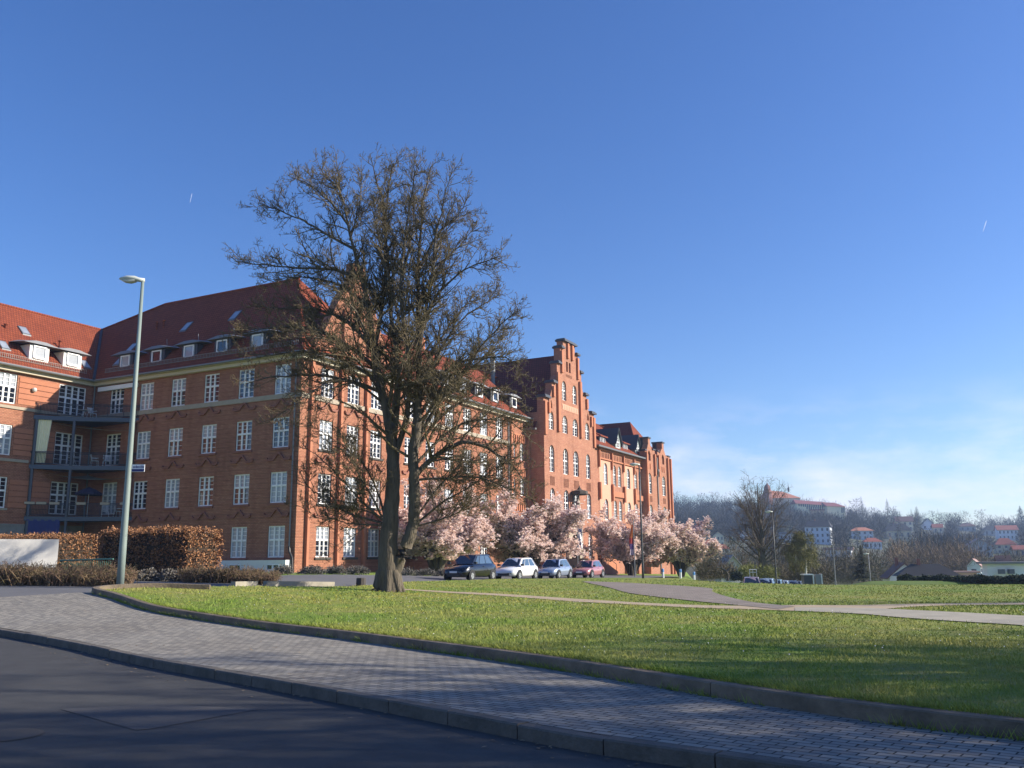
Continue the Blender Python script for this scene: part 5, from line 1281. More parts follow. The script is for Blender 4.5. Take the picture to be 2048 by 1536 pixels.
flag_pole(pf, zz(1008) - pf[2], 'white vertical banner with blue letters on a pole by the stone portal', zz(1014), zz(1098), .42, 1, [M['cloth_white']], [('A', zz(1062)), ('L', zz(1076)), ('P', zz(1090))])
for nm_, c_l in (('flag_orange', (.62, .17, .05)), ('flag_red', (.5, .06, .05)), ('flag_violet', (.12, .06, .2)), ('flag_mauve', (.45, .35, .42))): M[nm_] = mat(nm_, c_l, .8)
pf2 = onG(1270, 82); zq = lambda y: atY(1270, y, 82)[2]
flag_pole(pf2, zq(1033) - pf2[2], 'rainbow coloured flag hanging limp on a thin pole before the magnolias', zq(1050), zq(1110), .36, -1, [M['flag_orange'], M['flag_orange'], M['flag_red'], M['flag_violet'], M['flag_mauve']])
for px_, Y, t in ((1326, 84, 'blue and white bollard under the right magnolia, leftmost of three'), (1361, 85, 'blue and white bollard just right of the rightmost magnolia trunk'), (1388, 86, 'blue and white bollard standing alone at the edge of the lawn')):
    p = onG(px_, Y); o = thing('bollard', p, t, 'bollard', 'blue and white bollards'); mb = MB(); mb.lathe(p, [(.11, -.1), (.11, .52)], 10); mb.build('post', M['plastic_white'], o); mb = MB(); mb.lathe(p, [(.113, .5), (.113, .75), (.09, .8), (0, .8)], 10); mb.build('cap', mat('bollard_blue', (.10, .28, .62), .5) if 'bb' not in M else M['bb'], o)
st_ = ghit_l(722, 1167); mb = MB(); mb.lathe(st_, [(.22, -.1), (.2, .22), (.17, .24), (0, .24)], 9); tag(mb.build('tree_stump', M['stone_dark']), 'small dark tree stump on the grass left of the big tree', 'stump')

# pale concrete wall, green fence, stone post at the left
pw = onG(112, 36); d_w = np.array([-.86, -.51])
mb = MB(); n_w = np.array([-d_w[1], d_w[0]])
def wseg(a0, a1, h0, h1, t=.22):
    P = []
    for a, o_, z in ((a0, 0, -.2), (a1, 0, -.2), (a1, -t, -.2), (a0, -t, -.2), (a0, 0, h0), (a1, 0, h1), (a1, -t, h1), (a0, -t, h0)): P.append((pw[0] + d_w[0] * a + n_w[0] * o_, pw[1] + d_w[1] * a + n_w[1] * o_, pw[2] + z))
    return P
mb.hexa(wseg(0, 2.35, 1.62, 1.62)); mb.hexa(wseg(2.36, 7, 1.74, 1.74)); tag(mb.build('concrete_wall', M['concrete'], weld=True), 'pale streaked concrete garden wall at the left edge of the view', 'wall')
pg = onG(118, 38.5); pg2 = onG(224, 37.5)
o = thing('garden_fence', pg, 'low green metal fence between the pale wall and the lamp post', 'fence'); v_ = pg2 - pg; L = np.linalg.norm(v_)
mb = MB(); mb.tube([tuple(pg + [0, 0, .78]), tuple(pg2 + [0, 0, .86])], .035, 6); mb.build('top_rail', M['green_paint'], o); mb = MB()
for k in range(int(L / .11)): q_ = pg + v_ * (k * .11 / L); mb.tube([tuple(q_), tuple(q_ + [0, 0, .78])], .014, 4)
mb.build('bars', M['green_paint'], o)

# balcony furniture
def bal(s, d, z): return np.array(FL.P(s, d, z))
def plastic_chair(p, rz, label):
    o = thing('plastic_chair', p, label, 'chair', 'white plastic chairs on the balconies', rz); m0 = WM[o.name]
    def add(nm, f):
        mb = MB(); f(mb); put(bpy.data.objects.new(nm, mb.mesh(nm, M['plastic_white'])), o, m0.copy())
    add('seat', lambda b_: b_.box(-.24, .24, -.24, .24, .40, .44))
    def bk(b_):
        for k in range(5): b_.hexa([(-.22 + k * .095, .20, .46), (-.16 + k * .095, .20, .46), (-.16 + k * .095, .23, .46), (-.22 + k * .095, .23, .46), (-.22 + k * .095, .30, .88), (-.16 + k * .095, .30, .88), (-.16 + k * .095, .33, .88), (-.22 + k * .095, .33, .88)])
        b_.box(-.25, .25, .295, .34, .86, .93)
    add('backrest', bk)
    for sx_ in (-1, 1):
        add('armrest', lambda b_: b_.box(sx_ * .26 - .03, sx_ * .26 + .03, -.22, .26, .62, .66))
        for sy in (-1, 1): add('leg', lambda b_: b_.tube([(sx_ * .23, sy * .22, .42), (sx_ * .27, sy * .27, .0)], .025, 5))
plastic_chair(bal(19.9, 1.55, 9.23), 2.2, 'white plastic chair seen from the side on the middle balcony'); plastic_chair(bal(19.1, 1.05, 9.23), .5, 'white plastic chair with its back to the railing on the middle balcony')
plastic_chair(bal(18.9, .95, 5.18), .4, 'white plastic chair left of another on the lowest balcony'); plastic_chair(bal(18.0, .45, 5.18), 1.6, 'white folding chair at the right end of the lowest balcony')
def rail_pt(i, f, z, out=.0):
    a, b2 = np.array(Q(16.9, .03) if i == 0 else Q(20.9, 3.0)), np.array(Q(20.9, 3.0) if i == 0 else Q(22.62, 5.3)); q_ = a + (b2 - a) * f; d = (b2 - a) / np.linalg.norm(b2 - a); return np.array([q_[0], q_[1], z]), d
for i, f, t in ((1, .9, 'leftmost flower box on the railing of the lowest balcony'), (1, .62, 'second flower box from the left on the lowest balcony railing'), (1, .3, 'flower box just left of the middle post on the lowest balcony'), (0, .78, 'flower box just right of the middle post on the lowest balcony'), (0, .42, 'flower box above the white chair on the lowest balcony'), (0, .12, 'rightmost flower box on the railing of the lowest balcony')):
    q_, d = rail_pt(i, f, 6.12); o = thing('flower_box', q_, t, 'flower box', 'flower boxes on the lowest balcony'); n = np.array([-d[1], d[0]])
    for nm, z0, z1, sh, mm in (('trough', -.02, .17, 1.0, 'flower_box'), ('soil', .171, .19, .92, 'soil')):
        mb = MB(); P = []
        for z in (z0, z1):
            for a, b2 in ((-1, -1), (1, -1), (1, 1), (-1, 1)): P.append((q_[0] + d[0] * a * .36 * sh + n[0] * b2 * .11 * sh, q_[1] + d[1] * a * .36 * sh + n[1] * b2 * .11 * sh, q_[2] + z))
        mb.hexa(P); mb.build(nm, M[mm], o)
mb = MB(); A0, d = rail_pt(1, .28, 0); B0, d = rail_pt(1, .97, 0); n = np.array([-d[1], d[0]])
for k in range(36):
    for (za, zb_) in ((12.88, 10.9), (10.9, 9.32)):
        def cpt(k2, z): f = k2 / 36; q_ = B0 + (A0 - B0) * (f * (.62 if z > 12 else (.55 if z > 10 else .5))); w_ = .05 * math.sin(k2 * 1.25); return (q_[0] - n[0] * (.12 + w_), q_[1] - n[1] * (.12 + w_), z)
        mb.face([cpt(k, zb_), cpt(k + 1, zb_), cpt(k + 1, za), cpt(k, za)])
tag(mb.build('curtain', M['cloth_cream'], smooth=True), 'cream striped curtain hanging at the left end of the middle balcony', 'curtain')
def sail(A, B, C, sag, label, m):
    mb = MB(); A, B, C = map(np.array, (A, B, C)); n = 12
    def pt(i, j): a = i / n; b2 = j / n; c = max(0, 1 - a - b2); q_ = A * a + B * b2 + C * c; q_ = q_ + [0, 0, -sag * 4 * (a * b2 + .6 * b2 * c + .6 * a * c)]; return tuple(q_)
    for i in range(n):
        for j in range(n - i):
            mb.face([pt(i, j), pt(i + 1, j), pt(i, j + 1)])
            if i + j < n - 1: mb.face([pt(i + 1, j), pt(i + 1, j + 1), pt(i, j + 1)])
    tag(mb.build('shade_sail', m, smooth=True), label, 'shade sail')
sail(bal(22.4, 3.6, 12.7), bal(17.3, .25, 12.1), bal(22.3, .3, 12.7), .18, 'grey beige shade sail stretched under the top balcony', M['cloth_grey'])
sail(bal(22.4, 4.2, 8.75), bal(17.3, .3, 8.35), bal(22.0, .4, 8.7), .42, 'sagging grey shade sail stretched under the middle balcony', M['cloth_grey'])
pu = bal(20.2, 1.6, 5.18); o = thing('parasol', pu, 'open navy blue parasol on the lowest balcony', 'parasol')
mb = MB(); mb.tube([tuple(pu), tuple(pu + [0, 0, 2.35])], .025, 6); mb.build('pole', M['plastic_white'], o)
mb = MB(); mb.lathe(pu, [(1.05, 1.72), (1.08, 1.85), (.6, 2.15), (0, 2.4)], 8); mb.build('canopy', M['cloth_navy'], o)
def cafe_table(p, label):
    o = thing('garden_table', p, label, 'table'); mb = MB(); mb.lathe(p, [(0, .70), (.42, .70), (.42, .73), (0, .73)], 14); mb.build('tabletop', M['plastic_white'], o)
    for k in range(3): a = k * 2.1; mb = MB(); mb.tube([(p[0], p[1], p[2] + .7), (p[0] + .32 * math.cos(a), p[1] + .32 * math.sin(a), p[2])], .02, 5); mb.build('leg', M['plastic_white'], o)
cafe_table(bal(21.2, 1.9, 13.15), 'small white table on the top balcony by the railing'); cafe_table(bal(21.6, 2.2, 9.23), 'small round table beside the curtain on the middle balcony')
plastic_chair(bal(20.5, 1.7, 13.15), 1.0, 'pale chair on the top balcony beside the small table')
mb = MB(); q0, d = rail_pt(1, .95, 4.9); q1, d = rail_pt(1, .12, 4.9); n = np.array([-d[1], d[0]])
for k in range(14):
    def bp(kk, z): f = kk / 14; q_ = q0 + (q1 - q0) * f; w_ = .05 * math.sin(kk * 2.1); return (q_[0] + n[0] * w_, q_[1] + n[1] * w_, z)
    mb.face([bp(k, 3.2), bp(k + 1, 3.2), bp(k + 1, 4.93), bp(k, 4.93)])
tag(mb.build('tarpaulin', M['cloth_blue'], smooth=True), 'bright blue tarpaulin hanging below the lowest balcony', 'tarpaulin')

# ================================================================== CARS
def car(p, heading, L, W, H, col, label, group=None, plate=True, roof_rail=False, name='parked_car', rough=.25, metal=.3):
    cm = mat('car_paint', col, rough, metal=metal, coat=1.0)
    o = thing(name, p, label, 'car', group, heading); m0 = WM[o.name]
    def add(nm, mb, m, par=None, smooth=False):
        me = mb.mesh(nm, m, smooth)
        if smooth:
            bm = bmesh.new(); bm.from_mesh(me); bmesh.ops.remove_doubles(bm, verts=bm.verts, dist=.001); bm.to_mesh(me); bm.free()
        return put(bpy.data.objects.new(nm, me), par or o, m0.copy())
    h, w_ = L / 2, W / 2; k = H / 1.5
    # body stations: x, half width, sill height, belt height, shoulder
    S = [(-h, .74, .42, .78), (-h + .06, .88, .34, .86), (-h + .3, .97, .26, .95), (-h + .9, 1.0, .22, .97), (-.3, 1.0, .20, .95), (.5, 1.0, .20, .93), (h - 1.15, 1.0, .22, .91), (h - .55, .97, .24, .83), (h - .22, .90, .26, .74), (h - .05, .78, .30, .64), (h, .66, .36, .54)]
    b_ = MB(); rings = []
    for x, fw, z0, z1 in S:
        z1 *= k; y = w_ * fw
        rings.append([(x, -y * .86, z0), (x, -y * .98, z0 + .12), (x, -y, (z0 + z1) * .52), (x, -y * .97, z1 - .09), (x, -y * .88, z1), (x, 0, z1 + .03), (x, y * .88, z1), (x, y * .97, z1 - .09), (x, y, (z0 + z1) * .52), (x, y * .98, z0 + .12), (x, y * .86, z0)])
    for a, b2 in zip(rings[:-1], rings[1:]):
        for j in range(len(a)): jj = (j + 1) % len(a); b_.face([a[j], b2[j], b2[jj], a[jj]])
    b_.face(rings[0]); b_.face(rings[-1][::-1])
    body = add('body', b_, cm, smooth=True)
    # cabin: belt outline and roof outline
    zb, zr = .93 * k, H
    def cab(inset=0.0):
        lo = [(-h + .12, .74), (-h + .5, .88), (.35, .90), (h - 1.0, .84)]; up = [(-h + .62, .62), (-h + .95, .68), (-.15, .69), (.28, .63)]
        return [(x, w_ * f, zb if i else zb + .03) for i, (x, f) in enumerate(lo)], [(x, w_ * f, zr - (.05 if i in (0, 3) else 0)) for i, (x, f) in enumerate(up)]
    lo, up = cab(); c_ = MB()
    for sg_ in (-1, 1):
        for i in range(3): c_.face([(lo[i][0], sg_ * lo[i][1], lo[i][2]), (lo[i + 1][0], sg_ * lo[i + 1][1], lo[i + 1][2]), (up[i + 1][0], sg_ * up[i + 1][1], up[i + 1][2]), (up[i][0], sg_ * up[i][1], up[i][2])][::sg_])
    for i in range(3): c_.face([(up[i][0], -up[i][1], up[i][2]), (up[i + 1][0], -up[i + 1][1], up[i + 1][2]), (up[i + 1][0], 0, up[i + 1][2] + .03), (up[i][0], 0, up[i][2] + .03)]); c_.face([(up[i][0], 0, up[i][2] + .03), (up[i + 1][0], 0, up[i + 1][2] + .03), (up[i + 1][0], up[i + 1][1], up[i + 1][2]), (up[i][0], up[i][1], up[i][2])])
    for i in (0, 3): c_.face([(lo[i][0], -lo[i][1], lo[i][2]), (lo[i][0], lo[i][1], lo[i][2]), (up[i][0], up[i][1], up[i][2]), (up[i][0], 0, up[i][2] + .03), (up[i][0], -up[i][1], up[i][2])])
    add('cabin', c_, cm, smooth=False)
    def quad(P, off): 
        P = [Vector(q_) for q_ in P]; c = sum(P, Vector()) / len(P); nn = (P[1] - P[0]).cross(P[2] - P[0]).normalized()
        if nn.dot(Vector((c.x * .3, c.y, c.z - .6))) < 0: nn = -nn
        return [tuple(q_ + nn * off) for q_ in P]
    def lerp(a, b2, t): return tuple(a[i] + (b2[i] - a[i]) * t for i in range(3))
    def pane(a, b2, c, d, u0, u1, v0, v1): # a,b bottom, d,c top
        f = lambda u, v: lerp(lerp(a, b2, u), lerp(d, c, u), v); return [f(u0, v0), f(u1, v0), f(u1, v1), f(u0, v1)]
    g = MB(); g.face(quad(pane((lo[3][0], -lo[3][1], zb), (lo[3][0], lo[3][1], zb), (up[3][0], up[3][1], up[3][2]), (up[3][0], -up[3][1], up[3][2]), .05, .95, .04, .93), .012)); add('windscreen', g, M['glass'])
    g = MB(); g.face(quad(pane((lo[0][0], -lo[0][1], zb), (lo[0][0], lo[0][1], zb), (up[0][0], up[0][1], up[0][2]), (up[0][0], -up[0][1], up[0][2]), .08, .92, .2, .92), .012)); add('rear_window', g, M['glass'])
    for sg_ in (-1, 1):
        s3 = lambda q_: (q_[0], sg_ * q_[1], q_[2])
        for (i, u0, u1) in ((1, .06, .50), (1, .55, .98), (2, .05, .62), (0, .35, .9)):
            g = MB(); g.face(quad(pane(s3(lo[i]), s3(lo[i + 1]), s3(up[i + 1]), s3(up[i]), u0, u1, .06, .86), .010)); add('side_window', g, M['glass_side'])
        mbm = MB(); mx = h - 1.1; mbm.box(mx - .1, mx + .06, sg_ * (w_ * .92), sg_ * (w_ * .92 + .2), zb + .02, zb + .16); add('mirror', mbm, M['black_plastic'])
        hl = MB(); hl.hexa([(h - .42, sg_ * w_ * .92, .62 * k), (h - .12, sg_ * w_ * .62, .58 * k), (h - .30, sg_ * w_ * .5, .60 * k), (h - .6, sg_ * w_ * .8, .64 * k), (h - .55, sg_ * w_ * .945, .80 * k), (h - .16, sg_ * w_ * .68, .70 * k), (h - .30, sg_ * w_ * .5, .70 * k), (h - .7, sg_ * w_ * .8, .80 * k)]); add('headlight', hl, M['headlight'])
        hd = MB(); hd.box(-.25, -.09, sg_ * w_ * .985, sg_ * w_ * 1.012, .80 * k, .835 * k); add('door_handle', hd, cm)
        for x in (-h + .72, h - .78):
            wr = .31; yo = sg_ * (w_ - .09)
            a_ = MB(); n = 18; 
            for q_ in range(n):
                a0, a1 = 2 * math.pi * q_ / n, 2 * math.pi * (q_ + 1) / n
                a_.face([(x, sg_ * (w_ * 1.003), wr + .02), (x + (wr + .07) * math.cos(a0), sg_ * w_ * 1.003, wr + .02 + (wr + .07) * math.sin(a0)), (x + (wr + .07) * math.cos(a1), sg_ * w_ * 1.003, wr + .02 + (wr + .07) * math.sin(a1))])
            add('wheel_arch', a_, M['black_plastic'])
            t = MB(); y0, y1 = sg_ * (w_ * 1.006 - .2), sg_ * (w_ * 1.012)
            pr_ = [(wr * .62, y1 + sg_ * .008), (wr * .92, y1 + sg_ * .012), (wr, y1 - sg_ * .03), (wr, y0), (wr * .6, y0)]
            for q_ in range(n):
                a0, a1 = 2 * math.pi * q_ / n, 2 * math.pi * (q_ + 1) / n
                for (ra, ya), (rb, yb) in zip(pr_[:-1], pr_[1:]): t.face([(x + ra * math.cos(a0), ya, wr + ra * math.sin(a0)), (x + ra * math.cos(a1), ya, wr + ra * math.sin(a1)), (x + rb * math.cos(a1), yb, wr + rb * math.sin(a1)), (x + rb * math.cos(a0), yb, wr + rb * math.sin(a0))])
            wo = add('wheel', t, M['tyre'])
            ri = MB(); yy = y1 + sg_ * .006
            for q_ in range(5):
                a0 = 2 * math.pi * q_ / 5; 
                ri.face([(x + .05 * math.cos(a0 - 1.2), yy, wr + .05 * math.sin(a0 - 1.2)), (x + wr * .66 * math.cos(a0 - .38), yy, wr + wr * .66 * math.sin(a0 - .38)), (x + wr * .66 * math.cos(a0 + .38), yy, wr + wr * .66 * math.sin(a0 + .38)), (x + .05 * math.cos(a0 + 1.2), yy, wr + .05 * math.sin(a0 + 1.2))])
            for q_ in range(n):
                a0, a1 = 2 * math.pi * q_ / n, 2 * math.pi * (q_ + 1) / n
                ri.face([(x + wr * .58 * math.cos(a0), yy + sg_ * .002, wr + wr * .58 * math.sin(a0)), (x + wr * .58 * math.cos(a1), yy + sg_ * .002, wr + wr * .58 * math.sin(a1)), (x + wr * .68 * math.cos(a1), yy + sg_ * .002, wr + wr * .68 * math.sin(a1)), (x + wr * .68 * math.cos(a0), yy + sg_ * .002, wr + wr * .68 * math.sin(a0))])
            add('rim', ri, M['rim'], wo)
    gr = MB(); gr.box(h - .05, h + .005, -w_ * .5, w_ * .5, .30, .46 * k); add('grille', gr, M['black_plastic'])
    if plate: pl_ = MB(); pl_.box(h + .006, h + .02, -.26, .26, .46 * k, .46 * k + .11); add('number_plate', pl_, M['plastic_white'])
    return o
M['glass_side'] = mat('glass_side', (.05, .08, .11), .05, spec=.9, coat=1.0)
HD = math.atan2(-UV[1], -UV[0])
c0 = ghit(940, 1158.5, .02, 120)[:2] if False else np.array([-2.75, 57.6])
CARS = [(0.0, 4.25, 1.82, 1.62, (.004, .005, .008), 'black compact people carrier, nearest of the four parked cars'), (6.4, 4.05, 1.75, 1.47, (.82, .82, .82), 'white hatchback parked behind the black car'),
        (12.7, 3.65, 1.68, 1.46, (.36, .42, .52), 'pale blue grey small car parked behind the white one'), (19.2, 3.9, 1.7, 1.42, (.42, .17, .17), 'faded red hatchback, last of the four parked cars')]
for t, L, W, H, col, lab in CARS:
    q_ = c0 + UV * t; car((q_[0], q_[1], float(G(q_[0], q_[1])) + .02), HD + .02, L, W, H, col, lab, 'cars parked along the facade', metal=.5 if t in (0, 12.7) else .1)
for px_, Y, col, hd, lab in ((1503, 80, (.45, .33, .34), HD + .25, 'dusty pink car half hidden by the lawn crest, leftmost of the distant row'), (1532, 83, (.45, .55, .60), HD + .1, 'pale silver car with dark windscreen in the distant row'), (1549, 86, (.30, .42, .42), HD + .1, 'silver green car behind the slim street lamp in the distant row'), (1563, 90, (.5, .55, .52), HD + .1, 'pale grey car right of the slim street lamp'), (1578, 95, (.03, .035, .05), HD + .1, 'dark car in the distant row, second from its right end'), (1590, 93, (.2, .22, .24), HD + .1, 'grey car at the right end of the distant row')):
    x = atY(px_, 1160, Y)[0]; top = {1503: 1154, 1532: 1157, 1549: 1159, 1563: 1161, 1578: 1162, 1590: 1161.5}[px_]; z = atY(px_, top, Y)[2] - 1.46
    car((x, Y, z), hd, 4.1, 1.75, 1.46, col, lab, 'cars beyond the crest of the lawn', plate=False)

# ================================================================== FAR HOUSES
FWALL = {}
def fm(nm, col, rough=.85, **k):
    if nm not in M: M[nm] = mat(nm, col, rough, **k)
    return M[nm]
for nm, c in (('render_white', (.84, .84, .86)), ('render_cream', (.78, .68, .48)), ('render_yellow', (.90, .82, .54)), ('render_grey', (.45, .45, .45)), ('render_blue', (.66, .72, .80)), ('render_ochre', (.55, .40, .25)), ('render_pink', (.55, .38, .34))): fm(nm, c)
for nm, c in (('roof_red', (.36, .10, .06)), ('roof_orange', (.50, .19, .10)), ('roof_brown', (.14, .07, .06)), ('roof_dark', (.018, .02, .028)), ('roof_slate', (.018, .02, .028)), ('roof_grey', (.22, .22, .24)), ('roof_pink', (.42, .26, .23))): fm(nm, c, .8, var=.4, vscale=.6)
HOUSEBOX = []
def far_house(name, label, x0, x1, yt, ye, yb, wall, roof, kind='hip', win=(3, 2), Y=None, yaw=0.0, depth=.8, chim=0, group=None, hip=.28, over=.05):
    """x0..x1 photo columns of the front, rows of ridge, eaves and foot"""
    p = hill_hit((x0 + x1) / 2, yb) if Y is None else atY((x0 + x1) / 2, yb, Y)
    Y = p[1]; W = (x1 - x0) / F_PX * Y; D = W * depth; he = (yb - ye) / F_PX * Y; hr = (yb - yt) / F_PX * Y
    vd = math.atan2(p[0], Y)
    o = thing(name, p, label, 'house', group, -vd * .6 + yaw); m0 = WM[o.name]
    HOUSEBOX.append((x0, x1, yt, yb, Y))
    def add(nm, mb, m, par=None): return put(bpy.data.objects.new(nm, mb.mesh(nm, m)), par or o, m0.copy())
    b_ = MB(); b_.box(-W / 2, W / 2, 0, D, -6, he)
    if kind == 'gable_front': 
        for y in (0, D): b_.face([(-W / 2, y, he), (W / 2, y, he), (0, y, hr - .15)])
    if kind == 'gable_side':
        for x in (-W / 2, W / 2): b_.face([(x, 0, he), (x, D, he), (x, D / 2, hr - .15)])
    add('wall', b_, wall)
    r_ = MB(); e = W * over + .2
    def slab(P):
        r_.face(P); r_.face([(q_[0], q_[1], q_[2] - .2) for q_ in P][::-1])
        for i in range(len(P)): a, b2 = P[i], P[(i + 1) % len(P)]; r_.face([a, (a[0], a[1], a[2] - .2), (b2[0], b2[1], b2[2] - .2), b2])
    if kind == 'flat': r_.box(-W / 2 - e, W / 2 + e, -e, D + e, he, max(hr, he + .25))
    elif kind == 'gable_front': slab([(-W / 2 - e, -e, he - .1), (-W / 2 - e, D + e, he - .1), (0, D + e, hr), (0, -e, hr)]); slab([(W / 2 + e, -e, he - .1), (0, -e, hr), (0, D + e, hr), (W / 2 + e, D + e, he - .1)])
    elif kind == 'gable_side': slab([(-W / 2 - e, -e, he - .1), (W / 2 + e, -e, he - .1), (W / 2 + e, D / 2, hr), (-W / 2 - e, D / 2, hr)]); slab([(-W / 2 - e, D + e, he - .1), (-W / 2 - e, D / 2, hr), (W / 2 + e, D / 2, hr), (W / 2 + e, D + e, he - .1)])
    else:
        a = W * hip; c = [(-W / 2 - e, -e, he), (W / 2 + e, -e, he), (W / 2 + e, D + e, he), (-W / 2 - e, D + e, he)]; t0, t1 = (-W / 2 + a, D / 2, hr), (W / 2 - a, D / 2, hr)
        r_.face([c[0], c[1], t1, t0]); r_.face([c[2], c[3], t0, t1]); r_.face([c[1], c[2], t1]); r_.face([c[3], c[0], t0]); r_.face(c[::-1])
    ro = add('roof', r_, roof)
    nx, nz = win
    for i in range(nx):
        for j in range(nz):
            w1 = W / nx * .36; hh = he / nz * .5; x = -W / 2 + W * (i + .5) / nx; z = he * (j + .28) / nz
            f = MB(); f.box(x - w1 / 2, x + w1 / 2, -.06, .05, z, z + hh); add('window', f, M['glass_far'])
    for s_i in range(min(2, nx)):                          # windows of the sunlit side wall
        f = MB(); y = D * (.3 + .4 * s_i); f.box(W / 2 - .05, W / 2 + .06, y - .5, y + .5, he * .55, he * .8); add('window', f, M['glass_far'])
    for k in range(chim):
        f = MB(); x = (-.12 + .3 * k) * W; f.box(x - .22, x + .22, D / 2 - .22, D / 2 + .22, hr - 1.2, hr + .75); add('chimney', f, M['brick_dark'], ro)
    return o
fm('glass_far', (.06, .075, .10), .3)
HG = 'houses on the far hillside'
W_, C_, Yl, G__, B_, O_ = (M['render_white'], M['render_cream'], M['render_yellow'], M['render_grey'], M['render_blue'], M['render_ochre'])
far_house('villa', 'cream villa with dark red pyramid roof, leftmost on the hillside beside the magnolia', 1386, 1407, 1063, 1072, 1083, C_, M['roof_brown'], 'hip', (3, 1), hip=.4, group=HG)
far_house('house', 'small white house with red roof below the leftmost hillside villa', 1402, 1424, 1081, 1087, 1098, W_, M['roof_red'], 'gable_side', (4, 1), group=HG, yaw=.2)
far_house('villa', 'yellow villa with dark pointed gable, second from the left on the hillside', 1427, 1448, 1063, 1072, 1094, Yl, M['roof_dark'], 'gable_front', (3, 2), group=HG)
far_house('house', 'low house under a bright red roof just below the yellow villa', 1435, 1458, 1089, 1098, 1107, C_, M['roof_red'], 'hip', (3, 1), group=HG)
far_house('house', 'white house with orange gable seen through the beech branches', 1481, 1495, 1061, 1071, 1082, W_, M['roof_orange'], 'gable_front', (2, 1), group=HG)
far_house('house', 'pale low house between the beech trunk and the white villa', 1560, 1582, 1065, 1069, 1080, B_, M['roof_grey'], 'flat', (3, 1), group=HG)
far_house('villa', 'large white four storey villa with dark mansard roof in the middle of the hillside', 1613, 1660, 1042, 1055, 1088, M['render_blue'], M['roof_slate'], 'hip', (5, 3), hip=.08, group=HG, yaw=-.25, chim=1)
far_house('house', 'wide white flat roofed house with balconies below the large white villa', 1653, 1702, 1096, 1101, 1122, W_, M['roof_pink'], 'flat', (4, 2), group=HG, yaw=-.2)
far_house('house', 'white house with flat front and orange red roof right of the large villa', 1705, 1746, 1055, 1062, 1080, B_, M['roof_orange'], 'hip', (4, 2), group=HG)
far_house('house', 'white house with red hip roof standing just below another red roofed one', 1730, 1763, 1076, 1084, 1098, W_, M['roof_red'], 'hip', (4, 1), group=HG)
far_house('villa', 'cream villa with broad dark mansard roof in the middle right of the hillside', 1776, 1822, 1047, 1062, 1080, C_, M['roof_dark'], 'hip', (4, 1), hip=.2, group=HG, chim=1)
far_house('house', 'tall gabled house with purple brown roof on the ridge above the cream villa', 1796, 1826, 1033, 1043, 1062, C_, M['roof_brown'], 'gable_side', (3, 2), group=HG)
far_house('house', 'house with steep dark pointed roof on the ridge, right of a small fir', 1845, 1869, 1037, 1050, 1060, W_, M['roof_slate'], 'gable_front', (2, 1), group=HG)
far_house('house', 'house with red brown roof adjoining the steep dark pointed roof', 1868, 1886, 1048, 1055, 1066, C_, M['roof_red'], 'gable_side', (2, 1), group=HG)
far_house('house', 'house with low dark roof below the row of bare ridge trees', 1922, 1951, 1046, 1053, 1063, G__, M['roof_brown'], 'hip', (3, 1), group=HG)
far_house('house', 'grey house on the ridge left of the white one with the red roof', 1971, 2000, 1051, 1060, 1072, G__, M['roof_dark'], 'hip', (3, 1), group=HG)
far_house('house', 'long white house with red brown roof near the right edge of the ridge', 2000, 2035, 1051, 1060, 1080, W_, M['roof_red'], 'gable_side', (5, 2), group=HG)
far_house('house', 'grey white house with pinkish front gable low on the hillside at the right', 1940, 1983, 1078, 1092, 1114, G__, M['roof_pink'], 'gable_front', (3, 2), group=HG)
far_house('house', 'cream house with red hip roof and balconies at the right edge', 1996, 2032, 1077, 1090, 1108, C_, M['roof_red'], 'hip', (3, 2), group=HG)
far_house('house', 'ochre house with brown red roof cut by the right edge of the view', 2031, 2062, 1091, 1099, 1115, O_, M['roof_red'], 'gable_side', (3, 1), group=HG)
# nearer roofs below the crest
far_house('barn', 'pale grey gabled barn behind the bare beech and the gnarled tree', 1442, 1492, 1111, 1143, 1153, G__, M['roof_grey'], 'gable_front', (2, 1), Y=150, yaw=.25)
far_house('house', 'house with large dark hipped roof behind the long clipped hedge', 1808, 1911, 1130, 1153, 1172, W_, M['roof_dark'], 'hip', (4, 1), Y=128, hip=.24, chim=1, depth=.5)
far_house('house', 'white gable of a house with chimney, left of the large dark roof', 1783, 1841, 1127, 1155, 1172, W_, M['roof_brown'], 'gable_front', (1, 1), Y=136, yaw=.05, chim=1, depth=1.1)
far_house('annex', 'low building with pale pink roof edge right of the large dark roof', 1902, 1953, 1144, 1147, 1170, M['render_pink'], M['roof_pink'], 'flat', (3, 1), Y=135)
far_house('house', 'white narrow gabled house end behind the low pink annex', 1938, 1962, 1119, 1133, 1160, W_, M['roof_pink'], 'gable_front', (1, 1), Y=190, yaw=-.4)
far_house('house', 'house with pale edged dark roof behind the white flat building', 2000, 2022, 1112, 1124, 1150, C_, M['roof_brown'], 'gable_side', (2, 1), Y=190)
far_house('flat_building', 'white flat roofed building with two small windows at the right edge', 1987, 2110, 1128, 1129.5, 1175, M['render_white'], M['roof_grey'], 'flat', (0, 0), Y=118, depth=.4)
fb = [o_ for o_ in bpy.data.objects if o_.name.startswith('flat_building')][0]
for px_ in (2003, 2022):
    q_ = atY(px_, 1143, 117.9); mb = MB(); mb.box(q_[0] - .32, q_[0] + .32, 117.6, 118.2, q_[2] - .3, q_[2] + .3); mb.build('window', M['glass_far'], fb)

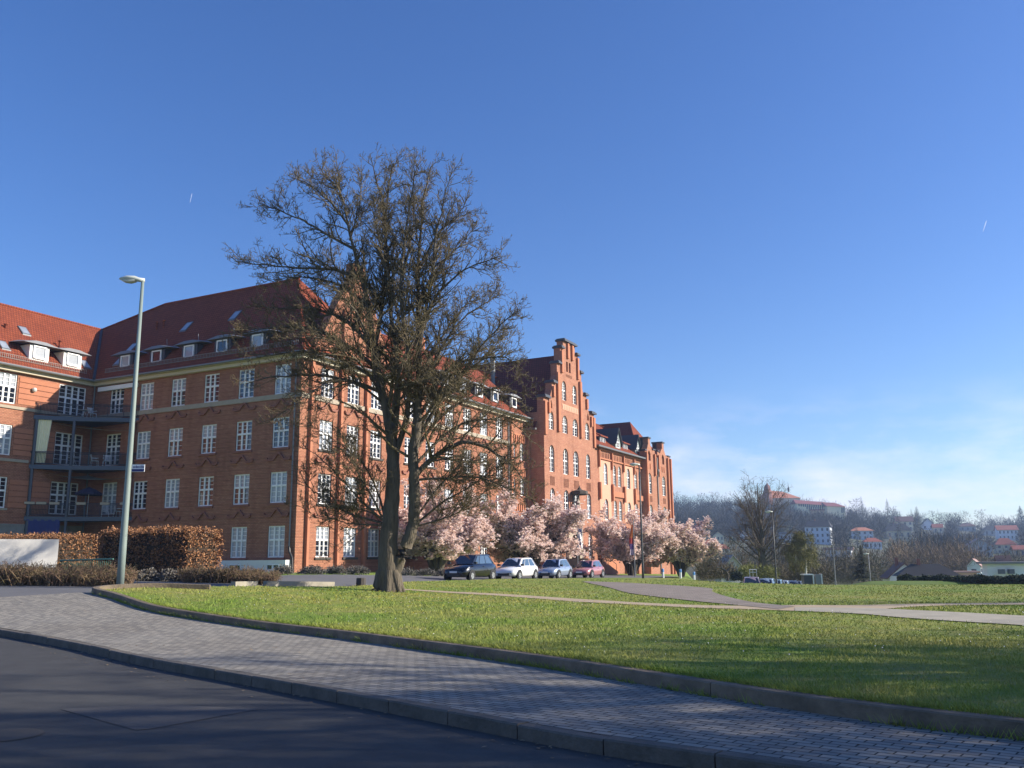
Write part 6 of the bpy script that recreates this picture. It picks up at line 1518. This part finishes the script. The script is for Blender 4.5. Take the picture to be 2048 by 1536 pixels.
# ------------------------------------------------------------------ monastery on the hill
mon = thing('hilltop_church', atY(1580, 1003, 640), 'church with orange red roof and thin spire on the hill, half behind the beech', 'church')
YM = 640.0
def mp_(x, y, dy=0.0): return tuple(atY(x, y, YM + dy))
def prism_house(parent, x0, x1, yr, ye, yb, dy, D, wall, roof, hipl=0, hipr=0, names=('wall', 'roof')):
    a, b2 = np.array(mp_(x0, yb, dy)), np.array(mp_(x1, yb, dy)); ye = ye if isinstance(ye, tuple) else (ye, ye); ze = (mp_(x0, ye[0], dy)[2], mp_(x1, ye[1], dy)[2]); zr = (mp_(x0, yr[0], dy)[2], mp_(x1, yr[1], dy)[2]); zb = min(a[2], b2[2]) - 15
    mb = MB(); mb.hexa([(a[0], a[1], zb), (b2[0], b2[1], zb), (b2[0], b2[1] + D, zb), (a[0], a[1] + D, zb), (a[0], a[1], ze[0]), (b2[0], b2[1], ze[1]), (b2[0], b2[1] + D, ze[1]), (a[0], a[1] + D, ze[0])]); mb.build(names[0], wall, parent)
    L = b2[0] - a[0]; c = [(a[0] - .8, a[1] - .8, ze[0]), (b2[0] + .8, b2[1] - .8, ze[1]), (b2[0] + .8, b2[1] + D + .8, ze[1]), (a[0] - .8, a[1] + D + .8, ze[0])]; t0, t1 = (a[0] + hipl * L, a[1] + D / 2, zr[0]), (b2[0] - hipr * L, b2[1] + D / 2, zr[1])
    mb = MB(); mb.face([c[0], c[1], t1, t0]); mb.face([c[2], c[3], t0, t1]); mb.face([c[1], c[2], t1]); mb.face([c[3], c[0], t0]); ro = mb.build(names[1], roof, parent)
    return a, b2, ze, ro
def strip_windows(parent, x0, x1, y0, y1, n, dy, w_=.9):
    for k in range(n):
        q_ = np.array(mp_(x0 + (x1 - x0) * (k + .5) / n, y0 + (y1 - y0) * (k + .5) / n, dy - .1)); mb = MB(); mb.box(q_[0] - w_ / 2, q_[0] + w_ / 2, q_[1] - .1, q_[1] + .3, q_[2] - .9, q_[2] + .9); mb.build('window', M['glass_far'], parent)
prism_house(mon, 1536, 1600, (978, 980), 996, 1003, 30, 26, M['render_cream'], M['roof_orange'], .1, .38)
sp = np.array(mp_(1577, 981, 43)); mb = MB(); mb.lathe(sp, [(.7, -1), (.7, .8), (.95, 1.2), (.55, 2.0), (.25, 3.0), (.12, 5.0), (0, 6.2)], 8); mb.build('spire', M['roof_slate'], mon)
tw_ = np.array(mp_(1536, 1000, 25)); mb = MB(); zt = mp_(1536, 988, 25)[2] - tw_[2]; mb.lathe(tw_, [(3.2, -12), (3.2, zt), (3.5, zt + 1), (2.6, zt + 3.4), (2.2, zt + 4.4), (1.9, zt + 6), (.6, zt + 7.5), (0, zt + 9)], 8); mb.build('tower', M['brick_dark'], mon)
wing = thing('monastery_wing', mp_(1625, 1012), 'long yellow white monastery wing with dark red roof on top of the hill', 'monastery')
prism_house(wing, 1594, 1657, (998, 1003), (1007, 1011), 1021, 0, 14, M['render_yellow'], fm('roof_wine', (.20, .06, .06), .8), 0, 0)
strip_windows(wing, 1596, 1656, 1010, 1013.5, 14, 0); strip_windows(wing, 1612, 1656, 1015.5, 1018, 10, 0)
cor = thing('monastery_corner', mp_(1680, 1020), 'corner house of the monastery with dark wine red hip roof at the right end', 'monastery')
prism_house(cor, 1655, 1691, (1003, 1003.5), (1012, 1014), 1027, -6, 20, M['render_yellow'], M['roof_wine'], .02, .3)
strip_windows(cor, 1682, 1690, 1018, 1018, 2, -6); strip_windows(cor, 1682, 1690, 1023, 1023, 2, -6)
ret = thing('retaining_wall', mp_(1640, 1028, -10), 'grey brown terrace wall below the monastery wing', 'wall')
q0, q1 = np.array(mp_(1622, 1021, -12)), np.array(mp_(1648, 1021, -12)); mb = MB(); mb.box(q0[0], q1[0], q0[1], q0[1] + 2, q0[2] - 12, q0[2]); mb.build('wall', M['render_ochre'], ret); mb = MB(); mb.box(q0[0] - .5, q1[0] + .5, q0[1] - .5, q0[1] + 2.5, q0[2], q0[2] + .8); mb.build('coping', M['roof_wine'], ret)
HOUSEBOX += [(1540, 1600, 978, 1000, 640), (1596, 1657, 998, 1019, 640), (1657, 1692, 1003, 1026, 634)]

# ------------------------------------------------------------------ woods on the hill
def fuzzy(centers, Rx, Rz, n_tri, size, rg_, up=.3, tall=None):
    """bare crowns: many thin slivers through the volume of each crown; centers (N,3)"""
    N = len(centers); d = norm(rg_.normal(size=(N, n_tri, 3))); rad = rg_.random((N, n_tri, 1)) ** .42
    lump = 1 + .25 * np.sin(d[..., :1] * 5 + centers[:, None, :1]) * np.cos(d[..., 1:2] * 4 + centers[:, None, 1:2])
    off = d * rad * lump * np.stack([Rx, Rx, Rz], -1)[:, None, :]
    C = centers[:, None, :] + off; dirv = norm(off + np.array([0, 0, up]) * Rx[:, None, None] + rg_.normal(size=off.shape) * .35 * Rx[:, None, None])
    s = norm(np.cross(dirv, rg_.normal(size=dirv.shape))); L = (size[0] * (.6 + .8 * rg_.random((N, n_tri, 1)))); w_ = size[1] * (.6 + .8 * rg_.random((N, n_tri, 1)))
    V = np.stack([C - dirv * L * .5 - s * w_, C - dirv * L * .5 + s * w_, C + dirv * L * .5], 2).reshape(-1, 3)
    return V, np.arange(len(V)).reshape(-1, 3)
M['wood_bare'] = mat('wood_bare', (.042, .040, .040), .95, island=.8, col2=(.024, .026, .024), var=.7, vscale=.02)
M['wood_green'] = mat('wood_green', (.10, .115, .045), .95, island=.7, col2=(.06, .065, .03))
M['conifer'] = mat('conifer', (.022, .036, .020), .95, island=.7, col2=(.045, .06, .03))
M['birch'] = mat('birch', (.20, .19, .05), .9, island=.8, col2=(.12, .10, .045))
r_ = np.random.default_rng(99)
def hill_trees(n, seed, x0=1180, x1=2260, ylo=242, yhi=718):
    r_ = np.random.default_rng(seed); out = []
    while len(out) < n:
        px_ = r_.uniform(x0, x1); Y = ylo + (yhi - ylo) * r_.random() ** .8; py = hill_py(px_, Y); h = (7 + 7 * r_.random()); hp = h / Y * F_PX; wp = hp * .36
        if px_ > 1690 and Y > 600 and r_.random() < .25: continue
        bad = False
        for (a, b2, t, bb, YY) in HOUSEBOX:
            if Y < YY + 4 and px_ + wp * .8 > a and px_ - wp * .8 < b2 and py - hp < bb - (bb - t) * .12 and py > t: bad = True; break
        if not bad: out.append((px_, Y, h))
    return out
T_ = hill_trees(2300, 3); C = []; RX = []; RZ = []
for px_, Y, h in T_: p = hill_pt(px_, Y); C.append([p[0], p[1], p[2] + h * .55]); RX.append(h * .36); RZ.append(h * .5)
V, F = fuzzy(np.array(C), np.array(RX), np.array(RZ), 130, (2.0, .10), r_)
tag(add_mesh('wood', np_mesh('wood', V, [F], M['wood_bare'])), 'bare grey brown wood covering the far hillside', 'wood', kind='stuff')
T2 = hill_trees(260, 8); C = []; RX = []; RZ = []
for px_, Y, h in T2: p = hill_pt(px_, Y); C.append([p[0], p[1], p[2] + h * .3]); RX.append(h * .32); RZ.append(h * .36)
V, F = fuzzy(np.array(C), np.array(RX), np.array(RZ), 120, (1.2, .16), r_)
tag(add_mesh('greenery', np_mesh('greenery', V, [F], M['wood_green'])), 'scattered green bushes between the hillside houses', 'bushes', kind='stuff')
def conifer_mesh(h, rad, seed, n=700):
    r_ = np.random.default_rng(seed); f = r_.random(n) ** .8; a = r_.random(n) * 6.283; rr = rad * (1 - f) ** .85 * (.35 + .65 * r_.random(n)) * (1 + .18 * np.sin(f * 40))
    C = np.stack([rr * np.cos(a), rr * np.sin(a), h * (.06 + .94 * f)], -1); d = norm(np.stack([np.cos(a), np.sin(a), -.35 + .3 * r_.random(n)], -1)); s = np.stack([-np.sin(a), np.cos(a), 0 * a], -1)
    L = (rad * .28 * (1.2 - f))[:, None]; V = np.stack([C - d * L * .5 - s * L * .3, C - d * L * .5 + s * L * .3, C + d * L], 1).reshape(-1, 3)
    mb = MB(); mb.tube([(0, 0, -.4), (0, 0, h * .9)], [h * .018, .02], 6)
    return mb.mesh('trunk', M['bark']), np_mesh('crown', V, [np.arange(n * 3).reshape(-1, 3)], M['conifer'])
for px_, Y, h, t in ((1726, 690, 20, 'dark conifer rising above the ridge right of the monastery'), (1778, 690, 21, 'narrow dark conifer on the ridge left of the purple brown roof'), (1838, 660, 18, 'fir tree on the ridge left of the steep dark pointed roof'), (1826, 650, 16, 'slim fir beside the purple brown roof'), (1690, 500, 14, 'dark conifer on the slope right of the large white villa'), (1800, 480, 16, 'dark spreading conifer in front of the cream villa'), (1838, 520, 20, 'broad dark conifer in the middle of the slope'), (1716, 420, 12, 'small conifer beside the house with the flat front')):
    p = hill_pt(px_, Y); tree_from(conifer_mesh(h, h * .27, int(px_)), 'conifer_tree', p, t, 'conifers on the hill')
rb = [bare_tree_meshes(13, 5.0, 31 + k, .22, .05, n_limb=16, sp1=.9, sp2=.6, first=.35, dome=True, l1=.16) for k in range(3)]
for i, (px_, s, t) in enumerate(((1352, 1.1, 'bare ridge tree just right of the brick building'), (1372, .9, 'round bare tree on the wooded ridge, second right of the brick building'), (1402, 1.0, 'bare tree in the middle of the wooded left ridge'), (1430, 1.05, 'bare tree on the left ridge before the beech'), (1715, 1.15, 'round bare tree on the ridge right of the monastery corner'), (1748, .8, 'small bare tree on the ridge between two conifers'), (1787, .95, 'bare tree behind the narrow ridge conifer'), (1868, .9, 'first of the row of bare ridge trees at the right'), (1884, .8, 'second of the row of bare ridge trees at the right'), (1900, .85, 'third of the row of bare ridge trees at the right'), (1915, .9, 'fourth of the row of bare ridge trees at the right'), (1934, 1.0, 'umbrella shaped bare tree on the right ridge'), (1964, 1.1, 'tall bare tree right of the umbrella shaped one'), (2010, .8, 'bare tree behind the long white house on the ridge'))):
    p = hill_pt(px_, 700); tree_from(rb[i % 3], 'ridge_tree', p + np.array([0, 0, 1.5]), t, 'bare trees on the ridge', s * 1.15, rz=i)
p = hill_pt(2046, 690); tree_from(conifer_mesh(22, 9, 77, 1200), 'conifer_tree', p, 'broad blue green tree on the ridge at the right edge', 'conifers on the hill')

# ------------------------------------------------------------------ middle distance
beech = bare_tree_meshes(15.5, 5.0, 12, .60, .012, n_limb=44, sp1=.42, sp2=.32, first=.13, lev3=.4, m_c='twig_grey', upb=.0, l1=.13, dome=True)
pB = onG(1526, 104); pB[2] = atY(1526, 1158, 104)[2]
tree_from(beech, 'beech_tree', pB, 'wide bare beech with fan shaped crown in front of the hill', None, (ray(1515, 942)[2] / ray(1515, 942)[1] * 104 + EYE - pB[2]) / 15.7)
q_ = onG(1487, 108); q_[2] = atY(1487, 1158, 108)[2]; tree_from(rb[1], 'bare_tree', q_, 'small bare tree left of the beech trunk', None, .42)
def birch(px_, Y, yb, yt, label, seed, w_):
    p = atY(px_, yb, Y); h = atY(px_, yt, Y)[2] - p[2]; r_ = np.random.default_rng(seed); o = thing('birch_tree', p, label, 'tree', 'yellow green birches')
    mb = MB(); mb.tube([tuple(p), tuple(p + [.2, 0, h * .5]), tuple(p + [.1, 0, h * .92])], [.14, .09, .03], 6); mb.build('trunk', M['render_grey'], o)
    C = p + np.stack([r_.normal(size=26) * w_ * .55, r_.normal(size=26) * w_ * .5, h * (.32 + .62 * r_.random(26))], -1); C[:, :2] = p[:2] + (C[:, :2] - p[:2]) * (1.25 - (C[:, 2:3] - p[2]) / h)
    V, F = fuzzy(C, np.full(26, w_ * .34), np.full(26, h * .11), 170, (.5, .022), r_, up=-.4); add_mesh('crown', np_mesh('crown', V - p, [F], M['birch']), o, Matrix.Translation(p))
birch(1612, 104, 1168, 1062, 'yellow green birch in front of the large white villa, right of two', 4, 2.0); birch(1592, 108, 1168, 1078, 'olive brown birch beside the slim street lamp, left of two', 9, 1.8)
pc = atY(1727, 1166, 112); o = tree_from(conifer_mesh(4.6, 1.6, 44, 1500), 'yew_tree', pc, 'dark bushy yew standing at the crest left of the dark roof')
pz = onG(1462, 88, 0); pz[2] = atY(1462, 1160, 88)[2]; hedge('box_hedge', pz, np.array([1., 0]), .85, .9, .62, M['conifer'], 'small dark cube of clipped hedge at the edge of the lawn', 900, leaf=.13)
def thicket(name, px0, px1, Y0, Y1, h0, h1, n, m, label, seed, yb=None, tri=150, size=(.7, .03)):
    r_ = np.random.default_rng(seed); C = []; RX = []; RZ = []
    for k in range(n):
        px_ = r_.uniform(px0, px1); Y = r_.uniform(Y0, Y1); x = atY(px_, 1150, Y)[0]; z = float(G(x, Y)) if yb is None else atY(px_, yb, Y)[2]; h = r_.uniform(h0, h1)
        C.append([x, Y, z + h * .45]); RX.append(h * .42); RZ.append(h * .5)
    V, F = fuzzy(np.array(C), np.array(RX), np.array(RZ), tri, size, r_, up=.5)
    c = V.mean(0); return tag(add_mesh(name, np_mesh(name, V - c, [F], m), None, Matrix.Translation(c)), label, 'bushes', kind='stuff')
M['bush_yellow'] = mat('bush_yellow', (.17, .18, .035), .9, island=.7, col2=(.10, .11, .03)); M['bush_brown'] = mat('bush_brown', (.11, .085, .055), .95, island=.8, col2=(.07, .065, .03))
thicket('spring_bushes', 1484, 1552, 92, 98, 1.0, 2.0, 26, M['bush_yellow'], 'yellow green spring bushes at the foot of the beech', 1, yb=1160, size=(.3, .03))
thicket('brambles', 1400, 1470, 100, 125, 1.2, 3.0, 40, M['bush_brown'], 'brown green brambles right of the magnolias', 2, yb=1158, size=(.5, .03))
thicket('brambles', 1552, 1660, 106, 125, 1.2, 3.2, 50, M['bush_brown'], 'brown thicket around the birches', 3, yb=1168, size=(.5, .03))
thicket('wood_edge', 1400, 1760, 150, 235, 4, 8, 150, M['bush_brown'], 'bare brown wood edge in the valley behind the beech', 4, yb=1160, size=(1.2, .05))
thicket('wood_edge', 1650, 1768, 150, 180, 3, 5, 50, M['bush_brown'], 'bare brown bushes left of the house with the dark roof', 5, yb=1166, size=(.8, .04))
thicket('wood_edge', 1780, 1960, 190, 235, 6, 11, 80, mat('willow', (.20, .13, .075), .95, island=.8, col2=(.12, .09, .05)), 'reddish brown bare willows behind the dark roof', 6, yb=1160, size=(1.6, .05))
thicket('wood_edge', 1950, 2150, 190, 235, 4, 7, 60, M['bush_brown'], 'bare brown wood edge behind the white flat building', 7, yb=1155, size=(1.2, .05))
# gnarled pollard
pq = atY(1455, 1158, 92); o = thing('pollard_tree', pq, 'gnarled dark pollarded tree with stub branches right of the magnolias', 'tree')
mb = MB()
for pts, rr in (([(0, 0, -.2), (.1, 0, .4), (-.1, 0, .8)], [.16, .14, .11]), ([(-.1, 0, .75), (-.5, .1, 1.1), (-.55, .1, 1.5)], [.1, .09, .07]), ([(-.05, 0, .75), (.3, 0, 1.05), (.35, -.1, 1.45), (.75, 0, 1.7)], [.1, .08, .07, .05]), ([(-.5, .1, 1.1), (-1.0, 0, 1.15), (-1.1, 0, 1.5)], [.08, .06, .05]), ([(.3, 0, 1.05), (.9, .1, 1.1)], [.07, .05])): mb.tube([tuple(pq + np.array(q_)) for q_ in pts], rr, 7)
mb.build('trunk', M['stone_dark'], o)
# clipped hedge and grass bank at the right
a = onG(1800, 74); b2 = onG(2300, 66); a[2] = atY(1800, 1170, 74)[2]; dd = (b2 - a)[:2]; Lh_ = np.linalg.norm(dd)
hedge('clipped_hedge', a, dd / Lh_, Lh_, 1.4, (1172 - 1157) / F_PX * 74, M['conifer'], 'long low dark clipped hedge in front of the dark roofed house', 9000, leaf=.15)
M['bank'] = grassmat('bank', (.085, .15, .03), (.12, .17, .045), (.15, .15, .06), .6); mbk = []
for i in range(60):
    px_ = 1690 + i * 14; top = np.interp(px_, [1690, 1740, 1800, 2500], [1171, 1162, 1161.5, 1164])
    q0, q1, q2 = atY(px_, 1176, 66), atY(px_, top, 71), atY(px_, top + 3, 78); mbk.append((q0 - [0, 0, .8], q1, q2 - [0, 0, 1.5]))
V = np.array(mbk).reshape(-1, 3); I = np.arange(180).reshape(60, 3); q_ = np.stack([I[:-1, :-1], I[1:, :-1], I[1:, 1:], I[:-1, 1:]], -1).reshape(-1, 4)
tag(put(bpy.data.objects.new('grass_bank', np_mesh('grass_bank', V, [q_], M['bank'], smooth=True))), kind='structure')
# frame and cabinets at the crest
pk = atY(1612, 1168, 88); o = thing('bus_shelter', pk, 'grey open shelter with white frame behind the lawn crest', 'shelter'); mb = MB(); mb.box(pk[0] - .15, pk[0] + .62, 88, 88.9, pk[2], pk[2] + .82); mb.build('cabinet', M['slate'], o); mb = MB(); mb.box(pk[0] - .2, pk[0] + .78, 87.9, 89, pk[2] + .84, pk[2] + .94); mb.build('roof', M['plastic_white'], o); mb = MB(); mb.box(pk[0] + .68, pk[0] + .78, 87.9, 88.0, pk[2], pk[2] + .835); mb.build('post', M['plastic_white'], o)
pk = atY(1632, 1168, 88); o = thing('utility_cabinet', pk, 'pale grey utility cabinet right of the open shelter', 'cabinet'); mb = MB(); mb.box(pk[0], pk[0] + .52, 88, 88.6, pk[2], pk[2] + .9); mb.build('housing', M['zinc'], o); mb = MB(); mb.box(pk[0] + .54, pk[0] + .64, 87.95, 88.5, pk[2], pk[2] + .95); mb.build('side_panel', M['plastic_white'], o)
pk = atY(1500, 1156, 90); o = thing('climbing_frame', pk, 'white metal frame standing in front of the beech trunk', 'frame')
for x in (0, .32, .68): mb = MB(); mb.tube([(pk[0] + x, 90, pk[2]), (pk[0] + x, 90, pk[2] + .82)], .028, 5); mb.build('post', M['plastic_white'], o)
for z in (.55, .82): mb = MB(); mb.tube([(pk[0], 90, pk[2] + z), (pk[0] + .68, 90, pk[2] + z)], .028, 5); mb.build('crossbar', M['plastic_white'], o)

M['contrail'] = mat('contrail', (.9, .9, .92), 1.0); M['contrail'].node_tree.nodes['Principled BSDF'].inputs['Alpha'].default_value = .35
for (xa, ya, xb, yb_, wd, lab) in ((1966, 463, 1973, 441, 3.5, 'short white vapour trail high in the right of the sky'), (380, 405, 384, 387, 2.2, 'faint short vapour trail high in the left of the sky')):
    pa, pb = Vector(atY(xa, ya, 9000)), Vector(atY(xb, yb_, 9300)); mb = MB(); mb.tube([pa, pa.lerp(pb, .35), pa.lerp(pb, .8), pb], [1, wd * .7, wd, 1], 8); c_ = Matrix.Translation((pa + pb) / 2); me = mb.mesh('contrail', M['contrail']); me.transform(c_.inverted()); tag(put(bpy.data.objects.new('contrail', me), None, c_), lab, 'contrail')
# ================================================================== AIR
hz = MB(); hz.box(-1500, 1500, -350, 1250, -11.5, 105)
m, t, b_ = newmat('haze_air'); t.nodes.remove(b_); pv = t.nodes.new('ShaderNodeVolumePrincipled'); pv.inputs['Color'].default_value = (.50, .68, 1.0, 1); pv.inputs['Density'].default_value = .00033; pv.inputs['Anisotropy'].default_value = .2
t.links.new(pv.outputs[0], [n for n in t.nodes if n.type == 'OUTPUT_MATERIAL'][0].inputs['Volume'])
tag(hz.build('haze', m), kind='stuff', label='pale blue spring haze lying over the valley', cat='haze')
